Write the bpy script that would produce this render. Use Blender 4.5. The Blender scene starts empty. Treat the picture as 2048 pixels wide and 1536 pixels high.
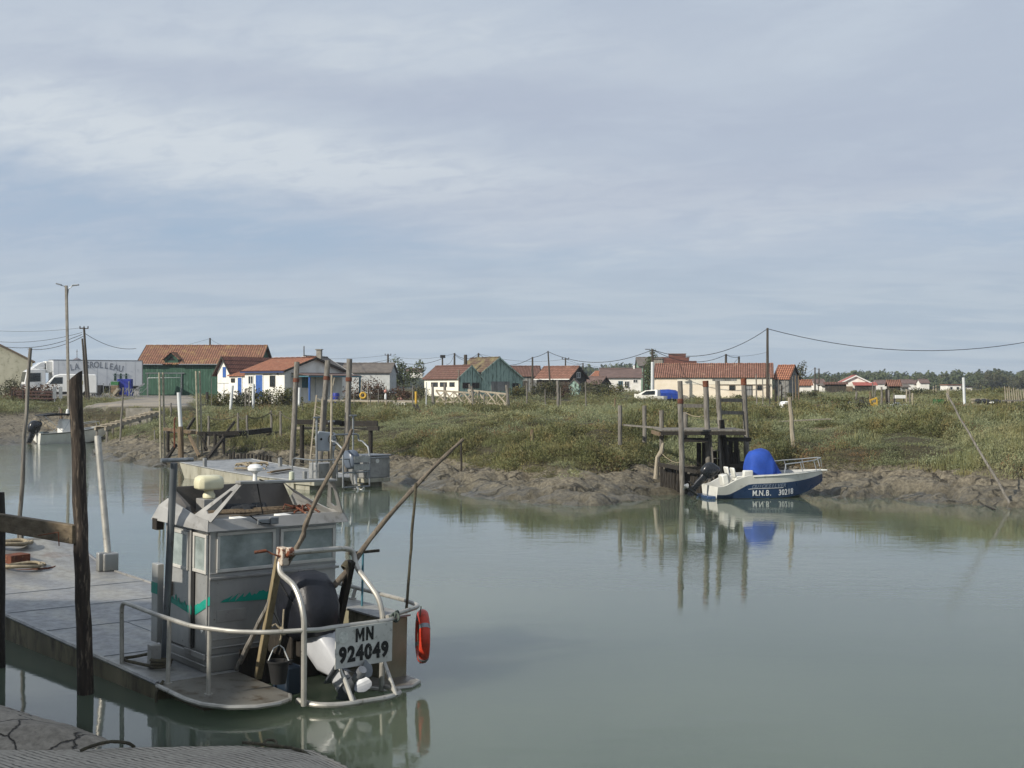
EXPO = 0.12; SKYK = 10.0; HAZE = 0.00022; VEG = True; SUNE = 5.0; SSS = 3.0
WATER1 = (.068, .090, .062); WATER2 = (.090, .112, .078); WBUMP = .010
import bpy, math, random
import numpy as np
from mathutils import Vector, Matrix
RN = random.Random(11)
NR = np.random.default_rng(5)
sc = bpy.context.scene
COL = sc.collection
F, HZ, H = 2731.0, 772.0, 4.6          # focal length in px of the 2048 px frame, horizon row, eye height over water
def at(px, py, d): return Vector(((px-1024)/F*d, d, H-(py-HZ)*d/F))
def W(px, py, z=0.0):
    d = (H-z)*F/(py-HZ); return Vector(((px-1024)/F*d, d, z))
def X(px, d): return (px-1024)/F*d
def Z(py, d): return H-(py-HZ)*d/F
def hexc(s):
    s = s.lstrip('#'); o = []
    for i in (0, 2, 4):
        c = int(s[i:i+2], 16)/255.0
        o.append(c/12.92 if c <= .04045 else ((c+.055)/1.055)**2.4)
    return tuple(o)
def C3(c):
    if isinstance(c, str): c = hexc(c)
    if isinstance(c, (int, float)): c = (c, c, c)
    return (c[0], c[1], c[2], 1)

# ---------------------------------------------------------------- materials
class NT:
    def __init__(s, name):
        s.m = bpy.data.materials.new(name); s.m.use_nodes = True
        s.t = s.m.node_tree; s.t.nodes.clear()
        s.out = s.n('ShaderNodeOutputMaterial'); s.b = s.n('ShaderNodeBsdfPrincipled')
        s.l(s.b.outputs[0], s.out.inputs[0])
        s.tc = s.n('ShaderNodeTexCoord')
    def n(s, t, **k):
        o = s.t.nodes.new(t)
        for a, b in k.items(): setattr(o, a, b)
        return o
    def l(s, a, b): s.t.links.new(a, b)
    def co(s, scale=(1, 1, 1), rot=(0, 0, 0), kind='Object'):
        m = s.n('ShaderNodeMapping'); m.inputs['Scale'].default_value = scale; m.inputs['Rotation'].default_value = rot
        s.l(s.tc.outputs[kind], m.inputs[0]); return m.outputs[0]
    def noise(s, scale, det=5, rough=.55, v=None, st=(1, 1, 1), dist=0):
        o = s.n('ShaderNodeTexNoise'); o.inputs['Scale'].default_value = scale; o.inputs['Detail'].default_value = det
        o.inputs['Roughness'].default_value = rough; o.inputs['Distortion'].default_value = dist
        s.l(v if v is not None else s.co(st), o.inputs['Vector']); return o.outputs[0]
    def ramp(s, fac, stops):
        r = s.n('ShaderNodeValToRGB'); e = r.color_ramp.elements
        while len(e) < len(stops): e.new(.5)
        for i, (p, c) in enumerate(stops): e[i].position = p; e[i].color = C3(c)
        s.l(fac, r.inputs[0]); return r.outputs[0]
    def mix(s, fac, a, b, mode='MIX'):
        m = s.n('ShaderNodeMix', data_type='RGBA', blend_type=mode)
        if isinstance(fac, (int, float)): m.inputs[0].default_value = fac
        else: s.l(fac, m.inputs[0])
        for k, v in ((6, a), (7, b)):
            if isinstance(v, bpy.types.NodeSocket): s.l(v, m.inputs[k])
            else: m.inputs[k].default_value = C3(v)
        return m.outputs[2]
    def math(s, op, a, b=None, c=None, clamp=False):
        m = s.n('ShaderNodeMath', operation=op, use_clamp=clamp)
        for i, v in enumerate((a, b, c)):
            if v is None: continue
            if isinstance(v, bpy.types.NodeSocket): s.l(v, m.inputs[i])
            else: m.inputs[i].default_value = v
        return m.outputs[0]
    def sep(s, v):
        o = s.n('ShaderNodeSeparateXYZ'); s.l(v, o.inputs[0]); return o.outputs
    def bump(s, h, strength=.4, dist=.02, chain=None):
        b = s.n('ShaderNodeBump'); b.inputs['Strength'].default_value = strength; b.inputs['Distance'].default_value = dist
        s.l(h, b.inputs['Height'])
        if chain is not None: s.l(chain, b.inputs['Normal'])
        return b.outputs[0]
    def set(s, **k):
        for a, v in k.items():
            i = s.b.inputs[{'color': 'Base Color', 'rough': 'Roughness', 'metal': 'Metallic', 'normal': 'Normal', 'spec': 'Specular IOR Level', 'coat': 'Coat Weight', 'ior': 'IOR', 'alpha': 'Alpha', 'trans': 'Transmission Weight'}[a]]
            if isinstance(v, bpy.types.NodeSocket): s.l(v, i)
            elif a == 'color': i.default_value = C3(v)
            else: i.default_value = v
        return s.m
def M(name, c1, c2=None, sc_=3.0, rough=.7, metal=0.0, bump=.0, bsc=25, st=(1, 1, 1), lo=.35, hi=.65, c3=None, sc3=12, lo3=.55, hi3=.7, spec=.4, coat=0.0, rvar=.12, det=6):
    t = NT(name); col = C3(c1)
    if c2 is not None:
        col = t.ramp(t.noise(sc_, det, st=st), [(lo, c1), (hi, c2)])
    if c3 is not None:
        col = t.mix(t.ramp(t.noise(sc3, 7, .65, st=st), [(lo3, 0), (hi3, 1)]), col, c3)
    if isinstance(col, tuple): t.set(color=col[:3])
    else: t.set(color=col)
    r = t.n('ShaderNodeMapRange'); r.inputs[3].default_value = max(.02, rough-rvar); r.inputs[4].default_value = min(1, rough+rvar)
    t.l(t.noise(sc_*2.3, 4), r.inputs[0]); t.set(rough=r.outputs[0], metal=metal, spec=spec, coat=coat)
    if bump: t.set(normal=t.bump(t.noise(bsc, 6, .6, st=st), bump, .02))
    return t.m
def Mplank(name, c1, c2, c3, w=.2, gap='#141210', wear=.5, rough=.8):
    t = NT(name); x, y, z = t.sep(t.co())
    s_ = t.math('MULTIPLY', t.math('ADD', x, y), 1/w); fl = t.math('FLOOR', s_); fr = t.math('FRACT', s_)
    wn = t.n('ShaderNodeTexWhiteNoise', noise_dimensions='1D'); t.l(fl, wn.inputs['W'])
    col = t.mix(wn.outputs[0], c1, c2)
    nz = t.noise(2.2, 7, .65, st=(3.5, 3.5, .5)); nn = t.math('ADD', nz, t.math('MULTIPLY', wn.outputs[0], .12))
    col = t.mix(t.ramp(nn, [(wear, 0), (wear+.14, 1)]), col, c3)
    g = t.math('LESS_THAN', fr, .07); col = t.mix(g, col, gap)
    t.set(color=col, rough=rough, spec=.25, normal=t.bump(t.math('SUBTRACT', nz, g), .5, .02)); return t.m
def Mroof(name, c1, c2, moss, k=.5, axis='x', tw=.24, th=.33):
    t = NT(name); v = t.co((1, 1, 1), (0, 0, 0) if axis == 'x' else (0, 0, math.pi/2))
    b = t.n('ShaderNodeTexBrick'); t.l(v, b.inputs[0]); b.inputs['Scale'].default_value = 1
    b.inputs['Color1'].default_value = C3(c1); b.inputs['Color2'].default_value = C3(c2); b.inputs['Mortar'].default_value = C3('#2a1812')
    b.inputs['Brick Width'].default_value = tw; b.inputs['Row Height'].default_value = th; b.inputs['Mortar Size'].default_value = .035; b.inputs['Mortar Smooth'].default_value = .5
    b.offset = 0
    col = t.mix(t.ramp(t.noise(.9, 8, .68), [(k, 0), (k+.16, 1)]), b.outputs[0], moss)
    col = t.mix(t.ramp(t.noise(6, 4), [(.55, 0), (.8, .55)]), col, '#3a241b')
    wv = t.n('ShaderNodeTexWave', bands_direction='X'); t.l(v, wv.inputs[0]); wv.inputs['Scale'].default_value = .05*2*math.pi/tw*1.0
    t.set(color=col, rough=.85, spec=.2, normal=t.bump(t.math('ADD', wv.outputs[1], t.math('MULTIPLY', b.outputs[1], -1.0)), .7, .05)); return t.m

# ---------------------------------------------------------------- mesh builder
def frame_of(d):
    d = d.normalized(); u = Vector((0, 0, 1)) if abs(d.z) < .93 else Vector((1, 0, 0))
    a = d.cross(u).normalized(); return a, a.cross(d).normalized()
class MB:
    def __init__(s): s.v = []; s.f = []; s.mi = []; s.cm = 0
    def add(s, vs, fs):
        b = len(s.v); s.v += [tuple(v) for v in vs]; s.f += [tuple(i+b for i in f) for f in fs]; s.mi += [s.cm]*len(fs); return s
    def bx(s, x0, x1, y0, y1, z0, z1):
        return s.add([(x0, y0, z0), (x1, y0, z0), (x1, y1, z0), (x0, y1, z0), (x0, y0, z1), (x1, y0, z1), (x1, y1, z1), (x0, y1, z1)],
                     [(0, 3, 2, 1), (4, 5, 6, 7), (0, 1, 5, 4), (1, 2, 6, 5), (2, 3, 7, 6), (3, 0, 4, 7)])
    def box(s, c, size, rz=0.0, tilt=None):
        m = Matrix.Rotation(rz, 3, 'Z') if tilt is None else tilt
        c = Vector(c); h = Vector(size)/2
        vs = [c+m@Vector((sx*h.x, sy*h.y, sz*h.z)) for sz in (-1, 1) for sx, sy in ((-1, -1), (1, -1), (1, 1), (-1, 1))]
        return s.add(vs, [(0, 3, 2, 1), (4, 5, 6, 7), (0, 1, 5, 4), (1, 2, 6, 5), (2, 3, 7, 6), (3, 0, 4, 7)])
    def bar(s, a, b, w, h=None):
        a, b = Vector(a), Vector(b); h = h or w; p, q = frame_of(b-a); vs = []
        for e in (a, b): vs += [e-p*w/2-q*h/2, e+p*w/2-q*h/2, e+p*w/2+q*h/2, e-p*w/2+q*h/2]
        return s.add(vs, [(0, 3, 2, 1), (4, 5, 6, 7), (0, 1, 5, 4), (1, 2, 6, 5), (2, 3, 7, 6), (3, 0, 4, 7)])
    def loft(s, rings, cap=True, closed=True):
        n = len(rings[0]); vs = [p for r in rings for p in r]; fs = []
        for i in range(len(rings)-1):
            for j in range(n if closed else n-1):
                k = (j+1) % n; fs.append((i*n+j, i*n+k, (i+1)*n+k, (i+1)*n+j))
        if cap and closed: fs += [tuple(range(n-1, -1, -1)), tuple((len(rings)-1)*n+j for j in range(n))]
        return s.add(vs, fs)
    def tube(s, pts, r, seg=8, jit=0.0, cap=True, flat=1.0):
        pts = [Vector(p) for p in pts]; n = len(pts); rr = r if isinstance(r, (list, tuple)) else [r]*n
        a = None; rings = []
        for i, p in enumerate(pts):
            d = (pts[min(i+1, n-1)]-pts[max(i-1, 0)])
            if d.length < 1e-9: d = Vector((0, 0, 1))
            d.normalize()
            if a is None: a, b = frame_of(d)
            else:
                a = (a-d*a.dot(d))
                if a.length < 1e-6: a, b = frame_of(d)
                a.normalize(); b = a.cross(d).normalized()
            ring = []
            for k in range(seg):
                t = 2*math.pi*k/seg; q = rr[i]*(1+(RN.uniform(-jit, jit) if jit else 0))
                ring.append(p+(a*math.cos(t)+b*math.sin(t)*flat)*q)
            rings.append(ring)
        return s.loft(rings, cap)
    def prism(s, poly, axis, a, b):
        n = len(poly); f = {'x': lambda p, t: (t, p[0], p[1]), 'y': lambda p, t: (p[0], t, p[1]), 'z': lambda p, t: (p[0], p[1], t)}[axis]
        return s.add([f(p, a) for p in poly]+[f(p, b) for p in poly], [tuple(range(n-1, -1, -1)), tuple(range(n, 2*n))]+[(i, (i+1) % n, n+(i+1) % n, n+i) for i in range(n)])
    def slab(s, pts, th, dirv=(0, 0, -1)):
        d = Vector(dirv)*th; n = len(pts); pts = [Vector(p) for p in pts]
        return s.add(pts+[p+d for p in pts], [tuple(range(n)), tuple(range(2*n-1, n-1, -1))]+[(i, n+i, n+(i+1) % n, (i+1) % n) for i in range(n)])
    def ball(s, c, r, seg=12, rings=8, jit=0.0):
        r = r if isinstance(r, (list, tuple)) else (r, r, r); c = Vector(c); R_ = []
        for i in range(1, rings):
            t = math.pi*i/rings
            R_.append([c+Vector((r[0]*math.sin(t)*math.cos(2*math.pi*k/seg), r[1]*math.sin(t)*math.sin(2*math.pi*k/seg), -r[2]*math.cos(t)))*(1+(RN.uniform(-jit, jit) if jit else 0)) for k in range(seg)])
        return s.loft(R_, True)
    def torus(s, c, R_, r, ax=(0, 0, 1), seg=24, sg=8, flat=1.0):
        c = Vector(c); a, b = frame_of(Vector(ax)); n = Vector(ax).normalized(); vs = []; fs = []
        for i in range(seg):
            t = 2*math.pi*i/seg; e = a*math.cos(t)+b*math.sin(t)
            for k in range(sg):
                q = 2*math.pi*k/sg; vs.append(c+e*(R_+r*math.cos(q))+n*r*math.sin(q)*flat)
        for i in range(seg):
            for k in range(sg):
                fs.append((i*sg+k, ((i+1) % seg)*sg+k, ((i+1) % seg)*sg+(k+1) % sg, i*sg+(k+1) % sg))
        return s.add(vs, fs)
    def lathe(s, prof, c, seg=16, ax=(0, 0, 1)):
        c = Vector(c); n = Vector(ax).normalized(); a, b = frame_of(n)
        return s.loft([[c+n*h+(a*math.cos(2*math.pi*k/seg)+b*math.sin(2*math.pi*k/seg))*max(r, 1e-4) for k in range(seg)] for r, h in prof], True)
    def poly(s, pts): return s.add(pts, [tuple(range(len(pts)))])
    def xf(s, m):
        s.v = [tuple(m@Vector(v)) for v in s.v]; return s
    def build(s, name, mat, parent=None, smooth=True, bevel=0.0, world=False, ang=35):
        me = bpy.data.meshes.new(name); o = bpy.data.objects.new(name, me); vs = s.v
        if parent is not None:
            o.parent = parent
            if world:
                m = Matrix.Identity(4); p = parent
                while p is not None: m = p.matrix_basis@m; p = p.parent
                mi = m.inverted(); vs = [tuple(mi@Vector(v)) for v in vs]
        else:
            a = np.array(vs); base = Vector((float((a[:, 0].min()+a[:, 0].max())/2), float((a[:, 1].min()+a[:, 1].max())/2), float(a[:, 2].min())))
            vs = [tuple(Vector(v)-base) for v in vs]; o.location = base
        me.from_pydata(vs, [], s.f); me.update()
        mats = mat if isinstance(mat, (list, tuple)) else [mat]
        for m_ in mats: me.materials.append(m_)
        if len(mats) > 1: me.polygons.foreach_set('material_index', s.mi)
        if smooth:
            me.shade_smooth(); me.set_sharp_from_angle(angle=math.radians(ang))
        if bevel:
            bm = o.modifiers.new('bevel', 'BEVEL'); bm.width = bevel; bm.segments = 2; bm.limit_method = 'ANGLE'; bm.angle_limit = math.radians(40)
        COL.objects.link(o); return o
def tag(o, label=None, cat=None, group=None, kind=None):
    if label: o['label'] = label
    if cat: o['category'] = cat
    if group: o['group'] = group
    if kind: o['kind'] = kind
    return o
def thing(name, label, cat, loc, rz=0.0, group=None, rot=None):
    o = bpy.data.objects.new(name, None); COL.objects.link(o); o.empty_display_size = .3
    o.location = loc; o.rotation_euler = rot if rot else (0, 0, rz)
    return tag(o, label, cat, group)
def copy_tree(o, parent=None):
    c = o.copy(); COL.objects.link(c); c.parent = parent
    for ch in list(o.children): copy_tree(ch, c)
    return c
def text(name, body, size, mat, parent, m, extrude=.003, offset=0.0, align='CENTER', sx=1.0, shear=0.0):
    cu = bpy.data.curves.new(name, 'FONT'); cu.body = body; cu.size = size; cu.extrude = extrude; cu.offset = offset; cu.align_x = align; cu.align_y = 'CENTER'; cu.shear = shear; cu.resolution_u = 3
    o = bpy.data.objects.new(name, cu); COL.objects.link(o)
    bpy.context.view_layer.update()
    me = bpy.data.meshes.new_from_object(o.evaluated_get(bpy.context.evaluated_depsgraph_get()))
    bpy.data.objects.remove(o); me.name = name
    me.transform(m@Matrix.Diagonal((sx, 1, 1, 1))); me.materials.clear(); me.materials.append(mat)
    r = bpy.data.objects.new(name, me); r.parent = parent; COL.objects.link(r); return r
def facing(origin, xdir, ydir):
    x = Vector(xdir).normalized(); y = Vector(ydir); y = (y-x*y.dot(x)).normalized(); z = x.cross(y)
    m = Matrix((x, y, z)).transposed().to_4x4(); m.translation = Vector(origin); return m
def wob(a, b, n, amp, bend=0.0):
    a, b = Vector(a), Vector(b); p, q = frame_of(b-a); out = []
    ph = RN.uniform(0, 6)
    for i in range(n+1):
        t = i/n; e = math.sin(t*math.pi)
        out.append(a.lerp(b, t)+p*(RN.uniform(-amp, amp)*(0 < i < n)+bend*e)+q*(RN.uniform(-amp, amp)*(0 < i < n)))
    return out
def sag(a, b, drop, n=14):
    a, b = Vector(a), Vector(b)
    return [a.lerp(b, i/n)-Vector((0, 0, drop*4*(i/n)*(1-i/n))) for i in range(n+1)]

# ---------------------------------------------------------------- noise
def vnoise(x, y, seed=0):
    x = np.asarray(x, float); y = np.asarray(y, float)
    xi = np.floor(x).astype(np.int64); yi = np.floor(y).astype(np.int64); fx = x-xi; fy = y-yi
    fx = fx*fx*(3-2*fx); fy = fy*fy*(3-2*fy)
    def h(a, b):
        n = (a*374761393+b*668265263+seed*1442695041) & 0x7fffffff
        n = ((n ^ (n >> 13))*1274126177) & 0x7fffffff
        n = n ^ (n >> 16); return (n & 0xffff)/65535.0
    return (h(xi, yi)*(1-fx)+h(xi+1, yi)*fx)*(1-fy)+(h(xi, yi+1)*(1-fx)+h(xi+1, yi+1)*fx)*fy
def fbm(x, y, o=4, seed=0, g=.5):
    s = 0; a = 1; n = 0
    for i in range(o):
        s = s+a*vnoise(np.asarray(x)*2**i+17*i, np.asarray(y)*2**i-9*i, seed+i); n += a; a *= g
    return s/n
def sm(a, b, x):
    t = np.clip((np.asarray(x, float)-a)/(b-a), 0, 1); return t*t*(3-2*t)
# ================================================================ camera, sky, sun
cam = bpy.data.cameras.new('camera'); co = bpy.data.objects.new('camera', cam); COL.objects.link(co)
co.location = (0, 0, H); co.rotation_euler = (math.radians(90), 0, 0)
cam.sensor_width = 36; cam.lens = F/2048*36; cam.shift_y = (HZ-768)/2048; cam.clip_start = .1; cam.clip_end = 9000
sc.camera = co
sc.view_settings.view_transform = 'Standard'; sc.view_settings.look = 'None'; sc.view_settings.exposure = EXPO; sc.view_settings.gamma = 1
SUN_EL, SUN_AZ = math.radians(31), math.radians(234)      # azimuth from +Y, clockwise: the sun stands behind the viewer's left shoulder
sdir = Vector((math.sin(SUN_AZ)*math.cos(SUN_EL), math.cos(SUN_AZ)*math.cos(SUN_EL), math.sin(SUN_EL)))
L = bpy.data.lights.new('sun', 'SUN'); L.energy = SUNE; L.angle = math.radians(.6); L.color = (1, .93, .82)
lo = bpy.data.objects.new('sun', L); COL.objects.link(lo); lo.rotation_euler = (-sdir).to_track_quat('-Z', 'Y').to_euler()
def world():
    w = bpy.data.worlds.new('World'); sc.world = w; w.use_nodes = True; t = w.node_tree; t.nodes.clear()
    N = lambda k, **a: [setattr(o, x, y) for o in [t.nodes.new(k)] for x, y in a.items()] and t.nodes[-1] or t.nodes[-1]
    l = t.links.new
    out = t.nodes.new('ShaderNodeOutputWorld'); bg = t.nodes.new('ShaderNodeBackground'); bg.inputs[1].default_value = .1; l(bg.outputs[0], out.inputs[0])
    sk = t.nodes.new('ShaderNodeTexSky'); sk.sky_type = 'NISHITA'; sk.sun_disc = False; sk.sun_elevation = SUN_EL; sk.sun_rotation = SUN_AZ; sk.air_density = 1.0; sk.dust_density = 2.0; sk.ozone_density = 1.5
    tc = t.nodes.new('ShaderNodeTexCoord'); sp = t.nodes.new('ShaderNodeSeparateXYZ'); l(tc.outputs['Generated'], sp.inputs[0])
    def m(op, a, b=None, clamp=False):
        o = t.nodes.new('ShaderNodeMath'); o.operation = op; o.use_clamp = clamp
        for i, v in enumerate((a, b)):
            if v is None: continue
            if isinstance(v, (int, float)): o.inputs[i].default_value = v
            else: l(v, o.inputs[i])
        return o.outputs[0]
    x, y, z = sp.outputs; zc = m('MAXIMUM', z, 0.0); den = m('ADD', zc, .17)
    u = m('DIVIDE', x, den); v = m('DIVIDE', y, den); az = m('ARCTAN2', x, y)
    def noise(sx, sy, scale, det, rough, dist=0, off=0, shear=.25):
        c = t.nodes.new('ShaderNodeCombineXYZ'); l(m('ADD', m('MULTIPLY', u, sx), off), c.inputs[0]); l(m('MULTIPLY', m('ADD', v, m('MULTIPLY', u, shear)), sy), c.inputs[1])
        n = t.nodes.new('ShaderNodeTexNoise'); l(c.outputs[0], n.inputs[0]); n.inputs['Scale'].default_value = scale; n.inputs['Detail'].default_value = det; n.inputs['Roughness'].default_value = rough; n.inputs['Distortion'].default_value = dist
        return n.outputs[0]
    def ramp(f, st):
        r = t.nodes.new('ShaderNodeValToRGB'); e = r.color_ramp.elements; r.color_ramp.interpolation = 'EASE'
        while len(e) < len(st): e.new(.5)
        for i, (p, c) in enumerate(st): e[i].position = p; e[i].color = C3(c)
        l(f, r.inputs[0]); return r.outputs[0]
    def mix(f, a, b):
        o = t.nodes.new('ShaderNodeMix'); o.data_type = 'RGBA'
        if isinstance(f, (int, float)): o.inputs[0].default_value = f
        else: l(f, o.inputs[0])
        for k, q in ((6, a), (7, b)):
            if isinstance(q, tuple): o.inputs[k].default_value = C3(q)
            else: l(q, o.inputs[k])
        return o.outputs[2]
    K = lambda *c: tuple(k*SKYK for k in c)
    broad = noise(.7, .55, 1.15, 4, .5, .5, 2.3); soft = noise(.9, 1.1, 2.6, 6, .55, .7, 9.0); fine = noise(1.0, 1.5, 9.0, 7, .62, .5, 1.7)
    cover = m('ADD', m('MULTIPLY', broad, .60), m('ADD', m('MULTIPLY', soft, .27), m('MULTIPLY', fine, .13)))
    # cloud sheet: blue grey where thick, pale where the light comes through
    cl = ramp(cover, [(.36, K(.475, .54, .628)), (.47, K(.418, .480, .580)), (.55, K(.448, .512, .605)), (.66, K(.53, .588, .652))])
    def bump(a0, e0, wa, we, tilt=0.0, curve=0.0):
        da = m('SUBTRACT', az, a0); de = m('ADD', m('SUBTRACT', z, e0), m('ADD', m('MULTIPLY', da, tilt), m('MULTIPLY', m('MULTIPLY', da, da), curve)))
        de = m('ADD', de, m('MULTIPLY', m('SUBTRACT', soft, .5), .05))
        q = m('ADD', m('POWER', m('ABSOLUTE', m('MULTIPLY', da, 1/wa)), 2.0), m('POWER', m('ABSOLUTE', m('MULTIPLY', de, 1/we)), 2.0))
        return m('DIVIDE', 1.0, m('ADD', 1.0, m('MULTIPLY', q, q)))
    # breaks with blue sky low on the left and far right; a pale sunlit fringe above the left break
    hole = m('ADD', m('ADD', m('MULTIPLY', bump(-.29, .124, .17, .026, .10), .80), m('MULTIPLY', bump(.38, .108, .12, .022, .03), .6)), m('MULTIPLY', bump(-.12, .093, .30, .012, .02), .5))
    hole = m('MULTIPLY', hole, ramp(m('ADD', m('MULTIPLY', soft, .6), m('MULTIPLY', fine, .4)), [(.36, 1.0), (.66, .35)]), True)
    blue = mix(.10, K(.345, .45, .59), sk.outputs[0])
    lit = m('ADD', m('ADD', bump(-.26, .172, .22, .024, .13, -.05), m('MULTIPLY', bump(.0, .150, .22, .018, .06), .55)), m('ADD', m('MULTIPLY', bump(-.12, .235, .28, .03, .02), .45), m('MULTIPLY', bump(.22, .128, .22, .010, -.03), .5)))
    lit = m('MULTIPLY', lit, ramp(fine, [(.30, .45), (.62, 1.0)]), True)
    cl = mix(m('MULTIPLY', lit, .88), cl, K(.60, .652, .70))
    dusk = m('ADD', bump(.17, .140, .26, .022, -.02), bump(-.05, .205, .30, .014, .05)); cl = mix(m('MULTIPLY', dusk, .50), cl, K(.385, .437, .545))
    clouds = mix(hole, cl, blue)
    lowhaze = ramp(zc, [(0.0, 1.0), (.05, .85), (.115, .0)])
    streak = ramp(noise(.55, 1.6, 3.2, 6, .55, .4, 3.3, .05), [(.40, K(.385, .475, .56)), (.60, K(.475, .55, .61))])
    fin = mix(m('MULTIPLY', lowhaze, .8), clouds, streak)
    l(fin, bg.inputs[0])
world()

# ================================================================ terrain
BANK = [(-140, 40), (-90, 78), (-60, 98), (-45, 104), (-38.5, 106.5), (-36, 111), (-33.5, 111.5), (-32.0, 107), (-30.3, 99), (-27.7, 89.7), (-25, 84), (-20.4, 77.5), (-17.9, 75.5), (-13.2, 75.6), (-9, 70.0), (-5.0, 64.2), (-3.6, 59.4), (-1.5, 56.3), (1.1, 52.8), (3.4, 52.2), (5, 54.4), (6.6, 57.5), (8.8, 60.0), (11, 59.6), (13.2, 57.6), (13.3, 55.2), (15, 56.0), (16.3, 54), (18.0, 52.4), (18.9, 49.3), (21, 48.5), (24, 47), (32, 44), (60, 38), (160, 20)]
POLY = BANK+[(160, -200), (-140, -200)]
def sdist(x, y):
    x = np.asarray(x, float); y = np.asarray(y, float); d = np.full(x.shape, 1e9)
    for (ax, ay), (bx, by) in zip(BANK[:-1], BANK[1:]):
        dx, dy = bx-ax, by-ay; t = np.clip(((x-ax)*dx+(y-ay)*dy)/(dx*dx+dy*dy), 0, 1)
        d = np.minimum(d, np.hypot(x-ax-t*dx, y-ay-t*dy))
    ins = np.zeros(x.shape, bool); n = len(POLY)
    for i in range(n):
        (ax, ay), (bx, by) = POLY[i], POLY[(i+1) % n]
        c = (ay > y) != (by > y)
        with np.errstate(divide='ignore', invalid='ignore'):
            xi = (bx-ax)*(y-ay)/((by-ay) if by != ay else 1e-9)+ax
        ins ^= c & (x < xi)
    return np.where(ins, -d, d)
def leftmask(x, y): return sm(-33.2, -36.5, x)*sm(95, 104, y)
def mudw(x, y):
    w = (3.2+2.6*fbm(np.asarray(x)*.22+3, np.asarray(y)*.22, 3, 3))*(1-.72*sm(97, 103, y)*sm(-39, -36, x)*sm(-20, -24, x))
    return w+10.0*leftmask(x, y)
def yardmask(x, y):
    x = np.asarray(x, float); y = np.asarray(y, float)
    w = 3.5*(fbm(x*.1, y*.1, 3, 90)-.5)
    a = sm(109.6, 115.6, y+.35*w)*sm(-24.6, -26.6, x+w*.5+(y-112)*.22)*sm(-38.5, -36.0, x+(y-118)*.12+w*.4)
    b = sm(138, 142, y+w)*sm(-24.6, -26.6, x+w*.6+(y-112)*.22)
    return np.maximum(a, b)*sm(330, 300, y)
def pathmask(x, y):
    x = np.asarray(x, float); y = np.asarray(y, float)
    c = 72.5+.02*(x-15)**2*.25+1.2*(fbm(x*.08, x*0, 2, 41)-.5)
    p = np.exp(-((y-c)/1.1)**2)*sm(4, 7, x)
    c2 = 127+1.6*(fbm(x*.06, x*0+4, 2, 43)-.5)
    p2 = np.exp(-((y-c2)/1.5)**2)*sm(-13, -9, x)*sm(6, 2, x)
    return np.maximum(p, p2)
def hz(x, y, s=None, detail=True):
    x = np.asarray(x, float); y = np.asarray(y, float)
    s = sdist(x, y) if s is None else s; w = mudw(x, y); lm = leftmask(x, y)
    q = s-w
    za = np.interp(s, [-30, -2, 0], [-1.6, -.6, 0]); mud = 1.05+1.05*lm
    t = np.clip(s/w, 0, 1); zb = mud*(t**.9)
    zc_ = mud+np.interp(q, [0, .8, 3, 6, 10, 16, 30, 50, 75, 110], [0, .2, .6, 1.05, 1.38, 1.50, 1.56, 1.74, 2.25, 2.45])*(1-lm*.35)
    z = np.where(s < 0, za, np.where(q < 0, zb, zc_))
    ym = yardmask(x, y)*sm(.2, 3.0, s); zy = np.interp(y, [107, 112, 118, 140, 157, 200], [2.5, 2.85, 3.02, 3.32, 3.5, 3.52]); z = z*(1-ym)+zy*ym
    far = sm(330, 500, y); z = z*(1-far)+3.5*far
    if detail:
        g = sm(0, 1.5, q)*(1-ym)*(1-.6*sm(75, 105, y))*(1-pathmask(x, y)*.8)*sm(260, 180, y)
        z = z+g*(.62*(fbm(x*.33, y*.33, 3, 21)-.5)+.42*(fbm(x*.85, y*.85, 2, 22)-.5))-.10*pathmask(x, y)
        m_ = sm(-1.0, .6, s)*sm(.6, -.4, q)*(1-.65*lm)
        gul = np.abs(fbm(x*.45+y*.25, y*.35-x*.2, 4, 31)-.5)*2
        ck = np.abs(fbm(x*1.5-y*.7, y*1.9+x*.5, 3, 37)-.5)*2; z = z+m_*(.42*(fbm(x*.6, y*.6, 4, 32)-.47)-.42*np.exp(-(gul/.09)**2)+.22*(fbm(x*2.2, y*2.2, 3, 33)-.5)-.26*np.exp(-(ck/.10)**2)*sm(.45,.6,fbm(x*.4+9,y*.4,2,38)))
        lip = np.exp(-((q+.25)/.45)**2)*(1-lm); z = z-lip*.28*fbm(x*1.3, y*1.3, 2, 35)
    return z
def hz1(x, y): return float(hz(np.array([x]), np.array([y]))[0])
def gp(px, d, up=0.0):
    """point standing on the land, at picture column px and distance d"""
    x = X(px, d); return Vector((x, d, hz1(x, d)+up))
def grid_mesh(xs, ys, zfun):
    gx, gy = np.meshgrid(xs, ys); gz = zfun(gx, gy); nx, ny = len(xs), len(ys)
    v = np.stack([gx, gy, gz], -1).reshape(-1, 3)
    i = np.arange((nx-1)*(ny-1)); r = i//(nx-1); c = i % (nx-1); a = r*nx+c
    return v, np.stack([a, a+1, a+nx+1, a+nx], 1)
def np_obj(name, v, f, mat, smooth=True):
    me = bpy.data.meshes.new(name); k = f.shape[1]
    me.vertices.add(len(v)); me.vertices.foreach_set('co', np.ascontiguousarray(v, np.float32).ravel())
    me.loops.add(f.size); me.loops.foreach_set('vertex_index', np.ascontiguousarray(f, np.int32).ravel())
    me.polygons.add(len(f)); me.polygons.foreach_set('loop_start', np.arange(0, f.size, k, dtype=np.int32)); me.polygons.foreach_set('loop_total', np.full(len(f), k, np.int32))
    me.update(calc_edges=True); me.validate()
    if smooth: me.shade_smooth()
    else: me.shade_flat()
    me.materials.append(mat); o = bpy.data.objects.new(name, me); COL.objects.link(o); return o
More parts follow.
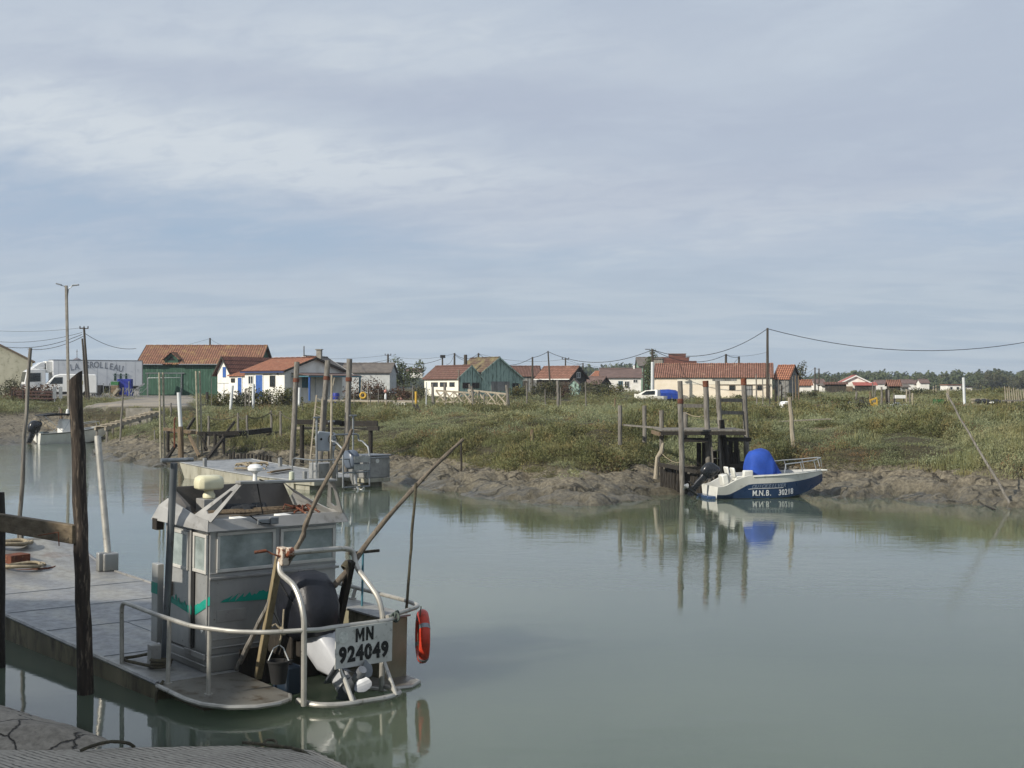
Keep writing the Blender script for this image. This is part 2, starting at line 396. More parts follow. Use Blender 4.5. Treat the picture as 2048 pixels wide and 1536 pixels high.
def graded(a, b, step, lo, hi, g=1.12):
    mid = list(np.arange(a, b+1e-6, step)); L_ = []; x = a; s = step
    while x > lo: s *= g; x -= s; L_.append(x)
    Rr = []; x = b; s = step
    while x < hi: s *= g; x += s; Rr.append(x)
    return np.array(L_[::-1]+mid+Rr)
def land_mat():
    t = NT('marsh_ground'); a = t.n('ShaderNodeAttribute', attribute_name='zone'); r, g, b = None, None, None
    sp = t.n('ShaderNodeSeparateColor'); t.l(a.outputs['Color'], sp.inputs[0]); r, g, b = sp.outputs
    big = t.noise(.35, 7, .6, kind_v(t)); fine = t.noise(6, 8, .65, kind_v(t))
    mud = t.ramp(big, [(.3, '#675f50'), (.52, '#857d6b'), (.72, '#5b5547')])
    mud = t.mix(t.ramp(fine, [(.38, .75), (.60, 0)]), mud, '#37322a')
    wv = t.n('ShaderNodeVectorMath', operation='ADD'); nv3 = t.n('ShaderNodeTexNoise'); t.l(kind_v(t), nv3.inputs[0]); nv3.inputs['Scale'].default_value = 1.1; nv3.inputs['Detail'].default_value = 6
    t.l(kind_v(t), wv.inputs[0]); t.l(nv3.outputs['Color'], wv.inputs[1]); ck = t.n('ShaderNodeTexVoronoi', feature='DISTANCE_TO_EDGE'); t.l(wv.outputs[0], ck.inputs[0]); ck.inputs['Scale'].default_value = .8
    hol = t.n('ShaderNodeTexVoronoi'); t.l(wv.outputs[0], hol.inputs[0]); hol.inputs['Scale'].default_value = 2.6
    ckm = t.math('MULTIPLY', t.ramp(ck.outputs['Distance'], [(.0, 1), (.07, 0)]), t.ramp(t.noise(.5, 5, .6, kind_v(t)), [(.46, 0), (.54, 1)])); ckm = t.math('MAXIMUM', ckm, t.math('MULTIPLY', t.ramp(hol.outputs['Distance'], [(.10, 1), (.24, 0)]), t.ramp(t.noise(.8, 4, .6, kind_v(t)), [(.5, 0), (.58, .9)])))
    mud = t.mix(ckm, mud, '#231f18')
    wet = t.n('ShaderNodeMapRange'); geo = t.n('ShaderNodeNewGeometry'); zz = t.sep(geo.outputs['Position'])[2]
    t.l(t.math('ADD', zz, t.math('MULTIPLY', big, .35)), wet.inputs[0]); wet.inputs[1].default_value = .25; wet.inputs[2].default_value = 1.0; wet.inputs[3].default_value = 1; wet.inputs[4].default_value = 0
    mud = t.mix(t.math('MULTIPLY', wet.outputs[0], .55), mud, '#3f3d30')
    soil = t.ramp(fine, [(.3, '#2c2a1c'), (.7, '#4b4530')])
    yard = t.mix(t.ramp(t.noise(.5, 6, .6, kind_v(t)), [(.4, '#84807a'), (.6, '#a3998a')]), '#8d8780', t.ramp(fine, [(.3, '#6f6a64'), (.7, '#b3aa9c')]), 'MULTIPLY') if False else t.mix(t.ramp(fine, [(.3, 0), (.8, .6)]), t.ramp(t.noise(.25, 6, .6, kind_v(t)), [(.40, '#6b6a69'), (.55, '#978f82'), (.7, '#a89c88')]), '#6a665f')
    col = t.mix(r, soil, mud); col = t.mix(g, col, yard); col = t.mix(b, col, t.ramp(fine, [(.3, '#94886f'), (.7, '#7b705c')]))
    rg = t.n('ShaderNodeMapRange'); t.l(t.math('MULTIPLY', wet.outputs[0], r), rg.inputs[0]); rg.inputs[3].default_value = .9; rg.inputs[4].default_value = .30
    nb = t.bump(t.noise(2.2, 9, .68, kind_v(t)), .9, .12); nb = t.bump(t.math('SUBTRACT', fine, t.math('MULTIPLY', ckm, r)), .7, .08, nb)
    return t.set(color=col, rough=rg.outputs[0], normal=nb, spec=.35)
def kind_v(t):
    g = t.n('ShaderNodeNewGeometry'); return g.outputs['Position']
def build_land():
    xs = graded(-44, 34, .26, -2200, 2200, 1.16); ys = graded(47, 96, .24, 30, 2600, 1.028)
    v, f = grid_mesh(xs, ys, lambda a, b: hz(a, b))
    o = np_obj('land', v, f, land_mat()); tag(o, 'flat salt marsh land with muddy channel bank', kind='structure')
    s = sdist(v[:, 0], v[:, 1]); q = s-mudw(v[:, 0], v[:, 1])
    zone = np.zeros((len(v), 4), np.float32); zone[:, 0] = sm(.5, -.1, q)*(1-sm(1.2, 1.6, v[:, 2])*sm(-39, -38, v[:, 0])*sm(108, 110, v[:, 1])); zone[:, 1] = sm(.90, 1.0, yardmask(v[:, 0], v[:, 1])); zone[:, 2] = pathmask(v[:, 0], v[:, 1]); zone[:, 3] = 1
    at_ = o.data.attributes.new('zone', 'FLOAT_COLOR', 'POINT'); at_.data.foreach_set('color', zone.ravel())
build_land()

# ================================================================ water
def water_mat():
    t = NT('murky_water'); p = kind_v(t)
    def nz(sx, sy, det, rough):
        m = t.n('ShaderNodeMapping'); m.inputs['Scale'].default_value = (sx, sy, 1); m.inputs['Rotation'].default_value = (0, 0, .12); t.l(p, m.inputs[0])
        return t.noise(1, det, rough, m.outputs[0])
    patch = t.ramp(nz(.05, .10, 3, .5), [(.38, .12), (.62, .8)]); sx_, sy_, _z = t.sep(p); mr = t.n('ShaderNodeMapRange'); t.l(t.math('SUBTRACT', sy_, t.math('MULTIPLY', sx_, 1.2)), mr.inputs[0]); mr.inputs[1].default_value = 78; mr.inputs[2].default_value = 112; mr.inputs[3].default_value = 0; mr.inputs[4].default_value = 2.2; patch = t.math('ADD', patch, mr.outputs[0])
    h = t.math('ADD', t.math('MULTIPLY', nz(.6, 1.0, 3, .5), .9), t.math('MULTIPLY', nz(1.6, 2.8, 4, .6), .8))
    h = t.math('MULTIPLY', h, patch)
    col = t.ramp(nz(.04, .09, 4, .5), [(.3, WATER1), (.7, WATER2)])
    t.b.inputs['Subsurface Weight'].default_value = 1.0; t.b.inputs['Subsurface Radius'].default_value = (1.0, 1.2, 1.0); t.b.inputs['Subsurface Scale'].default_value = SSS; t.b.subsurface_method = 'BURLEY'
    return t.set(color=col, rough=.03, ior=1.333, spec=.5, normal=t.bump(h, 1.0, WBUMP))
v, f = grid_mesh(np.array([-400., -60, 60, 400]), np.array([-40., 10, 60, 140]), lambda a, b: a*0)
nv = len(v); wv = v.copy(); wv[:, 2] = -5; f = np.concatenate([f, f[:, ::-1]+nv, np.array([[1, 0, nv, nv+1], [2, 1, nv+1, nv+2], [3, 2, nv+2, nv+3], [12, 13, nv+13, nv+12], [13, 14, nv+14, nv+13], [14, 15, nv+15, nv+14], [0, 4, nv+4, nv], [4, 8, nv+8, nv+4], [8, 12, nv+12, nv+8], [7, 3, nv+3, nv+7], [11, 7, nv+7, nv+11], [15, 11, nv+11, nv+15]])]); v = np.concatenate([v, wv])
tag(np_obj('water', v, f, water_mat(), False), 'still grey green tidal channel water', kind='structure')

# ================================================================ marsh vegetation (uncountable ground cover)
def leaf_mat(name, ramp1, ramp2, sc1=.12, sc2=1.1, tr=.25):
    t = NT(name); p = kind_v(t)
    c = t.ramp(t.noise(sc1, 5, .6, p), ramp1); c2 = t.ramp(t.noise(sc1*2.7+.05, 5, .6, p), ramp2)
    c = t.mix(t.ramp(t.noise(sc2, 4, .6, p), [(.40, 0), (.60, 1)]), c, c2)
    c = t.mix(t.ramp(t.noise(9, 3, .6, p), [(.35, 0), (.75, .4)]), c, '#706f58')
    t.set(color=c, rough=.65, spec=.25)
    tl = t.n('ShaderNodeBsdfTranslucent'); t.l(c, tl.inputs[0]); mx = t.n('ShaderNodeMixShader'); mx.inputs[0].default_value = tr+.12
    t.l(t.b.outputs[0], mx.inputs[1]); t.l(tl.outputs[0], mx.inputs[2]); t.l(mx.outputs[0], t.out.inputs[0]); return t.m
def leaf_cards(n, shape, ll, lw, rng, upb=.35):
    """n leaf quads spread through a volume; shape(rng,n)->(points, outward dirs)"""
    p, o = shape(rng, n); d = o+rng.normal(0, .55, (n, 3)); d[:, 2] += upb; d /= np.linalg.norm(d, axis=1, keepdims=True)
    s = np.cross(d, rng.normal(0, 1, (n, 3))); s /= np.linalg.norm(s, axis=1, keepdims=True)+1e-9
    L_ = ll*rng.uniform(.6, 1.3, (n, 1)); Wd = lw*rng.uniform(.6, 1.3, (n, 1))
    return np.stack([p-d*L_*.5, p+s*Wd*.5, p+d*L_*.5, p-s*Wd*.5], 1)
def tuft_shape(rng, n):
    a = rng.uniform(0, 2*np.pi, n); r = np.sqrt(rng.uniform(0, 1, n)); h = rng.uniform(0, 1, n)**.7
    x = np.cos(a)*r; y = np.sin(a)*r; z = h*(1-.75*r*r)
    p = np.stack([x, y, z], 1); o = np.stack([x*.9, y*.9, .5+z*.3], 1); return p, o
TUFT = [leaf_cards(100, tuft_shape, .22, .068, np.random.default_rng(k)) for k in range(7)]
SHRUB = [leaf_cards(120, lambda r, n: (lambda a: (a[0]*np.array([1, 1, 1.0])+np.array([0, 0, .05]), a[1]))(tuft_shape(r, n)), .20, .075, np.random.default_rng(20+k), .15) for k in range(5)]
BLADE = [leaf_cards(48, lambda r, n: (lambda p: (p, np.stack([p[:, 0]*.5, p[:, 1]*.5, np.full(n, 1.6)], 1)))(tuft_shape(r, n)[0]*np.array([.8, .8, .55])), .75, .040, np.random.default_rng(50+k), 1.2) for k in range(4)]
def scatter(name, pts, sx, sz, tmpl, mat, rng, label):
    out = []
    for k in range(len(tmpl)):
        idx = np.where(np.arange(len(pts)) % len(tmpl) == k)[0]
        if not len(idx): continue
        T = tmpl[k].reshape(1, -1, 3); a = rng.uniform(0, 2*np.pi, len(idx))[:, None]; c, s = np.cos(a), np.sin(a)
        x = (T[..., 0]*c-T[..., 1]*s)*sx[idx][:, None]+pts[idx, 0][:, None]; y = (T[..., 0]*s+T[..., 1]*c)*sx[idx][:, None]+pts[idx, 1][:, None]
        z = T[..., 2]*sz[idx][:, None]+pts[idx, 2][:, None]; out.append(np.stack([x, y, z], -1).reshape(-1, 3))
    v = np.concatenate(out); f = np.arange(len(v), dtype=np.int32).reshape(-1, 4)
    return tag(np_obj(name, v, f, mat, False), label, kind='stuff')
def marsh_points(n, y0, y1, rng, xpad=1.12):
    y = y0+(y1-y0)*rng.uniform(0, 1, n)**.9; x = rng.uniform(-1, 1, n)*.375*xpad*y
    s = sdist(x, y); q = s-mudw(x, y); k = ((q > -.15-.5*fbm(x*.8, y*.8, 2, 61)) | ((x > -38.5)&(x < -22)&(y > 109)&(hz(x, y, s, False) > 1.25)))&(yardmask(x, y) < .96)&(pathmask(x, y) < .5)
    return x[k], y[k], q[k]
def build_marsh():
    m_g = leaf_mat('purslane_leaf', [(.36, '#747a5c'), (.5, '#99a07c'), (.64, '#a39d74')], [(.36, '#62694a'), (.52, '#888e69'), (.66, '#9c9368')])
    m_s = leaf_mat('shrub_leaf', [(.38, '#5a603c'), (.6, '#7a7d50')], [(.38, '#4a5034'), (.6, '#887c50')], .25, 1.4, .25)
    m_b = leaf_mat('marsh_grass_blade', [(.38, '#80865a'), (.55, '#97986a'), (.68, '#ab9f70')], [(.4, '#6c734a'), (.6, '#9c9264')], .1, .8, .3)
    m_r = leaf_mat('seablite_leaf', [(.4, '#80644a'), (.6, '#947556')], [(.4, '#6f5a40'), (.6, '#8e7a50')], .2, 1.2, .2)
    rng = np.random.default_rng(3)
    sets = [(14000, 50, 74, .46, .42), (12500, 74, 104, .58, .38), (10000, 104, 150, .72, .30), (6000, 150, 250, 1.0, .32)]
    G = []; S_ = []; B = []; Rr = []
    for n, y0, y1, r0, h0 in sets:
        x, y, q = marsh_points(n, y0, y1, rng); z = hz(x, y); U = lambda: rng.uniform(0, 1, len(x))
        big = fbm(x*.10+3, y*.13, 3, 70); cl = fbm(x*.42, y*.42, 3, 71); kd = fbm(x*.13+5, y*.16, 3, 72); sp = fbm(x*.20-3, y*.26, 3, 74)
        r = r0*(.6+.8*U()); hgt = h0*(.35+.5*sm(.42, .62, big)+1.3*sm(.45, .72, cl))*(.65+.7*U())
        lf = sm(-29, -33, x)*sm(106, 109, y); hgt = hgt*(1+.8*lf*sm(132, 124, y)); low = (big < .47)&(q > 2)&(lf < .3)
        iss = (sp > .525)&(U() < .8)&~low; isb = ~iss&(((kd > .59)&(U() < .7)) | (U() < .05)); isr = ~iss&~isb&(fbm(x*.22-7, y*.22, 3, 73) > .62)&(U() < .5)
        keep = (cl > .40) | (U() < .50)
        P = np.stack([x, y, z-.04, r, hgt], 1)
        G.append(P[keep&~isb&~isr&~iss]); B.append(P[isb]); Rr.append(P[keep&isr]); Q = P[iss&((cl > .42) | (U() < .3))].copy(); Q[:, 4] *= 1.2; Q[:, 3] *= 1.3; S_.append(Q)
    G, B, Rr, S_ = (np.concatenate(a) for a in (G, B, Rr, S_))
    scatter('marsh_purslane_cover', G[:, :3], G[:, 3], G[:, 4], TUFT, m_g, rng, 'pale grey green low salt marsh cover on the bank')
    scatter('marsh_shrub_cover', S_[:, :3], S_[:, 3], S_[:, 4], SHRUB, m_s, rng, 'taller dark olive shrubs in patches on the marsh')
    scatter('marsh_grass', B[:, :3], B[:, 3], B[:, 4]*1.2+.1, BLADE, m_b, rng, 'yellow green marsh grass growing between the shrubs')
    scatter('seablite_cover', Rr[:, :3], Rr[:, 3], Rr[:, 4]*.9, TUFT, m_r, rng, 'reddish brown low marsh plants')
if VEG: build_marsh()

# ================================================================ far wooded hills
def crown_cards(rng, n, r, h, ll, lw, blobs=7):
    bc = rng.normal(0, .42, (blobs, 3)); bc[:, 2] = rng.uniform(.15, .95, blobs); br = rng.uniform(.30, .55, blobs)
    k = rng.integers(0, blobs, n); d = rng.normal(0, 1, (n, 3)); d /= np.linalg.norm(d, axis=1, keepdims=True)
    p = bc[k]+d*(br[k]*rng.uniform(.55, 1.0, n))[:, None]; p[:, 2] = np.maximum(p[:, 2], .02)
    p = p*np.array([r, r, h]); q = d+rng.normal(0, .5, (n, 3)); s = np.cross(q, rng.normal(0, 1, (n, 3))); s /= np.linalg.norm(s, axis=1, keepdims=True)
    q /= np.linalg.norm(q, axis=1, keepdims=True); t = np.cross(s, q); L_ = ll*rng.uniform(.6, 1.3, (n, 1)); Wd = lw*rng.uniform(.6, 1.3, (n, 1))
    return np.stack([p-t*L_*.5, p+s*Wd*.5, p+t*L_*.5, p-s*Wd*.5], 1)
def hill_h(x, d): return np.clip(9*np.exp(-((x+0.075*d-.155*d)/(.07*d))**2)*sm(600, 800, d), 0, 99)
def build_woods():
    mt = leaf_mat('far_tree_leaf', [(.4, '#3c4a2c'), (.6, '#4c5836')], [(.4, '#34422a'), (.6, '#525a38')], .02, .2, .15)
    rng = np.random.default_rng(8); out = []
    tm = [crown_cards(np.random.default_rng(100+k), 420, 1, 1, .26, .24, 12) for k in range(6)]
    def put(x, y, z, r, h):
        T = tm[rng.integers(0, 6)].reshape(-1, 3); a = rng.uniform(0, 6.28); c, s = math.cos(a), math.sin(a)
        out.append(np.stack([(T[:, 0]*c-T[:, 1]*s)*r+x, (T[:, 0]*s+T[:, 1]*c)*r+y, T[:, 2]*h+z], 1))
    n = 0
    for d, cnt, h0 in ((900, 190, 9.5), (760, 170, 8.5), (640, 120, 7.0), (520, 70, 5.0)):
        for i in range(cnt):
            x = rng.uniform(-.46, .46)*d; px = 1024+F*x/d
            # picture-wide outline of the wooded rise: low on the left, a hill behind the roofs, a long ridge to the right
            k = np.interp(px, [0, 560, 700, 740, 790, 850, 1000, 1130, 1180, 1310, 1560, 1610, 1640, 1770, 1785, 1810, 1830, 2100], [.25, .35, .95, .85, .75, .95, .75, .9, 1.5, 1.75, .6, .75, .95, 1.15, .45, .5, 1.1, 1.2])
            if d < 700 and rng.uniform() > k: continue
            put(x, d+rng.uniform(-30, 30), 3.0, h0*.78*rng.uniform(.8, 1.3), h0*k*.80*rng.uniform(.8, 1.12))
    v = np.concatenate(out); f = np.arange(len(v), dtype=np.int32).reshape(-1, 4)
    tag(np_obj('far_woods', v, f, mt, False), 'dark wooded rise along the horizon', kind='stuff')
build_woods()
def haze():
    mb = MB(); mb.bx(-2900, 2900, -80, 2900, -6.2, 40); m = bpy.data.materials.new('haze_air'); m.use_nodes = True; t = m.node_tree; t.nodes.clear()
    o = t.nodes.new('ShaderNodeOutputMaterial'); v = t.nodes.new('ShaderNodeVolumePrincipled'); v.inputs['Color'].default_value = (.82, .90, 1.0, 1); v.inputs['Density'].default_value = HAZE; v.inputs['Anisotropy'].default_value = .2
    t.links.new(v.outputs[0], o.inputs['Volume']); tag(mb.build('haze', m, smooth=False), 'thin bluish haze in the air', kind='stuff')
if HAZE: haze()
# ================================================================ shared materials
MT = {}
MT['white_wall'] = M('white_render', '#e6e4dd', '#d3d0c6', 1.2, .85, c3='#a9a69a', sc3=3, lo3=.62, hi3=.8, bump=.15, bsc=12)
MT['grey_wall'] = M('grey_white_render', '#b9bcbb', '#a5a8a7', 1.2, .85, c3='#84867f', sc3=2, lo3=.58, hi3=.8)
MT['cream_wall'] = M('cream_render', '#e3e1d5', '#d8d5c6', 1.0, .85, c3='#9d987f', sc3=3, lo3=.6, hi3=.8)
MT['beige_wall'] = M('beige_render', '#dfd5c2', '#d2c6b1', 1.0, .85, c3='#d9ccb0', sc3=2.0, lo3=.55, hi3=.75)
MT['pale_band'] = M('worn_white_band', '#ddd8c9', '#cdc7b6', .9, .85, c3='#6c675b', sc3=3.4, lo3=.60, hi3=.70)
MT['tan_wall'] = M('tan_render', '#b7b49f', '#a9a690', 1.0, .85, c3='#8a8875', sc3=2)
MT['concrete'] = M('concrete', '#8f8b82', '#77736a', 2, .85, c3='#56534b', sc3=5, bump=.3)
MT['brick'] = M('red_brick', '#70493f', '#5c3d36', 3, .85, c3='#7d5d54', sc3=9, bump=.3)
MT['green_plank'] = Mplank('green_plank', '#3a5a4a', '#344f41', '#567263', .32, '#1f2d26', .58)
MT['teal_plank'] = Mplank('weathered_teal_plank', '#9fb8ac', '#92ab9f', '#56665e', .16, '#4a5b53', .55)
MT['dark_plank'] = Mplank('dark_plank', '#39352e', '#2e2b26', '#4c473d', .2, '#151310', .52)
MT['grey_plank'] = Mplank('grey_plank', '#8b8b88', '#7a7a77', '#55544f', .25, '#33322f', .55)
MT['blue_paint'] = M('blue_paint', '#2f5a9e', '#2a4f8c', 3, .6, c3='#4a6ea8', sc3=8)
MT['navy_paint'] = M('navy_paint', '#2a3c66', '#25355a', 3, .6)
MT['teal_paint'] = M('teal_paint', '#3f6e7c', '#38626f', 3, .6)
MT['roof_orange'] = Mroof('orange_roof_tile', '#b07a60', '#9c6a54', '#9c8068', .60)
MT['roof_barn'] = Mroof('barn_roof_tile', '#98705a', '#836050', '#957c56', .52, tw=.28, th=.36)
MT['roof_brown'] = Mroof('brown_roof_tile', '#7f6156', '#6e534a', '#6f5e4e', .56)
MT['roof_long'] = Mroof('long_roof_tile', '#987060', '#846253', '#a38872', .58)
MT['roof_lichen'] = Mroof('lichen_roof_tile', '#776456', '#68574b', '#7c7354', .46)
MT['roof_grey'] = M('grey_roof', '#6d665f', '#59534e', 1.2, .85, c3='#453f3a', sc3=5)
MT['roof_dim'] = M('dull_brown_roof', '#6b5852', '#5a4a45', 1.5, .85)
MT['roof_red'] = M('red_roof', '#9c574f', '#8b4d46', 2, .8)
MT['white_paint'] = M('white_paint', '#dcdcd8', '#cfcfca', 3, .5)
MT['white_gloss'] = M('white_gloss', '#dfe0df', '#d6d7d5', 2, .22, coat=.3, rvar=.05)
MT['glass'] = M('dark_glass', '#1b2124', '#2a3133', 2, .08, spec=.6, rvar=.03)
MT['black'] = M('black_rubber', '#141414', '#1d1d1c', 5, .8)
MT['rim'] = M('grey_rim', '#8d8f90', '#75777a', 5, .4, metal=.6)
MT['pole_wood'] = M('pole_wood', '#4a443b', '#37322b', 3, .85, st=(4, 4, .6), bump=.4)
MT['dark_red'] = M('dark_red_wood', '#46302b', '#382622', 4, .85)
MT['wood_grey'] = M('weathered_grey_wood', '#7d7972', '#5f5b54', 2.5, .85, c3='#3d382f', sc3=5, lo3=.55, hi3=.7, st=(6, 6, .7), bump=.6, bsc=9)
MT['wood_brown'] = M('weathered_brown_wood', '#7a6a54', '#5c4e3d', 2.5, .85, c3='#332b22', sc3=5, lo3=.55, hi3=.7, st=(6, 6, .7), bump=.6, bsc=9)
MT['wood_dark'] = M('wet_dark_wood', '#2b261f', '#1c1915', 2.5, .7, c3='#4c4539', sc3=6, lo3=.58, hi3=.72, st=(5, 5, .8), bump=.7, bsc=9)
MT['wood_pale'] = M('pale_bleached_wood', '#a09887', '#857c6c', 2.5, .85, c3='#665e50', sc3=6, st=(5, 5, .8), bump=.4, bsc=9)
MT['pvc'] = M('white_pipe', '#cfd2d2', '#bcc0c0', 1.5, .5, c3='#8e938f', sc3=3, lo3=.6, hi3=.8)
MT['galv'] = M('galvanised_steel', '#8f9395', '#777b7e', 6, .45, metal=.65, c3='#5d5b55', sc3=14, lo3=.58, hi3=.72)
MT['rust'] = M('rusty_steel', '#6a3b26', '#4b2c20', 6, .85, c3='#8d6a50', sc3=10)
MT['wire'] = M('cable_black', '#23262a', None, rough=.7)
MT['blue_tarp'] = M('blue_tarpaulin', '#1d3f94', '#1a3680', 3, .55, bump=.5, bsc=4)
MT['navy'] = M('deep_blue_plastic', '#1c2c8c', '#1a2774', 4, .5)
MT['crate_green'] = M('green_plastic', '#2f6b3c', '#285c34', 4, .6)
MT['yellow'] = M('yellow_paint', '#c7a23c', '#b38f33', 4, .6, c3='#8a6d30', sc3=9)
MT['orange_red'] = M('orange_red_plastic', '#c43a22', '#ab321f', 4, .45, c3='#7d3122', sc3=9)
MT['net'] = M('black_net', '#1f2124', '#2c2f33', 6, .85, bump=.9, bsc=9)
MT['alu'] = M('dull_aluminium', '#a6a7a5', '#8b8c8b', 2.2, .5, metal=.55, c3='#6b6962', sc3=5, lo3=.56, hi3=.74, bump=.12, bsc=20)
MT['alu_hull'] = M('stained_hull_aluminium', '#a8a596', '#8f8c7e', 1.6, .6, metal=.25, c3='#6e684f', sc3=3.2, lo3=.54, hi3=.72, st=(1, 1, .35), bump=.15)
MT['rope'] = M('rope_fibre', '#9c917c', '#7d735f', 18, .9, c3='#5a5244', sc3=30, bump=.8, bsc=60)
MT['rope_dark'] = M('dark_rope_fibre', '#55503f', '#3f3b30', 18, .9, bump=.8, bsc=60)
MT['bush'] = leaf_mat('bush_leaf', [(.4, '#4f5a34'), (.6, '#6b6c3f')], [(.4, '#434e2e'), (.6, '#77683c')], .3, 1.5)
MT['red_bush'] = leaf_mat('red_hedge_leaf', [(.4, '#4e2c26'), (.6, '#5f3a2d')], [(.4, '#3f2a22'), (.6, '#5c4a33')], .5, 2.0, .15)
MT['dark_bush'] = leaf_mat('dark_bush_leaf', [(.4, '#38402a'), (.6, '#4a4e30')], [(.4, '#2f3725'), (.6, '#5a5034')], .4, 1.8, .15)
MT['tree_leaf'] = leaf_mat('tree_leaf', [(.4, '#3d4d2b'), (.6, '#525e34')], [(.4, '#35452a'), (.6, '#5a5f38')], .2, .9, .2)
MT['trunk'] = M('bark', '#4a4032', '#3a3127', 5, .9, bump=.5)
MT['rock'] = M('grey_rock', '#7b7465', '#645e52', 3, .9, c3='#4a463a', sc3=6, bump=.6, bsc=6)

# ================================================================ buildings
def opening(root, face, L_, D_, s0, s1, z0, z1, kind, mats):
    """window or door on a wall: face f (y=0), r (x=L), l (x=0)"""
    def mp(s, o, z):
        if face == 'f': return (s, -o, z)
        if face == 'r': return (L_+o, s, z)
        return (-o, D_-s, z)
    def blk(mb, a, b, c, d, o0, o1):
        vs = [mp(a, o0, c), mp(b, o0, c), mp(b, o0, d), mp(a, o0, d), mp(a, o1, c), mp(b, o1, c), mp(b, o1, d), mp(a, o1, d)]
        mb.add(vs, [(0, 3, 2, 1), (4, 5, 6, 7), (0, 1, 5, 4), (1, 2, 6, 5), (2, 3, 7, 6), (3, 0, 4, 7)])
    if kind == 'door':
        mb = MB(); blk(mb, s0, s1, z0, z1, -.02, .05); d = mb.build('door', mats[0], root, False)
        mb = MB(); f = .07
        blk(mb, s0-f, s0-.003, z0, z1, -.02, .07); blk(mb, s1+.003, s1+f, z0, z1, -.02, .07); blk(mb, s0-f, s1+f, z1+.003, z1+f, -.02, .07)
        mb.build('door_frame', mats[1], d, False); return
    fr = .07; mb = MB()
    blk(mb, s0, s1, z0, z0+fr, -.02, .06); blk(mb, s0, s1, z1-fr, z1, -.02, .06); blk(mb, s0, s0+fr, z0+fr+.002, z1-fr-.002, -.02, .06); blk(mb, s1-fr, s1, z0+fr+.002, z1-fr-.002, -.02, .06)
    m_ = (s0+s1)/2; blk(mb, m_-.03, m_+.03, z0+fr+.002, z1-fr-.002, -.02, .05)
    w = mb.build('window', mats[1], root, False); mb = MB(); blk(mb, s0+fr+.003, s1-fr-.003, z0+fr+.003, z1-fr-.003, -.02, .02); mb.build('pane', mats[0], w, False)
def roof_mesh(mb, L_, D_, hw, hwb, hr, rd, ov, oe, th=.12, x0=0.0):
    ry = rd*D_; s1 = (hr-hw)/ry; s2 = (hr-hwb)/(D_-ry); up = .14
    a = [(x0-ov, ry, hr+up), (x0-ov, -oe, hw-oe*s1+up), (L_+ov, -oe, hw-oe*s1+up), (L_+ov, ry, hr+up)]
    b = [(L_+ov, ry+.002, hr+up), (L_+ov, D_+oe, hwb-oe*s2+up), (x0-ov, D_+oe, hwb-oe*s2+up), (x0-ov, ry+.002, hr+up)]
    mb.slab(a, th); mb.slab(b, th)
    n = max(3, int((L_-x0+2*ov)/.4))
    for i in range(n):
        t0 = x0-ov+(L_-x0+2*ov)*i/n; t1 = x0-ov+(L_-x0+2*ov)*(i+1)/n-.02
        mb.prism([(ry-.16, hr+up-.03), (ry-.08, hr+up+.06+.02*(i % 2)), (ry+.08, hr+up+.06+.02*(i % 2)), (ry+.16, hr+up-.03)], 'x', t0, t1)
def house(name, label, org, rz, L_, D_, hw, hr, wall, roof, hwb=None, rd=.5, ov=.25, oe=.3, wins=(), cat='house', group=None, rake=None):
    hwb = hw if hwb is None else hwb; root = thing(name, label, cat, org, rz, group)
    mb = MB(); mb.prism([(0, -.6), (D_, -.6), (D_, hwb), (rd*D_, hr), (0, hw)], 'x', 0, L_); wl = mb.build('wall', wall, root, False)
    mb = MB(); roof_mesh(mb, L_, D_, hw, hwb, hr, rd, ov, oe); rf = mb.build('roof', roof, root, False)
    if rake:
        for xx in (-ov-.03, L_+ov+.003):
            mb = MB(); mb.slab([(xx, rd*D_, hr+.16), (xx, -oe-.02, hw-oe*(hr-hw)/(rd*D_)+.16), (xx, -oe-.02, hw-oe*(hr-hw)/(rd*D_)-.06), (xx, rd*D_, hr-.06)], .03, (1, 0, 0)); mb.build('barge_board', rake, rf, False)
            mb = MB(); mb.slab([(xx, D_+oe+.02, hwb-oe*(hr-hwb)/(D_-rd*D_)+.16), (xx, rd*D_+.002, hr+.16), (xx, rd*D_+.002, hr-.06), (xx, D_+oe+.02, hwb-oe*(hr-hwb)/(D_-rd*D_)-.06)], .03, (1, 0, 0)); mb.build('barge_board', rake, rf, False)
    for w_ in wins: opening(root, w_[0], L_, D_, *w_[1:6], w_[6])
    return root, rf
GL = (MT['glass'], MT['white_paint']); DK = (MT['glass'], MT['dark_plank']); BD = (MT['blue_paint'], MT['white_paint'])
def ORG(px, d, rz=0, back=0.0):
    g = gp(px, d); g.z = 3.45 if d > 132 else g.z; return g
def rv(rz, x, y): return Vector((x*math.cos(rz)-y*math.sin(rz), x*math.sin(rz)+y*math.cos(rz), 0))

# -- left edge: pale gabled shed
r_, _ = house('shed', 'pale tan gabled shed cut off by the left edge of the photo', Vector((-60.4, 172, 3.5)), math.radians(111), 14, 13, 4.2, 7.6, MT['tan_wall'], MT['roof_brown'], cat='shed', rake=MT['wood_brown'])
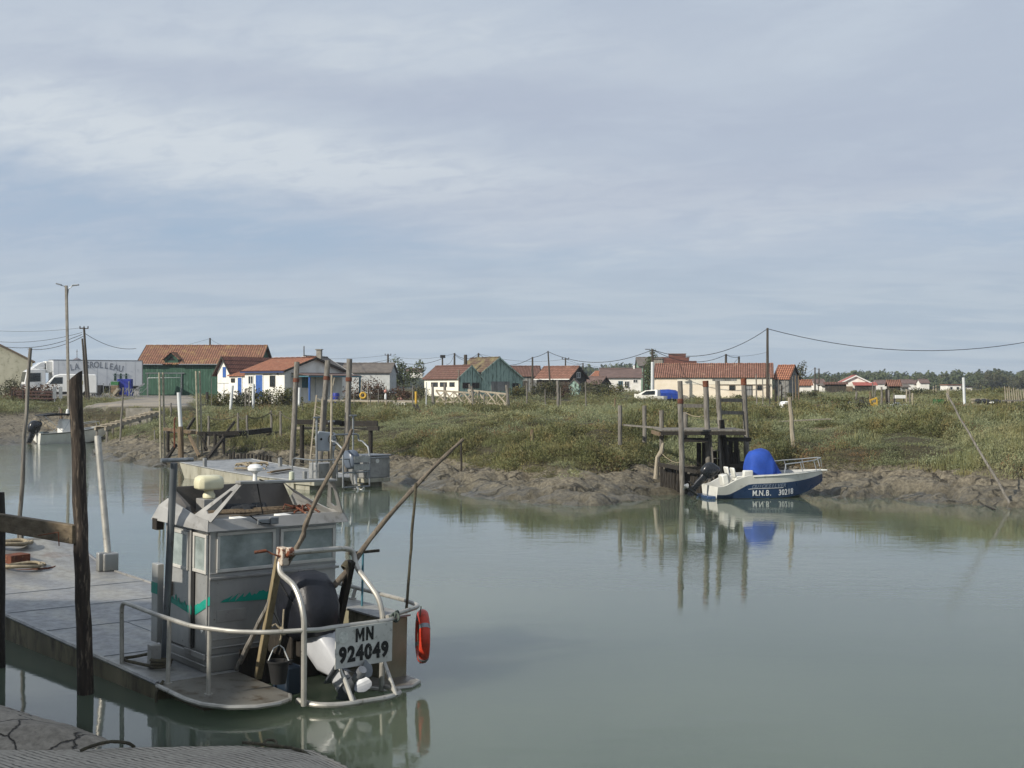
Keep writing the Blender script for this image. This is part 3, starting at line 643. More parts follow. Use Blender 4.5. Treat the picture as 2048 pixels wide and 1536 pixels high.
# -- green barn with dormer over the sliding door
bo = Vector((X(279, 160), 160, 3.5)); r_, rf_ = house('barn', 'dark green plank barn with tiled roof and a dormer over its door', bo, 0, 13.9, 8.5, 3.72, 5.85, MT['green_plank'], MT['roof_barn'], ov=.35, oe=.35, cat='barn', rake=MT['pole_wood'])
mb = MB(); mb.prism([(2.95, 3.3), (4.55, 3.3), (4.55, 4.25), (3.75, 4.95), (2.95, 4.25)], 'y', -.06, 3.2); dm = mb.build('dormer', MT['green_plank'], r_, False)
mb = MB()
for s in (-1, 1):
    a = [(3.75, -.4, 5.12), (3.75, 3.4, 5.12), (3.75+s*1.02, 3.4, 4.22), (3.75+s*1.02, -.4, 4.22)]; mb.slab(a if s > 0 else a[::-1], .1)
mb.build('dormer_roof', MT['roof_barn'], dm, False)
mb = MB(); mb.prism([(3.3, 4.12), (4.2, 4.12), (3.75, 4.62)], 'y', -.1, -.07); mb.build('gable_vent', MT['black'], dm, False)
mb = MB(); mb.bx(.95, 4.95, -.08, -.02, .1, 2.55); dd = mb.build('sliding_door', MT['green_plank'], r_, False)
mb = MB(); mb.bx(.7, 5.3, -.13, -.085, 2.56, 2.66); mb.bx(.9, .97, -.13, -.085, 0, 2.55); mb.bx(4.93, 5.0, -.13, -.085, 0, 2.55); mb.build('door_rail', MT['galv'], dd, False)
mb = MB(); mb.bx(6.9, 9.3, -.07, -.02, .1, 3.1); mb.build('plank_door', MT['green_plank'], r_, False)
mb = MB(); mb.tube([(-.4, -.42, 3.62), (2.8, -.42, 3.60)], .07); mb.tube([(4.7, -.42, 3.62), (14.2, -.42, 3.60)], .07); mb.build('gutter', MT['galv'], r_)

# -- white fishing hut complex
RZ = math.radians(-38); ec = Vector((X(569, 138), 138, 3.42))
mo = ec-rv(RZ, 6.0, 0)
r_, rf_ = house('fishing_hut', 'white hut with orange tiled roof, blue door and blue posted porch', mo, RZ, 6.0, 8.2, 2.72, 4.0, MT['white_wall'], MT['roof_orange'], ov=.35, oe=.35, rake=MT['dark_plank'],
   wins=[('f', .55, 1.35, 1.35, 2.25, 'window', GL), ('f', 1.75, 2.75, -.1, 2.3, 'door', BD), ('f', 3.85, 4.65, 1.1, 2.25, 'window', DK), ('r', 4.3, 6.6, .1, 2.2, 'door', (MT['white_paint'], MT['grey_wall'])), ('r', 2.4, 3.4, 1.0, 2.2, 'window', (MT['teal_paint'], MT['teal_paint']))])
mb = MB(); mb.bx(-.3, 6.3, -.40, -.37, 2.53, 2.66); mb.build('fascia', MT['navy_paint'], rf_, False)
mb = MB(); mb.slab([(6.02, .9, 2.55), (8.6, .9, 2.28), (8.6, 8.4, 2.28), (6.02, 8.4, 2.55)], .06); pr = mb.build('porch_roof', MT['roof_dim'], r_, False)
mb = MB(); mb.bx(8.52, 8.62, .85, 8.45, 2.08, 2.215); mb.bx(6.1, 8.5, .86, .93, 2.10, 2.21); mb.build('porch_beam', MT['teal_paint'], pr, False)
for y_ in (1.0, 8.2):
    mb = MB(); mb.bx(8.5, 8.64, y_-.07, y_+.07, -.3, 2.075); mb.build('porch_post', MT['blue_paint'] if y_ < 4 else MT['teal_paint'], r_, False)
mb = MB(); mb.prism([(1.25, 1.75), (1.85, 1.75), (1.55, 2.2)], 'x', 6.003, 6.03); mb.build('emblem', MT['dark_plank'], r_, False)
mb = MB(); mb.bx(2.8, 4.2, -.03, -.005, 2.33, 2.37); mb.ball((5.05, -.1, 2.4), .09, 8, 6); mb.build('wall_lamp', MT['dark_plank'], r_)
# lean-to and small gable building to its left
r_, rf_ = house('lean_to', 'low white lean-to with orange roof between the two white huts', ec-rv(RZ, 8.9, -.35), RZ, 2.75, 5.0, 2.25, 3.35, MT['white_wall'], MT['roof_orange'], ov=.02, oe=.25, rd=.9,
   wins=[('f', .35, .95, 1.55, 2.0, 'window', DK), ('f', 1.45, 2.05, 0, 2.05, 'door', BD)])
go = ec-rv(RZ, 10.0, -.6)
root = thing('oyster_hut', 'narrow white gabled hut with blue shutter beside the green barn', 'hut', go, RZ)
mb = MB(); mb.prism([(-1.05, -.6), (1.05, -.6), (1.05, 2.75), (0, 4.15), (-1.05, 2.75)], 'y', 0, 7.0); mb.build('wall', MT['white_wall'], root, False)
mb = MB(); mb.slab([(0, -.35, 4.3), (1.5, -.35, 2.32), (1.5, 7.2, 2.32), (0, 7.2, 4.3)][::-1], .12); mb.slab([(-.002, -.35, 4.3), (-.002, 7.2, 4.3), (-1.5, 7.2, 2.32), (-1.5, -.35, 2.32)][::-1], .12); rf_ = mb.build('roof', Mroof('brown_tile_turned', '#80594e', '#6f4d44', '#6b5a49', .58, 'y'), root, False)
for s in (-1, 1): mb = MB(); mb.slab([(s*.001, -.4, 4.34), (s*1.54, -.4, 2.32), (s*1.54, -.4, 2.12), (s*.001, -.4, 4.12)], .05, (0, 1, 0)); mb.build('barge_board', MT['dark_plank'], rf_, False)
mb = MB(); mb.bx(-.18, .32, -.05, -.01, 2.1, 3.2); mb.build('shutter', MT['blue_paint'], root, False)
mb = MB(); mb.bx(-1.0, 1.0, -.04, -.01, 1.45, 1.53); mb.bx(-1.0, 1.0, -.04, -.01, .35, .42); mb.bx(-.04, .04, -.04, -.01, .45, 1.42); mb.build('stable_door', MT['grey_wall'], root, False)

# -- behind
r_, rf_ = house('grey_house', 'grey roofed house with chimney behind the porch of the white hut', Vector((X(598, 168), 168, 3.5)), math.radians(90-12), 8, 6.6, 2.6, 4.7, MT['white_wall'], MT['roof_grey'], rake=MT['white_paint'])
r_.location = Vector((X(660, 168), 168, 3.5))
mb = MB(); mb.bx(2.2, 2.8, 2.0, 2.6, 4.0, 5.6); mb.bx(2.1, 2.9, 1.9, 2.7, 5.61, 5.72); mb.build('chimney', MT['concrete'], rf_, False)
house('white_shed', 'long white shed with dark grey roof behind the twin timber posts', Vector((X(684, 190), 190, 3.5)), math.radians(-4), 6.7, 6, 3.0, 4.2, MT['grey_wall'], MT['roof_grey'], cat='shed')
house('white_cottage', 'tiny white gable peeking over the grey roofed shed', Vector((X(689, 196), 200, 3.5)), math.radians(82), 6, 4.0, 3.2, 4.4, MT['white_wall'], MT['roof_grey'])
RG = math.radians(-57); fc = Vector((X(918, 178), 178, 3.45))
r_, rf_ = house('cream_building', 'cream building with brown tiled roof and small teal plank gable end', fc-rv(RG, 9.2, 0), RG, 9.2, 3.4, 2.25, 3.75, MT['cream_wall'], MT['roof_brown'], rd=.55, ov=.15, oe=.3, cat='workshop',
   wins=[('f', 1.9, 3.7, 1.05, 1.65, 'window', DK), ('f', 4.3, 6.1, 1.05, 1.65, 'window', DK), ('f', 6.8, 8.1, 1.05, 1.65, 'window', DK)], rake=MT['teal_plank'])
mb = MB(); mb.prism([(.02, -.5), (3.38, -.5), (3.38, 2.2), (.55*3.4, 3.68), (.02, 2.2)], 'x', 9.203, 9.26); gp_ = mb.build('gable_cladding', MT['teal_plank'], r_, False)
for a in (.5, 1.9): opening(r_, 'r', 9.26, 3.4, a, a+1.15, .85, 1.6, 'window', (MT['glass'], MT['dark_plank']))
mb = MB(); mb.tube([(7.2, 2.2, 3.5), (7.2, 2.2, 5.3)], .22, 10); mb.build('chimney', MT['pole_wood'], rf_)
g2 = fc+rv(RG, -7.0, 3.45)
r_, rf_ = house('teal_barn', 'big teal plank barn with lichen covered roof and barred windows', g2, RG, 7.0, 6.5, 2.85, 4.85, MT['teal_plank'], MT['roof_lichen'], hwb=2.1, rd=.42, ov=.2, oe=.15, cat='barn', rake=MT['teal_plank'],
   wins=[('r', 4.7, 6.0, .75, 1.6, 'window', (MT['glass'], MT['teal_plank']))])
mb = MB(); mb.bx(7.003, 7.06, 1.5, 4.4, .5, 1.75); mb.build('sliding_shutter', MT['grey_plank'], r_, False)
RG = math.radians(-35)
r_, _ = house('brown_shed', 'dull brown roofed shed just right of the big teal barn', Vector((X(1012, 212), 212, 3.5)), math.radians(-6), 4.9, 5, 2.7, 4.1, MT['grey_plank'], MT['roof_brown'], cat='shed', wins=[('f', 1.3, 2.2, 0, 1.9, 'door', (MT['dark_plank'], MT['grey_plank'])), ('f', 2.5, 3.4, 0, 1.9, 'door', (MT['dark_plank'], MT['grey_plank']))])
i2 = Vector((X(1139, 186), 186, 3.5)); r_, _ = house('dark_gabled_house', 'orange brown roofed house with dark plank gable and white window', i2-rv(RG, 5.4, 0), RG, 5.4, 4.4, 2.2, 3.7, MT['dark_plank'], MT['roof_long'], rake=MT['dark_plank'], wins=[('r', 1.8, 2.7, 2.2, 3.0, 'window', GL)])
mb = MB(); mb.bx(-.3, 5.6, -.40, -.34, 1.95, 2.08); mb.build('gutter', MT['white_paint'], r_, False)
house('green_hut', 'tiny pale green gabled hut between the shrubs', Vector((X(1158, 182), 182, 3.4)), math.radians(80), 2.2, 1.35, 1.35, 2.0, MT['teal_plank'], MT['roof_grey'], cat='hut', ov=.12, oe=.1)
r_, _ = house('orange_roofed_house', 'white gabled house with bright orange roof, right of dark gable', Vector((X(1174, 232), 232, 3.5)), RG, 3.6, 7.5, 2.0, 3.5, MT['grey_wall'], MT['roof_orange'], rd=.4, rake=MT['white_paint'], wins=[('r', 2.3, 4.0, 1.9, 2.5, 'window', DK)])
house('dark_lean_shed', 'low brown roofed dark shed in front of the orange roofed house', Vector((X(1170, 196), 196, 3.5)), RG, 2.6, 2.4, 1.5, 2.3, MT['dark_plank'], MT['roof_dim'], cat='shed')
r_, rf_ = house('long_white_house', 'long low white house with dull brown roof and teal windows', Vector((X(1202, 222), 222, 3.5)), math.radians(-3), 6.5, 7, 2.5, 3.9, MT['white_wall'], MT['roof_dim'], wins=[('f', 2.8, 3.5, .75, 1.9, 'window', (MT['glass'], MT['teal_paint'])), ('f', 3.8, 4.6, .75, 1.9, 'window', GL), ('f', 5.2, 5.9, 1.6, 2.2, 'window', GL)])
mb = MB(); mb.bx(5.3, 5.6, 3.2, 3.5, 3.8, 4.5); mb.build('chimney', MT['white_paint'], rf_, False)
house('pale_green_shed', 'pale green shed half hidden by the tree beside the beige building', Vector((X(1278, 236), 236, 3.5)), 0, 4.4, 5, 4.6, 6.0, M('pale_green_wall', '#7f9a86', '#728b78', 1, .85), MT['roof_grey'], cat='shed', rd=.7)
# -- long beige building
RB = math.radians(-10); bo = Vector((X(1309, 150), 150, 3.4))
r_, rf_ = house('long_beige_building', 'long beige building with red tiled roof and worn white band', bo, RB, 12.7, 6.4, 2.2, 3.55, MT['beige_wall'], MT['roof_long'], ov=.15, oe=.25, cat='building', rake=MT['dark_plank'],
   wins=[('f', 8.1, 8.75, .75, 1.25, 'window', DK), ('f', 9.7, 10.5, -.1, 1.2, 'door', (MT['grey_plank'], MT['dark_plank'])), ('f', 11.1, 11.65, .75, 1.25, 'window', DK)])
mb = MB(); mb.bx(2.5, 12.68, -.025, -.004, 1.38, 2.12); mb.build('white_band', MT['pale_band'], r_, False)
mb = MB(); mb.bx(6.3, 8.9, -.045, -.028, 1.75, 2.0); mb.build('faded_sign_board', MT['grey_plank'], r_, False)
mb = MB(); mb.bx(6.75, 12.6, -.07, -.005, 1.30, 1.36); mb.build('ledge', MT['wood_brown'], r_, False)
o2 = bo+rv(RB, 12.95, .8)
r_, _ = house('grey_gabled_shed', 'orange roofed shed with weathered grey plank gable at the end of the beige building', o2, math.radians(-25), 1.6, 4.6, 2.0, 3.35, MT['grey_plank'], MT['roof_orange'], ov=.15, oe=.2, cat='shed', rake=MT['dark_plank'])
r_ = thing('stepped_brick_building', 'dark red brick building with stepped parapet behind the beige building', 'building', Vector((X(1322, 166), 166, 3.5)), math.radians(-6))
mb = MB(); mb.bx(0, 4.3, 0, 5, -.5, 4.15); mb.bx(.15, 3.4, -.02, .4, 4.152, 4.55); mb.bx(.9, 3.0, -.04, .38, 4.553, 4.95); mb.build('stepped_wall', MT['brick'], r_, False, .02)
mb = MB(); mb.bx(.85, 3.05, -.08, .42, 4.952, 5.05); mb.bx(3.06, 3.5, -.06, .42, 4.552, 4.62); mb.bx(.1, .84, -.06, .42, 4.552, 4.62); mb.build('coping', MT['roof_dim'], r_, False)
r_ = thing('grey_annex', 'grey rendered annex at the left end of the beige building', 'building', Vector((X(1306, 158), 158, 3.4)), RB)
mb = MB(); mb.prism([(0, -.5), (3.4, -.5), (3.4, 3.1), (1.9, 4.3), (0, 4.3)], 'x', 0, 1.1); mb.build('wall', MT['concrete'], r_, False); mb = MB(); mb.bx(-.1, 1.2, -.1, 2.0, 4.31, 4.4); mb.build('flat_roof', MT['roof_grey'], r_, False)
# -- scattered huts on the right
house('orange_hut', 'white hut with orange roof behind thin stakes, right of the grey shed', Vector((X(1588, 198), 198, 3.5)), math.radians(-4), 2.5, 3, 1.25, 1.85, MT['white_wall'], MT['roof_orange'], cat='hut')
house('dark_shed', 'dark brown open shed left of the red gabled house', Vector((X(1650, 205), 205, 3.5)), math.radians(-14), 3.1, 3.5, 1.35, 1.5, MT['dark_plank'], MT['roof_brown'], cat='shed', rd=.3)
house('white_block', 'small white block hut beside the dark brown shed', Vector((X(1644, 210), 210, 3.5)), 0, .95, 2, 1.15, 1.3, MT['white_wall'], MT['roof_grey'], cat='hut')
r_, rf_ = house('red_gabled_house', 'white house with red gable roof and dark veranda', Vector((X(1741, 228), 228, 3.5)), math.radians(84), 5, 4.8, 1.6, 2.75, MT['white_wall'], MT['roof_red'], ov=.3, oe=.5, rake=MT['white_paint'])
mb = MB(); mb.slab([(-1.8, -.9, 1.25), (-1.8, 3.0, 1.25), (-.02, 3.0, 1.75), (-.02, -.9, 1.75)], .08); pv = mb.build('veranda_roof', MT['roof_red'], r_, False); mb = MB(); mb.bx(-1.6, -.05, -.5, 2.6, -.3, 1.15); mb.build('veranda_wall', MT['dark_plank'], r_, False)
mb = MB(); mb.bx(-1.2, -.05, 3.1, 4.4, -.3, 1.05); mb.build('boarded_bay', MT['wood_brown'], r_, False)
house('stilt_hut', 'little dark hut with orange brown roof standing among stakes', Vector((X(1778, 188), 188, 3.5)), math.radians(-6), 1.55, 2, 1.2, 1.75, MT['dark_plank'], MT['roof_long'], cat='hut', ov=.2)
house('white_hut', 'low white hut right of the little dark hut', Vector((X(1803, 195), 195, 3.5)), 0, 1.0, 2, .95, 1.2, MT['grey_wall'], MT['roof_grey'], cat='hut')
r_ = thing('modern_house', 'flat roofed white house alone before the woods', 'house', Vector((X(1895, 300), 300, 3.4)), 0)
mb = MB(); mb.bx(0, 3.0, 0, 5, -.5, 1.35); mb.bx(3.01, 5.8, 1.2, 5, -.5, .95); mb.build('wall', MT['white_wall'], r_, False); mb = MB(); mb.bx(-.2, 3.1, -.2, 5, 1.36, 1.55); mb.bx(3.11, 5.9, 1.0, 5, .96, 1.1); mb.build('roof', MT['roof_long'], r_, False)
mb = MB(); mb.bx(.6, 1.1, -.03, .1, .4, 1.0); mb.bx(2.0, 2.5, -.03, .1, .4, 1.0); mb.build('window', MT['glass'], r_, False)
for i, (px, d, l, h, nm) in enumerate([(1803, 400, 3.6, 1.3, 'first of the far white houses beneath the woods dip'), (1822, 410, 3.2, 1.1, 'far white house in the dip, second from the left'), (1841, 405, 2.6, 1.4, 'far white house at the right of the dip'), (1752, 420, 6.0, 1.2, 'far white house just above the red gabled roof'), (1628, 380, 3.0, 1.3, 'far white house left of the red gabled house'), (812, 420, 5.0, 1.3, 'far white house between the bush and the cream building')]):
    house('far_house', nm, Vector((X(px, d), d, 3.5+(4.2 if px < 900 else .6))), 0, l, 4, h, h+1.0, MT['white_wall'], MT['roof_dim'], group='far white houses under the wooded rise')
# -- water tower far left
r_ = thing('water_tower', 'violet grey water tower with mast rising behind the lorry', 'tower', Vector((X(154, 520), 520, 3.5)))
mb = MB(); mb.lathe([(.9, 0), (.9, 8.6), (1.5, 9.0), (1.5, 10.9), (1.35, 11.3), (.2, 11.9)], (0, 0, 0), 20); mb.build('tank', M('tower_concrete', '#6f6a70', '#625e66', .6, .85), r_); mb = MB(); mb.tube([(0, 0, 11.8), (0, 0, 15.0)], .12, 6); mb.tube([(-.4, 0, 14.2), (.4, 0, 14.2)], .06, 6); mb.build('mast', MT['pole_wood'], r_)

# ================================================================ vehicles
def wheel(root, x, y, r, w, s):
    mb = MB(); mb.lathe([(r*.62, -w/2), (r*.95, -w/2), (r, -w*.3), (r, w*.3), (r*.95, w/2), (r*.62, w/2)], (x, y, r), 20, (0, 1, 0)); o = mb.build('wheel', MT['black'], root)
    mb = MB(); mb.lathe([(r*.15, w*.30*s), (r*.6, w*.22*s), (r*.62, w*.48*s), (r*.1, w*.40*s)], (x, y, r), 16, (0, 1, 0)); mb.build('rim', MT['rim'], o); return o
tf = math.atan2(-.50, -.866); tw = thing('lorry', 'white refrigerated lorry with grey lettering on its long box body', 'lorry', Vector((X(106, 150), 150, 3.45)), tf)
mb = MB(); mb.bx(-9.8, 0, -2.5, 0, 1.15, 3.98); bx_ = mb.build('box_body', M('lorry_panel', '#dadcde', '#d0d3d6', .4, .4, c3='#b9bdc2', sc3=1.2), tw, False, .05)
mb = MB(); mb.bx(-9.85, .02, -2.52, .015, 3.99, 4.06); mb.bx(-9.86, -9.76, .004, .03, 1.1, 3.98); mb.build('body_rail', MT['rim'], bx_, False)
for i in range(9):
    mb = MB(); xx = -9.0+i*1.05
mb = MB(); [mb.bx(-9.0+i*1.05, -8.985+i*1.05, .002, .006, 1.2, 3.9) for i in range(9)]; mb.build('panel_seams', MT['rim'], bx_, False)
mb = MB(); mb.bx(-9.6, 1.2, -2.2, -.3, .75, 1.12); mb.bx(-8.0, -3.4, -.5, -.1, .35, .95); mb.build('chassis', MT['black'], tw, False, .02)
mb = MB(); mb.box((.35, -1.25, 3.25), (.65, 1.9, 1.25)); mb.build('fridge_unit', MT['white_paint'], tw, False, .06)
mb = MB(); mb.prism([(.75, .6), (2.95, .6), (3.0, 1.5), (2.75, 2.75), (2.3, 3.0), (.75, 3.0)], 'y', -2.45, -.05); cb = mb.build('cab', MT['white_gloss'], tw, True, .08)
mb = MB(); mb.prism([(.8, 3.05), (2.2, 3.02), (1.2, 3.75), (.8, 3.8)], 'y', -2.2, -.3); mb.build('roof_deflector', MT['white_gloss'], cb, True, .05)
mb = MB(); mb.slab([(2.995, -2.25, 1.62), (2.995, -.25, 1.62), (2.775, -.25, 2.7), (2.775, -2.25, 2.7)], .02, (-1, 0, 0)); mb.xf(Matrix.Translation((.025, 0, 0))); mb.build('windscreen', MT['glass'], cb, False)
mb = MB(); mb.prism([(1.3, 1.65), (2.7, 1.6), (2.6, 2.55), (1.3, 2.6)], 'y', -.06, -.035); mb.build('side_window', MT['glass'], cb, False)
mb = MB(); mb.bx(2.9, 3.02, -2.3, -.2, .7, 1.35); [mb.bx(3.02, 3.04, -2.1, -.4, .8+.13*i, .86+.13*i) for i in range(4)]; mb.build('grille', MT['rim'], cb, False)
for y_ in (-2.15, -.35): mb = MB(); mb.box((3.02, y_, .85), (.06, .35, .22)); mb.build('headlight', MT['white_paint'], cb, False, .02)
mb = MB(); mb.box((2.72, .12, 2.1), (.14, .16, .55)); mb.build('mirror', MT['black'], cb, False, .03)
for xx in (2.0, -7.2, -8.4): wheel(tw, xx, -.2, .5, .32, 1)
for xx in (2.0, -7.2, -8.4): wheel(tw, xx, -2.3, .5, .32, -1)
LT = M('grey_lettering', '#80858d', None, rough=.6); lm = LT
word = 'LA GROLLEAU'; span = 5.9
for i, ch in enumerate(word):
    if ch == ' ': continue
    u_ = (i+.5)/len(word); xx = -1.75-u_*span*1.0; zz = 3.12+.42*math.sin(u_*math.pi)-.12*u_
    ang = (.5-u_)*.38
    text('letter', ch, .98, LT, bx_, facing((xx, .012, zz), (-math.cos(ang), 0, math.sin(ang)), (math.sin(ang), 0, math.cos(ang))), .004, .018, sx=.82)
mb = MB()
for i in range(3):
    cx = -6.75-i*.62
    mb.prism([(cx-.14, 1.75), (cx+.14, 1.75), (cx+.10, 2.3), (cx-.10, 2.3)], 'y', .006, .02); mb.ball((cx, .012, 2.45), (.12, .012, .14), 10, 6)
    mb.bar((cx-.08, .013, 2.2), (cx-.27, .013, 2.5), .06, .012); mb.bar((cx+.08, .013, 2.2), (cx+.27, .013, 2.5), .06, .012)
mb.build('figure_logo', M('dark_green_print', '#2f4a3c', None, rough=.6), bx_, False)
vf = math.atan2(-.3, -.95); vn = thing('van', 'white panel van with dark bumper parked in front of the lorry', 'van', Vector((X(73, 141), 141, 3.4)), vf)
mb = MB(); mb.prism([(-6, .42), (-6, 2.2), (-5.85, 2.42), (-2.3, 2.45), (-1.75, 2.28), (-.95, 1.42), (-.2, 1.12), (0, .85), (0, .42)], 'y', -2.0, 0); vb = mb.build('body', MT['white_gloss'], vn, True, .10)
mb = MB(); mb.slab([(-1.72, -1.8, 2.2), (-.98, -1.85, 1.46), (-.98, -.15, 1.46), (-1.72, -.2, 2.2)], .02); mb.xf(Matrix.Translation((.05, 0, .04))); mb.build('windscreen', MT['glass'], vb, False)
mb = MB(); mb.prism([(-2.55, 1.45), (-1.25, 1.4), (-1.75, 2.1), (-2.55, 2.12)], 'y', .002, .02); mb.build('side_window', MT['glass'], vb, False)
mb = MB(); mb.bx(-.35, .06, -2.02, .03, .3, .78); mb.bx(-4.3, -1.6, -.05, .03, .36, .62); mb.build('bumper', MT['black'], vb, False, .04)
mb = MB(); mb.prism([(-.62, 1.02), (-.1, .92), (-.15, 1.1), (-.6, 1.24)], 'y', -.2, .012); mb.build('headlight', MT['rim'], vb, False)
mb = MB(); mb.prism([(-4.6, 1.35), (-3.4, 1.35), (-3.4, 1.75), (-4.6, 1.75)], 'y', .003, .008); mb.build('side_badge', M('pale_print', '#bdb489', '#b0a984', 4, .5), vb, False)
for xx in (-1.05, -4.9):
    wheel(vn, xx, -.12, .36, .26, 1); wheel(vn, xx, -1.88, .36, .26, -1)

# ================================================================ utility poles, lamps and wires
def log(mb, a, b, r0, r1, n=6, seg=9, amp=.02, jit=.06, bend=0.0):
    pts = wob(a, b, n, amp, bend); return mb.tube(pts, [r0+(r1-r0)*i/n for i in range(n+1)], seg, jit)
TOPS = {}
def upole(key, label, px, py, d, r=.12, pxb=None, arm=None, mat='pole_wood', seen=True):
    b = gp(pxb or px, d); b.z -= .4; tpt = at(px, py, d); root = thing('utility_pole', label, 'utility pole', Vector((b.x, b.y, b.z)), group='utility poles carrying the wires')
    mb = MB(); log(mb, b, tpt, r*1.2, r*.85, 5, 8, .01, .02); mb.build('pole', MT[mat], root, world=True)
    if arm:
        mb = MB(); mb.bar(tpt+Vector((-arm, 0, -.1)), tpt+Vector((arm, 0, -.1)), .09); ca = mb.build('cross_arm', MT['pole_wood'], root, False, world=True)
        for s in (-1, 0, 1): mb = MB(); mb.lathe([(.05, 0), (.07, .05), (.05, .1), (.06, .16), (.02, .2)], tpt+Vector((s*arm*.9, 0, -.05)), 8); mb.build('insulator', MT['black'], ca, world=True)
    TOPS[key] = tpt; return root
upole('a', 'leaning wooden utility pole with props beside the street lamp', 168, 655, 138, .13, 178, .45)
mb = MB(); log(mb, gp(174, 138.6, -.3), at(164.5, 677, 138.5), .12, .09); tag(mb.build('prop_pole', MT['pole_wood']), 'shorter wooden prop leaning against the utility pole by the lorry', 'pole')
upole('b', 'wooden utility pole rising behind the green barn roof', 420, 676, 172, .13)
upole('c', 'thin bare mast behind the orange hut roof', 608, 692, 165, .07)
upole('d', 'utility pole with cross arm behind the long grey roofed shed', 776, 709, 214, .16, None, .5)
upole('e', 'utility pole with a dark box on top, left of the teal barn', 885, 713, 206, .13)
mb = MB(); mb.box(at(885.5, 713, 206), (.75, .5, .45)); tag(mb.build('transformer_box', MT['black']), 'dark transformer box on top of the short utility pole', 'transformer')
upole('f', 'utility pole with a gull-white cap over the cream roof', 909, 706, 200, .15)
upole('g', 'utility pole behind the lichen covered ridge', 957, 706, 200, .15)
upole('h', 'utility pole between the teal barn and brown shed', 1065, 714, 182, .13)
upole('i', 'tall thin leaning utility pole over the orange brown roof', 1096, 702, 172, .10, 1102)
upole('j', 'utility pole with cross arm before the orange brown roof', 1131, 717, 190, .11, None, .5)
upole('k', 'short dark utility pole above the far orange roof', 1166, 726, 240, .13)
upole('l', 'pale based lamp pole at the left end of the beige building', 1305, 698, 146, .14)
upole('m', 'wooden pole standing behind the beige ridge, left of two', 1452, 708, 170, .16)
upole('n', 'wooden pole with strut behind the beige ridge, right of two', 1478, 713, 170, .14)
upole('o', 'tallest utility pole in front of the right end of the beige building', 1535, 656, 143, .14)
upole('p', 'dark thin pole beside the tree left of the beige building', 1287, 731, 190, .10)
upole('q', 'distant pole left of a pair before the wooded rise', 1630, 735, 215, .12)
upole('r', 'distant pole right of a pair before the wooded rise', 1638, 737, 214, .12)
mb = MB(); g = at(1305, 724, 145.7); mb.tube([gp(1304.4, 145.7), g], .165, 10); tag(mb.build('pole_sleeve', MT['pvc']), 'white sleeve around the foot of the lamp pole', 'sleeve')
la = at(1305, 699, 146); root = thing('lamp_head', 'small grey lamp head on the pole by the beige building', 'lamp', la); mb = MB(); mb.tube([la+Vector((-.1, 0, -.2)), la+Vector((-.4, -.1, .0))], .03, 6); mb.build('bracket', MT['galv'], root, world=True); mb = MB(); mb.box(la+Vector((-.55, -.1, .02)), (.5, .22, .1), 0); mb.build('lamp_housing', MT['galv'], root, False, .03, world=True)
lb = gp(138, 125, -.3); lt = at(132.5, 571, 125); root = thing('street_lamp', 'tall concrete street lamp with two angled arms', 'street lamp', lb)
mb = MB(); mb.bar(lb, lt, .26, .22); mb.build('pole', MT['concrete'], root, False, .03, world=True)
for s, (ex, ey) in ((-1, (112, 567)), (1, (158, 569.5))):
    e = at(ex, ey, 125); mb = MB(); a0 = lt+Vector((s*.12, 0, -1.0 if s > 0 else -.15)); k = lt.lerp(e, .45)+Vector((0, 0, -.08)); mb.tube([a0, lt+Vector((s*.2, 0, -.35 if s > 0 else -.05)), k, e.lerp(k, .5)], .04, 6); ar = mb.build('arm', MT['galv'], root, world=True)
    mb = MB(); mb.bar(k+Vector((0, 0, .05)), e, .28, .12); mb.build('lamp_housing', MT['galv'], ar, False, .04, world=True)
def wire(a, b, drop, label, r=.022):
    a = TOPS[a]+Vector((0, 0, -.08)) if isinstance(a, str) else a; b = TOPS[b]+Vector((0, 0, -.08)) if isinstance(b, str) else b
    mb = MB(); mb.tube(sag(a, b, drop, 18), r, 5, cap=False); tag(mb.build('overhead_wire', MT['wire']), label, 'wire', 'overhead wires between the poles')
A = TOPS['a']
wire(at(-40, 659, 150), A, .3, 'topmost overhead wire running left from the leaning pole', .016)
wire(at(-40, 679, 150), A+Vector((-.2, 0, -.5)), .6, 'second overhead wire down from the leaning pole to the left edge', .022)
wire(at(-40, 683, 150), A+Vector((-.2, 0, -.7)), 1.0, 'sagging double strand wire left of the leaning pole', .03)
wire(at(55, 698, 165), A+Vector((-.1, 0, -.9)), .5, 'thick service wire from leaning pole down to the tan shed', .032)
wire(A+Vector((.1, 0, -.6)), at(272, 697, 160), .55, 'wire from the leaning pole to the green barn ridge', .028)
wire(at(280, 716, 160), 'b', .0, 'faint wire climbing to the pole behind the barn', .014)
wire('b', at(468, 690, 172), .4, 'faint wire falling right from the pole behind the barn', .014)
wire('d', at(600, 716, 170), .3, 'upper wire from the cross arm pole to the grey house', .016)
wire(TOPS['d']+Vector((0, 0, -.8)), at(655, 727, 172), .35, 'thick wire from the cross arm pole to the grey house', .03)
wire(TOPS['d']+Vector((0, 0, -1.0)), at(752, 734, 196), .05, 'stay wire dropping to the long grey roof', .02)
wire('d', 'f', .7, 'long slack wire between the cross arm pole and cream roof', .018)
wire(TOPS['d']+Vector((0, 0, -.6)), TOPS['e']+Vector((0, 0, -.3)), .9, 'thick slack wire to the box-topped pole', .034)
wire(TOPS['d']+Vector((0, 0, -.9)), at(815, 737, 206), .1, 'thin wire falling to the bush right of the cross arm pole', .016)
wire('f', 'g', .75, 'slack upper wire between the two poles above the cream roof', .03)
wire(TOPS['f']+Vector((0, 0, -.2)), TOPS['g']+Vector((0, 0, -.3)), .85, 'slack lower wire between the two poles above the cream roof', .024)
wire('f', at(893, 728, 190), .5, 'curved service wire from the cream roof pole to its eaves', .022)
wire('g', 'h', 1.35, 'heavy wire sagging from lichen ridge pole to the next pole', .034)
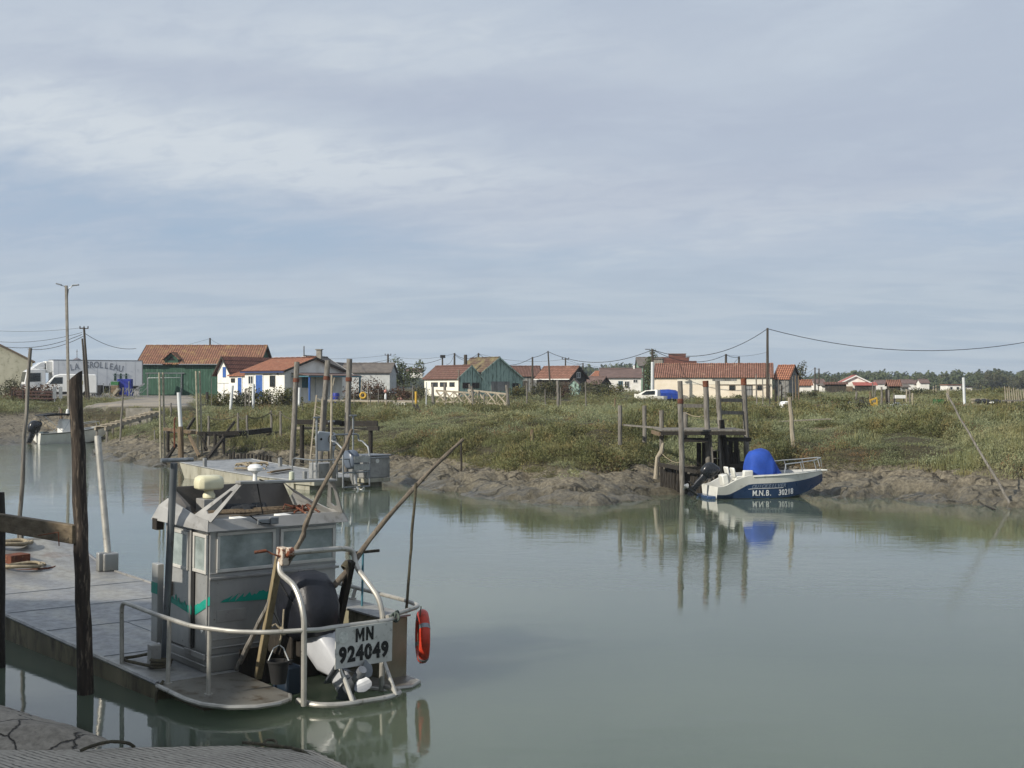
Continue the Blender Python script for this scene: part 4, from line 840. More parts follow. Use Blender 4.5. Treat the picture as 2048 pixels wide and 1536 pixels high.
wire('h', 'i', .12, 'short thick wire up to the tall leaning pole', .034)
wire('i', 'l', 1.35, 'long heavy wire sagging over the wooded hill', .034)
wire('g', 'j', .7, 'thin wire passing behind the teal barn', .016)
wire('j', 'p', .9, 'thin wire from the cross arm pole across the hill', .015)
wire(TOPS['j']+Vector((0, 0, -.4)), TOPS['k'], .3, 'wire between the cross arm pole and the short dark pole', .018)
wire(at(1068, 735, 182), 'k', .3, 'low wire running to the short dark pole', .018)
wire('k', at(1285, 737, 230), .5, 'wire from the short dark pole toward the tree', .018)
wire('l', 'o', 1.6, 'heavy wire sagging over the beige roof to the tallest pole', .034)
wire('l', 'm', 1.1, 'heavy wire from lamp pole to the first pole behind the ridge', .034)
wire('m', 'n', .15, 'short wire between the two poles behind the beige ridge', .03)
wire('n', at(1466, 728, 168), .02, 'strut wire from the right ridge pole to the roof', .02)
wire('m', TOPS['o']+Vector((0, 0, -2.5)), .3, 'faint wire from ridge pole to the shaft of the tallest pole', .014)
wire('o', at(2120, 670, 150), 2.0, 'long heavy wire sagging right from the tallest pole', .036)
wire('q', 'r', .1, 'tiny wire joining the two distant poles', .02)
wire(at(1590, 752, 216), 'q', .3, 'thin wire falling left from the distant pair of poles', .016)

# ================================================================ trees, bushes and hedges on the land
def leafy(name, mat, parent, pts, world=True):
    q = np.concatenate(pts); v = q.reshape(-1, 3); f = np.arange(len(v), dtype=np.int32).reshape(-1, 4)
    b = Vector(parent.matrix_basis.translation) if parent else Vector((0, 0, 0)); v = v-np.array(b)
    o = np_obj(name, v, f, mat, False); o.parent = parent; return o
def tree(name, label, cat, base, h, r, mat, n=1500, trunk=.28, ll=.5, group=None, low=.2):
    rng = np.random.default_rng(int(abs(base.x*131+base.y*7)) % 99991); root = thing(name, label, cat, base, group=group)
    mb = MB(); log(mb, base-Vector((0, 0, .3)), base+Vector((r*.1, 0, h*.62)), trunk*.5, trunk*.2, 5, 7, .05)
    for k in range(5):
        a = rng.uniform(0, 6.28); s = base+Vector((0, 0, h*rng.uniform(.2, .5))); log(mb, s, s+Vector((math.cos(a)*r*.6, math.sin(a)*r*.6, h*.3)), trunk*.2, trunk*.06, 3, 5, .03)
    mb.build('trunk', MT['trunk'], root, world=True)
    c = crown_cards(rng, n, r, h*(1-low), ll, ll*.6, 9)+np.array([base.x, base.y, base.z+h*low]); leafy('crown', mat, root, [c]); return root
def bush(label, px, d, w, h, mat, n=500, name='bush', cat='bush', ll=.22, up=0.0, group=None, dep=None):
    b = gp(px, d, up); rng = np.random.default_rng(int(px*7+d)); root = thing(name, label, cat, b, group=group)
    for k in range(3): a = (k-1)*.7+rng.uniform(-.3, .3); mb = MB(); log(mb, b+Vector((a*w*.3, 0, -.1)), b+Vector((a*w*.5, rng.uniform(-.2, .2), h*.7)), .03, .012, 3, 5, .02); mb.build('stem', MT['trunk'], root, world=True)
    c = crown_cards(rng, n, 1, 1, .30, .17, 11); c = (c-.0)*np.array([1, 1, 1]); s = np.array([w*.62, (dep or w*.5)*.6, h*.85])
    ctr = c.mean(1, keepdims=True); c = ctr*s+(c-ctr)*ll/.25+np.array([b.x, b.y, b.z]); leafy('foliage', mat, root, [c]); return root
tree('tree', 'rounded green tree right of the long grey roofed shed', 'tree', gp(806, 222), 5.0, 2.6, MT['tree_leaf'], 1500, ll=.42)
tree('tree', 'dense tree beside the white lamp pole sleeve', 'tree', gp(1296, 200), 5.6, 1.5, MT['tree_leaf'], 1300, ll=.34, low=.05)
tree('tree', 'dark tree right behind the grey plank gable', 'tree', gp(1596, 260), 5.0, 1.8, MT['dark_bush'], 900, ll=.4)
for px, d, h, r, lb in [(1838, 420, 6.5, 5.5, 'dark rounded tree left of the flat roofed white house'), (1872, 400, 7.2, 6, 'broad tree behind the flat roofed white house'), (1965, 380, 7.6, 5, 'dark tall tree right of the flat roofed white house'), (1990, 360, 8.2, 4.2, 'darkest oval tree near the right woods edge'), (2022, 370, 7.5, 5, 'pale green tree by the right edge of the photo'), (2052, 350, 7.8, 5, 'tree cut by the right edge of the photo'), (1920, 430, 7.4, 6, 'wide tree between the flat roofed house and tall dark tree'), (1676, 330, 4.5, 4, 'low tree behind the red gabled house, left'), (1770, 340, 4.0, 3.5, 'low tree behind the little dark hut'), (1612, 330, 4.2, 3.5, 'low tree behind the orange hut'), (1812, 300, 2.6, 3.2, 'squat scrubby tree right of the low white hut'), (1735, 500, 7.5, 5, 'tree on the ridge left of the dip')]:
    d *= 1.45; tree('woodland_tree', lb, 'tree', Vector((X(px, d), d, 3.2)), h*.72, r*1.1, MT['tree_leaf'] if px % 2 else MT['dark_bush'], 1100, ll=.95, group='trees standing before the wooded rise', low=.05)
for i, (px, d, w, h, m_, lb) in enumerate([
    (63, 137, 5.0, 1.7, 'red_bush', 'dark red shrub hedge in front of the van nose'), (38, 138, 2.8, 1.5, 'red_bush', 'dark red shrub at the left end of the van hedge'), (95, 137, 2.4, 1.2, 'red_bush', 'low red brown shrub under the van bumper'),
    (18, 150, 2.5, 2.2, 'dark_bush', 'bare twiggy bush against the tan shed'), (448, 131, 2.4, 1.6, 'bush', 'olive bush in front of the narrow white hut'), (490, 130, 2.6, 1.9, 'dark_bush', 'dark bush between the two white pipe posts'), (522, 129.5, 2.4, 1.5, 'dark_bush', 'dark bush right of the white pipe post'), (545, 129, 2.6, 1.9, 'bush', 'leafy bush below the hut window'), (568, 129.5, 2.4, 1.8, 'bush', 'leafy bush at the corner of the white hut'), (428, 132, 1.8, 1.2, 'bush', 'small olive bush beside the barn corner'),
    (742, 150, 3.2, 2.5, 'red_bush', 'dark red bush before the long grey roofed shed'), (715, 152, 2.6, 1.9, 'red_bush', 'red brown bush left of the tall red bush'), (765, 150, 2.2, 1.6, 'red_bush', 'low red bush right of the tall red bush'), (800, 152, 2.2, 1.7, 'red_bush', 'dark red shrub behind the little well house'), (820, 155, 2.2, 1.3, 'red_bush', 'red shrub between well house and yellow post'), (832, 165, 2.8, 1.6, 'dark_bush', 'dark shrub below the cream building corner'),
    (1045, 160, 3.4, 1.5, 'bush', 'rust green bush before the teal barn corner'), (1075, 164, 3.0, 2.0, 'dark_bush', 'dark shrub left of the leaning utility pole'), (1100, 160, 3.2, 2.2, 'dark_bush', 'thick dark shrub in front of the orange brown roof'), (1128, 165, 2.6, 1.9, 'red_bush', 'brown red shrub under the dark gable'), (1178, 178, 4.0, 2.0, 'dark_bush', 'dark bramble before the brown roofed dark shed'), (1205, 172, 4.4, 1.9, 'dark_bush', 'widest dark bramble before the long white house'), (1222, 168, 3.0, 1.6, 'bush', 'olive bush right of the wide bramble'),
    (1478, 140, 1.3, .7, 'bush', 'small bush under the beige building window'), (1400, 139, 1.6, .6, 'bush', 'small bush at the foot of the beige wall'), (1690, 110, 3.5, .9, 'bush', 'olive scrub left of the net heap'), (1600, 140, 3.0, .9, 'dark_bush', 'dark scrub behind the thin stakes'), (1830, 150, 4, 1.0, 'dark_bush', 'dark scrub behind the blue edged pontoon'), (1985, 150, 5, 1.1, 'bush', 'olive scrub behind the black stack'),
    (1722, 81, 1.3, 1.0, 'dark_bush', 'spiky dark bush beside the yellow shrub'), (1690, 82, 1.2, 1.0, 'bush', 'yellow green flowering shrub on the marsh'), (1800, 82, 3.2, 1.25, 'bush', 'largest round shrub on the right marsh'), (2040, 74, 3.0, 1.1, 'dark_bush', 'dark shrub at the right edge of the marsh'), (1990, 74, 1.8, .8, 'bush', 'rust tinted shrub near the right edge')]):
    bush(lb, px, d, w, h, MT[m_], int(260+260*w*min(h, 2)*.4), group='bushes and hedges on the land', ll=.2 if d > 100 else .12)
# ================================================================ stakes and posts
GS = 'thin wooden stakes standing in the marsh'
def stake(label, px, py, d, r=.05, pxb=None, mat='wood_grey', group=GS, name='stake', sink=.3, bend=0.0, seg=7, zb=None):
    x = X(pxb or px, d); b = Vector((x, d, (hz1(x, d) if zb is None else zb)-sink)); t = at(px, py, d)
    mb = MB(); log(mb, b, t, r*1.12, r*.88, 6, seg, r*.25, .08, bend); return tag(mb.build(name, MT[mat]), label, name.replace('_', ' '), group)
ST = [  # label, px top, py top, distance, radius, px base, material
 ('short thick grey stake alone on the middle marsh slope', 1064, 859, 66, .085, 1064, 'wood_brown'),
 ('small dark stub stake left of the middle stake', 922, 880, 66, .05, 923, 'wood_dark'),
 ('thin bent stake leaning behind the timber landing', 669, 755, 118, .05, 655, 'wood_pale'),
 ('pale stake right of the blue porch posts', 724, 760, 116, .05, 719, 'wood_pale'),
 ('thin stake near the yellow ring buoy', 735, 769, 114, .04, 737, 'wood_pale'),
 ('thin dark stake left of the yellow ring buoy', 708, 780, 113, .04, 708, 'wood_grey'),
 ('short stake right of the yellow ring buoy', 741, 781, 114, .04, 741, 'wood_grey'),
 ('thin stake left of the pink buoy', 757, 778, 114, .04, 757, 'wood_grey'),
 ('stake carrying the pink buoy', 772, 772, 114, .05, 773, 'wood_pale'),
 ('dark stake left of the yellow post', 826, 771, 113, .06, 825, 'wood_grey'),
 ('blue and white stake before the cream building', 853, 764, 113, .05, 852, 'grey_wall'),
 ('slim pole above the first lattice panel', 918, 739, 114, .055, 917, 'wood_grey'),
 ('grey stake at the left of the leaning utility pole', 1053, 766, 118, .07, 1055, 'wood_grey'),
 ('thick pale post right of the leaning utility pole', 1115, 761, 116, .12, 1117, 'wood_grey'),
 ('thin stake beside the thick pale post', 1121, 775, 117, .04, 1122, 'wood_grey'),
 ('thin stake before the dark shrub', 1090, 778, 118, .045, 1091, 'wood_grey'),
 ('grey stake before the widest dark bramble', 1171, 763, 124, .06, 1172, 'wood_grey'),
 ('stub stake low on the middle marsh', 1230, 797, 100, .06, 1229, 'wood_brown'),
 ('thin stake left of the small marsh jetty', 1512, 748, 112, .06, 1514, 'wood_grey'),
 ('short stake at the small marsh jetty', 1525, 755, 113, .05, 1526, 'wood_grey'),
 ('tall thin stake right of the tallest utility pole', 1539, 747, 113, .05, 1540, 'wood_grey'),
 ('dark short stake before the grey gable, first', 1551, 773, 112, .08, 1552, 'wood_dark'),
 ('thin pale stake before the grey gable', 1557, 757, 114, .04, 1557, 'wood_grey'),
 ('dark stake before the grey gable, second', 1563, 771, 112, .07, 1563, 'wood_dark'),
 ('thin stake at the right edge of the grey gable', 1570, 760, 114, .045, 1570, 'wood_grey'),
 ('tall thin stake just right of the grey gable', 1585, 753, 118, .05, 1586, 'wood_grey'),
 ('tall thin stake before the orange hut, left', 1591, 751, 112, .06, 1592, 'wood_brown'),
 ('tall thin stake before the orange hut, right', 1597, 751, 112, .06, 1598, 'wood_brown'),
 ('stake rising out of the black net heap', 1713, 783, 106, .09, 1711, 'wood_grey'),
 ('stake left of the yellow winch frame', 1740, 783, 105, .09, 1741, 'wood_brown'),
 ('thin leaning stake above the yellow winch frame', 1745, 766, 112, .05, 1748, 'wood_grey'),
 ('second thin leaning stake above the yellow winch frame', 1751, 770, 113, .05, 1749, 'wood_grey'),
 ('stout stake right of the yellow winch frame', 1763, 774, 106, .09, 1763, 'wood_grey'),
 ('twin stout stake below the little dark hut, left', 1773, 778, 106, .10, 1774, 'wood_dark'),
 ('twin stout stake below the little dark hut, right', 1777, 780, 107, .10, 1778, 'wood_grey'),
 ('stake left of the white box on legs', 1788, 787, 107, .06, 1789, 'wood_grey'),
 ('stake right of the white box on legs', 1813, 778, 110, .07, 1813, 'wood_pale'),
 ('second stake right of the white box on legs', 1819, 779, 110, .07, 1820, 'wood_grey'),
 ('third stake right of the white box on legs', 1825, 786, 107, .08, 1825, 'wood_pale'),
 ('pale forked stake behind the leaning pole tip, left', 1894, 778, 118, .07, 1896, 'wood_pale'),
 ('pale forked stake behind the leaning pole tip, right', 1898, 777, 118, .05, 1896, 'wood_pale'),
 ('thin pale stake among the far huts', 1867, 772, 150, .07, 1866, 'wood_pale'),
 ('thin pale stake right of the far huts', 1872, 770, 150, .06, 1873, 'wood_pale'),
 ('thin dark stake on the left grass before the quay wall', 247, 775, 99, .07, 239, 'wood_grey'),
 ('small stake on the far left bank', 119, 815, 121, .09, 118, 'wood_grey'),
 ('thick small stake on the far left bank', 122, 817, 120, .13, 123, 'wood_brown'),
 ('rotten stub in the road verge', 342, 806, 112, .08, 342, 'wood_grey'),
 ('round dark stub beside the barn corner', 414, 784, 131, .16, 414, 'wood_dark'),
 ('thin mast before the narrow white hut', 423, 757, 130, .03, 423, 'wood_grey'),
 ('short stake on the slope below the porch', 604, 806, 96, .07, 607, 'wood_grey'),
 ('short light stake under the porch fence', 689, 800, 112, .05, 689, 'wood_pale'),
 ('thin stake on the left grass slope', 309, 860, 92, .05, 310, 'wood_grey'),
]
for a in ST: stake(a[0], a[1], a[2], a[3], a[4], a[5], a[6])
for i, (px, py) in enumerate([(2009, 772), (2014, 776), (2018, 773), (2023, 778), (2027, 775), (2032, 779), (2036, 777), (2041, 780), (2046, 778), (2052, 780)]):
    stake(f'{["first", "second", "third", "fourth", "fifth", "sixth", "seventh", "eighth", "ninth", "tenth"][i]} tilted stake of the row along the far right jetty', px, py, 112+i*.6, .05, px+4, 'wood_pale', 'tilted stakes along the far right jetty')
# little rope fence on the left slope
GR = 'rope fence posts on the left slope'; tops = []
for lb, px, py, d, pb in [('leftmost rope fence post by the ruined jetty', 417, 832, 84, 418), ('rope fence post with loose rope, second from left', 476, 826, 84, 477), ('third rope fence post, beside the loose rope', 494, 830, 82, 495), ('fourth rope fence post on the slope', 542, 821, 84, 543), ('fifth rope fence post nearest the twin piles', 561, 822, 83, 562)]:
    o = stake(lb, px, py, d, .075, pb, 'wood_grey', GR, 'fence_post'); tops.append(at(px, py+3, d))
mb = MB()
for a, b in zip(tops[:-1], tops[1:]): mb.tube(sag(a, b, .22), .03, 5)
mb.tube(sag(tops[-1], at(586, 838, 74), .1), .03, 5); tag(mb.build('slack_rope', MT['rope_dark']), 'slack dark rope strung along the five little fence posts', 'rope')
# white pipes with ladder in front of the hut
for lb, p0, p1, pb, d in [('leaning white pipe post left of the small ladder', 465, 771, 460, 117), ('upright white pipe post right of the small ladder', 507, 768, 506, 117), ('short white pipe post beside the blue porch post', 599, 775, 598, 124)]:
    b = gp(pb, d, -.3); mb = MB(); mb.tube([b, at(p0, p1, d)], .12, 12); tag(mb.build('pipe_post', MT['pvc']), lb, 'pipe post', 'white pipe posts')
def ladder(name, label, a0, a1, b0, b1, n, r, mat, group=None):
    root = thing(name, label, 'ladder', a0.lerp(a1, .5))
    for a, b in ((a0, b0), (a1, b1)): mb = MB(); mb.bar(a, b, r*2, r*2.4); mb.build('rail', mat, root, False, world=True)
    for i in range(n): t = (i+.6)/n; mb = MB(); mb.tube([a0.lerp(b0, t), a1.lerp(b1, t)], r*.75, 6); mb.build('rung', mat, root, world=True)
    return root
ladder('ladder', 'small grey ladder standing between the two white pipe posts', gp(490, 116.6, -.1), gp(498, 116.6, -.1), at(491, 777, 117), at(499, 776, 117), 5, .03, MT['wood_grey'])
# ================================================================ things on the land
# lattice fence panels
def lattice(label, pxs, tops_, bots, d0, d1):
    a0, a1 = gp(pxs[0], d0), gp(pxs[1], d1); t0, t1 = at(pxs[0], tops_[0], d0), at(pxs[1], tops_[1], d1); b0, b1 = at(pxs[0], bots[0], d0), at(pxs[1], bots[1], d1)
    root = thing('lattice_fence', label, 'fence', a0.lerp(a1, .5), group='pale lattice fence panels')
    for nm, p, q in (('top_rail', t0, t1), ('bottom_rail', b0, b1)): mb = MB(); mb.bar(p, q, .07, .14); mb.build(nm, MT['wood_pale'], root, False, world=True)
    n = 4; mb = MB()
    for i in range(n):
        f0, f1 = i/n, (i+1)/n; o = Vector((0, -.06, 0)); mb.bar(t0.lerp(t1, f0)+o, b0.lerp(b1, f1)+o, .05, .13); mb.bar(b0.lerp(b1, f0)-o, t0.lerp(t1, f1)-o, .04, .07); mb.bar(t0.lerp(t1, f1), b0.lerp(b1, f1)-Vector((0, 0, .2)), .06, .08)
    mb.build('lattice', MT['wood_pale'], root, False, world=True)
lattice('left pale wooden lattice fence panel before the cream building', (872, 944), (781, 786), (803, 806), 113, 112)
lattice('right pale wooden lattice fence panel before the teal barn', (936, 1013), (780, 788), (804, 809), 113.6, 110)
for lb, px, py, pb, d, r in [('thick grey post at the left end of the lattice fence', 865, 768, 867, 113, .12), ('grey post behind the left lattice panel', 890, 767, 891, 116, .13), ('grey post before the teal gable', 939, 768, 940, 116, .10), ('leaning grey post between the two lattice panels', 943, 772, 950, 112, .11), ('grey post at the right end of the lattice fence', 1013, 770, 1017, 109.5, .13), ('thin dark post under the right lattice panel', 968, 788, 968, 109, .06)]:
    stake(lb, px, py, d, r, pb, 'wood_grey', 'posts of the lattice fence', 'fence_post')
g = gp(800, 118); root = thing('pump_house', 'little white block with a red pyramid cap on the bank', 'pump house', g)
mb = MB(); mb.bx(-.5, .5, -.5, .5, -.3, .68); mb.build('block', MT['white_wall'], root, False, .02); mb = MB(); mb.add([(-.54, -.54, .683), (.54, -.54, .683), (.54, .54, .683), (-.54, .54, .683), (0, 0, 1.12)], [(0, 3, 2, 1), (0, 1, 4), (1, 2, 4), (2, 3, 4), (3, 0, 4)]); mb.build('cap', MT['roof_brown'], root, False)
b = gp(832, 112, -.2); mb = MB(); mb.tube([b, at(832, 783, 112)], .10, 12); tag(mb.build('bollard', MT['yellow']), 'yellow bollard right of the little white block', 'bollard')
c = at(726, 791, 112); mb = MB(); mb.torus(c, .22, .09, (.15, -1, .1), 20, 8); tag(mb.build('ring_buoy', MT['yellow']), 'yellow ring buoy hanging on the walkway stakes', 'ring buoy')
mb = MB(); mb.ball(at(771, 782.5, 113.8), (.13, .13, .15)); tag(mb.build('buoy', M('pink_buoy', '#b98478', '#a8766b', 4, .6)), 'faded pink round buoy on a stake', 'buoy')
mb = MB(); mb.lathe([(.02, 0), (.09, .06), (.1, .4), (.05, .5), (.02, .55)], at(771, 800, 113.7), 10); tag(mb.build('fender', MT['pvc']), 'white fender hanging under the pink buoy', 'fender')
mb = MB(); mb.slab([at(655, 800.5, 116), at(838, 803, 113.2), at(838, 801, 114.4), at(655, 799, 117)], .10); tag(mb.build('walkway', MT['wood_pale'], smooth=False), 'narrow pale walkway along the bank below the red bush', 'walkway')
mb = MB(); pts = [at(657, 792, 116), at(708, 790, 113), at(741, 788, 114), at(757, 790, 114), at(772, 786, 114)]
for a, b_ in zip(pts[:-1], pts[1:]): mb.tube(sag(a, b_, .12), .022, 5)
tag(mb.build('rope_rail', MT['rope_dark']), 'rope rail slung between the walkway stakes', 'rope')
root = thing('picket_fence', 'low grey picket fence below the hut corner', 'fence', gp(575, 130))
mb = MB()
for i in range(14): p = gp(556+i*2.6, 130+i*.05); mb.bar(p+Vector((0, 0, -.1)), p+Vector((0, 0, .62+RN.uniform(-.04, .04))), .07, .03)
mb.build('pickets', MT['grey_plank'], root, False, world=True); mb = MB(); mb.bar(gp(556, 130.05, .5), gp(591, 130.6, .5), .04, .08); mb.build('rail', MT['grey_plank'], root, False, world=True)
mb = MB()
for k in (0, 1):
    a = gp(841+k*7, 94-k*.6, -.1); b_ = at(828+k*5.5, 810, 95.5); mb.bar(a, b_, .10, .14)
for t in (.25, .8): mb.bar(gp(841, 94).lerp(at(828, 810, 95.5), t), gp(848, 93.4).lerp(at(833.5, 810, 95.5), t), .06)
tag(mb.build('old_ladder', MT['wood_dark'], smooth=False), 'two dark joined planks tilted in the grass', 'planks')
g = gp(736, 138); root = thing('garden_table', 'blue barrel under the far end of the porch', 'barrel', gp(672, 128)); mb = MB(); mb.lathe([(.3, 0), (.34, .1), (.34, .8), (.3, .95), (.05, .96)], (0, 0, .5), 14); mb.build('barrel', MT['navy'], root); mb = MB(); mb.lathe([(.12, 0), (.12, .5)], (0, 0, -.05), 8); mb.build('stand', MT['wood_dark'], root); root.name = 'barrel_on_stand'
# by the lorry
root = thing('blue_rack', 'tall bright blue plastic rack beside the lorry tail', 'rack', gp(248, 150))
mb = MB(); mb.bx(-.75, .75, 0, .9, .1, 1.95); mb.build('panel', MT['navy'], root, False, .03)
for x_ in (-.55, .55): mb = MB(); mb.bx(x_-.05, x_+.05, -.06, -.005, 0, 1.7); mb.build('upright', MT['galv'], root, False)
root = thing('dark_bin', 'black waste bin under the lorry lettering', 'bin', gp(194, 151)); mb = MB(); mb.prism([(-.5, .1), (.5, .1), (.58, 1.15), (-.58, 1.15)], 'y', -.4, .4); mb.build('body', MT['black'], root, False, .03); mb = MB(); mb.bx(-.62, .62, -.45, .45, 1.16, 1.26); mb.build('lid', MT['black'], root, False, .03)
root = thing('green_crate_stack', 'greenish wooden crates stacked left of the blue rack', 'crates', gp(231, 150)); mb = MB(); [mb.bx(-.42, .42, -.4, .4, .02+.42*i, .42*i+.40) for i in range(3)]; mb.build('crates', MT['wood_brown'], root, False, .01); mb = MB(); mb.bx(-.42, .42, -.4, .4, 1.28, 1.66); mb.build('top_crate', MT['crate_green'], root, False, .01)
for i, (px, lb) in enumerate([(187, 'left grey steel trestle standing before the lorry'), (207, 'middle grey steel trestle standing before the lorry'), (219, 'right grey steel trestle standing before the lorry')]):
    mb = MB(); g = gp(px, 147); mb.bar(g+Vector((0, 0, 0)), g+Vector((0, 0, 1.5)), .07); mb.bar(g+Vector((-.45, 0, 0)), g+Vector((0, 0, .55)), .06); mb.bar(g+Vector((.45, 0, 0)), g+Vector((0, 0, .55)), .06); mb.bar(g+Vector((-.5, 0, .03)), g+Vector((.5, 0, .03)), .06); tag(mb.build('trestle', MT['galv'], smooth=False), lb, 'trestle', 'grey steel trestles before the lorry')
root = thing('scrap_frames', 'tangle of pale steel racks and boards before the barn', 'scrap frames', gp(270, 149)); mb = MB(); g = gp(270, 149)
for i in range(7): a = g+Vector((RN.uniform(-1.6, 1.2), RN.uniform(-.4, .4), RN.uniform(0, .3))); mb.bar(a, a+Vector((RN.uniform(-.3, .9), RN.uniform(-.3, .3), RN.uniform(.3, 1.0))), .06)
for i in range(5): mb.bar(g+Vector((-.6+.25*i, -.4, 0)), g+Vector((-.4+.25*i, -.3, .85)), .05)
mb.bar(g+Vector((-.5, -.4, .05)), g+Vector((.7, -.4, .12)), .05); mb.bar(g+Vector((-.4, -.3, .85)), g+Vector((.9, -.3, .9)), .05); mb.bar(g+Vector((.2, -.2, .9)), g+Vector((1.1, -.2, 1.45)), .09, .16); mb.build('frames', MT['galv'], root, False, world=True)
mb = MB(); mb.box(g+Vector((-1.9, -.4, .55)), (.3, 1.0, .9), .4, Matrix.Rotation(.7, 3, 'Y')); mb.bar(g+Vector((-2.4, -.2, .05)), g+Vector((-.9, -.2, .2)), .25, .12); mb.build('boards', MT['wood_pale'], root, False, world=True)
mb = MB(); a = gp(296, 150); mb.tube([a, a+Vector((0, 0, 2.0)), a+Vector((.03, 0, 2.05)), a+Vector((3.6, 0, 2.1)), a+Vector((3.6, .0, 0))], .045, 6); tag(mb.build('pipe_gantry', MT['galv']), 'galvanised pipe frame standing against the green barn', 'pipe frame')
for lb, px in (('left grey panel of the pair before the van', 109), ('right grey panel of the pair before the van', 121)):
    mb = MB(); g = gp(px, 134); mb.bx(g.x-.18, g.x+.18, g.y, g.y+.03, g.z+.35, g.z+1.5); mb.bx(g.x-.04, g.x+.04, g.y+.033, g.y+.09, g.z-.2, g.z+1.5); tag(mb.build('sign_panel', MT['galv'], smooth=False), lb, 'sign panel', 'grey panels before the van')
mb = MB(); g = gp(135, 124); mb.lathe([(.16, 0), (.15, .3), (.11, .5), (.03, .56)], g+Vector((0, 0, .15)), 12); tag(mb.build('cable_box', MT['pvc']), 'white cable cover at the foot of the street lamp', 'cable cover')
mb = MB(); g = gp(200, 134); tag(None, None) if False else None
# pallets pile wall left by van hedge (low dark fence)
root = thing('low_fence', 'low dark reddish slatted fence in front of the van', 'fence', gp(58, 135)); mb = MB()
for z_ in (.35, .7, 1.0): mb.bar(gp(22, 135.5, z_), gp(112, 134.5, z_), .06, .14)
mb.build('slats', MT['dark_red'], root, False, world=True)
for px in (24, 46, 68, 90, 110): mb = MB(); mb.bar(gp(px, 135.2, -.2), gp(px, 135.2, 1.15), .12); mb.build('post', MT['wood_dark'], root, False, world=True)
# quay wall and wooden slip by the left boat
mb = MB(); mb.bx(X(254, 111), X(304, 111), 110.6, 111.2, .3, 2.78); tag(mb.build('quay_wall', MT['concrete'], smooth=False, bevel=.03), 'short concrete quay wall below the road', 'wall')
root = thing('boat_slip', 'long pale timber boat ramp rising up the left bank', 'boat ramp', W(246, 840, 1.6))
a0, a1 = Vector((-31.0, 101.5, 1.42)), Vector((-28.3, 107.5, 2.52)); o = Vector((.85, -.35, 0))
for k in (0, 1): mb = MB(); mb.bar(a0+o*k, a1+o*k, .16, .22); mb.build('beam', MT['wood_pale'], root, False, world=True)
mb = MB(); [mb.bar(a0.lerp(a1, (i+.5)/12)+Vector((0, 0, .14))-o*.1, a0.lerp(a1, (i+.5)/12)+Vector((0, 0, .14))+o*1.1, .35, .05) for i in range(12)]; mb.build('planks', MT['wood_pale'], root, False, world=True)
for t in (.03, .3, .6, .9):
    for k in (0, 1): p = a0.lerp(a1, t)+o*k; mb = MB(); mb.bar(p+Vector((0, 0, -1.2)), p+Vector((0, 0, -.115)), .14); mb.build('leg', MT['wood_grey'], root, False, world=True)
for i in range(16):
    px = 70+i*5.2+RN.uniform(-2, 2); d = 118.5-i*.25+RN.uniform(-.6, .6); r = RN.uniform(.28, .6); mb = MB(); mb.ball(gp(px, d, r*.3), (r, r*.8, r*.65), 8, 6, .16); tag(mb.build('boulder', MT['rock'], ang=20), 'grey boulder of the heap at the foot of the far left grass bank', 'boulder', 'boulders below the far left bank')
# net heap, upturned boat, crates, pontoons on the right
root = thing('net_heap', 'black heap of folded nets among stakes on the right marsh', 'net heap', gp(1722, 105)); mb = MB()
for i in range(15): c = gp(1722+RN.uniform(-16, 16), 105+RN.uniform(-.6, .6), RN.uniform(.1, .5)); mb.box(c, (RN.uniform(.5, 1.0), .5, RN.uniform(.15, .3)), RN.uniform(0, 3), Matrix.Rotation(RN.uniform(-.9, .9), 3, 'Y')@Matrix.Rotation(RN.uniform(-.4, .4), 3, 'X'))
mb.build('net_bags', MT['net'], root, False, .04, world=True); mb = MB()
for i in range(14): c = gp(1726+RN.uniform(-12, 14), 105.3, .5); mb.tube([c, c+Vector((RN.uniform(-.4, .4), 0, .55)), c+Vector((RN.uniform(-.8, .8), 0, .35))], .025, 5)
mb.build('loose_lines', MT['rope_dark'], root, world=True)
root = thing('upturned_boat', 'dark upturned wooden boat lying in the marsh grass', 'boat', gp(1637, 105)); mb = MB(); mb.loft([[Vector((x_, math.cos(t)*w_*.5, .05+max(0, math.sin(t))*h_)) for t in [math.pi*k/8 for k in range(9)]] for x_, w_, h_ in ((-.62, .7, .28), (-.55, .95, .36), (0, 1.15, .42), (.45, .8, .38), (.62, .2, .3))], True, True); mb.build('hull', MT['wood_dark'], root); mb = MB(); mb.bx(-.58, .58, -.03, .03, .46, .51); mb.build('keel', MT['wood_brown'], root, False)
root = thing('small_cabin_boat', 'small white boat cabin peeping out of the marsh creek', 'boat', gp(1571, 104)); mb = MB(); mb.loft([[Vector((x_, y_*w_, z_)) for y_, z_ in ((-.5, 0), (.5, 0), (.5, .5), (.3, h_), (-.3, h_), (-.5, .5))] for x_, w_, h_ in ((-.4, .8, .62), (-.3, .9, .72), (.3, .9, .74), (.38, .8, .62))]); mb.build('cabin', MT['white_gloss'], root, True, .03); mb = MB(); mb.bx(-.26, .26, -.475, -.44, .22, .52); mb.build('window', MT['glass'], root, False)
root = thing('winch_frame', 'rusty yellow winch frame among the stakes', 'winch', gp(1748, 104)); mb = MB(); g = gp(1748, 104)
mb.bar(g+Vector((-.35, 0, .75)), g+Vector((.2, 0, .95)), .12); mb.bar(g+Vector((.2, 0, .95)), g+Vector((.25, 0, 0)), .09); mb.bar(g+Vector((-.3, 0, .75)), g+Vector((-.1, 0, 0)), .08); mb.build('frame', MT['yellow'], root, False, world=True); mb = MB(); mb.lathe([(.2, 0), (.2, .06), (.1, .07), (.1, .25), (.2, .26), (.2, .32)], g+Vector((.05, -.15, .4)), 14, (0, 1, 0)); mb.build('drum', MT['yellow'], root, world=True)
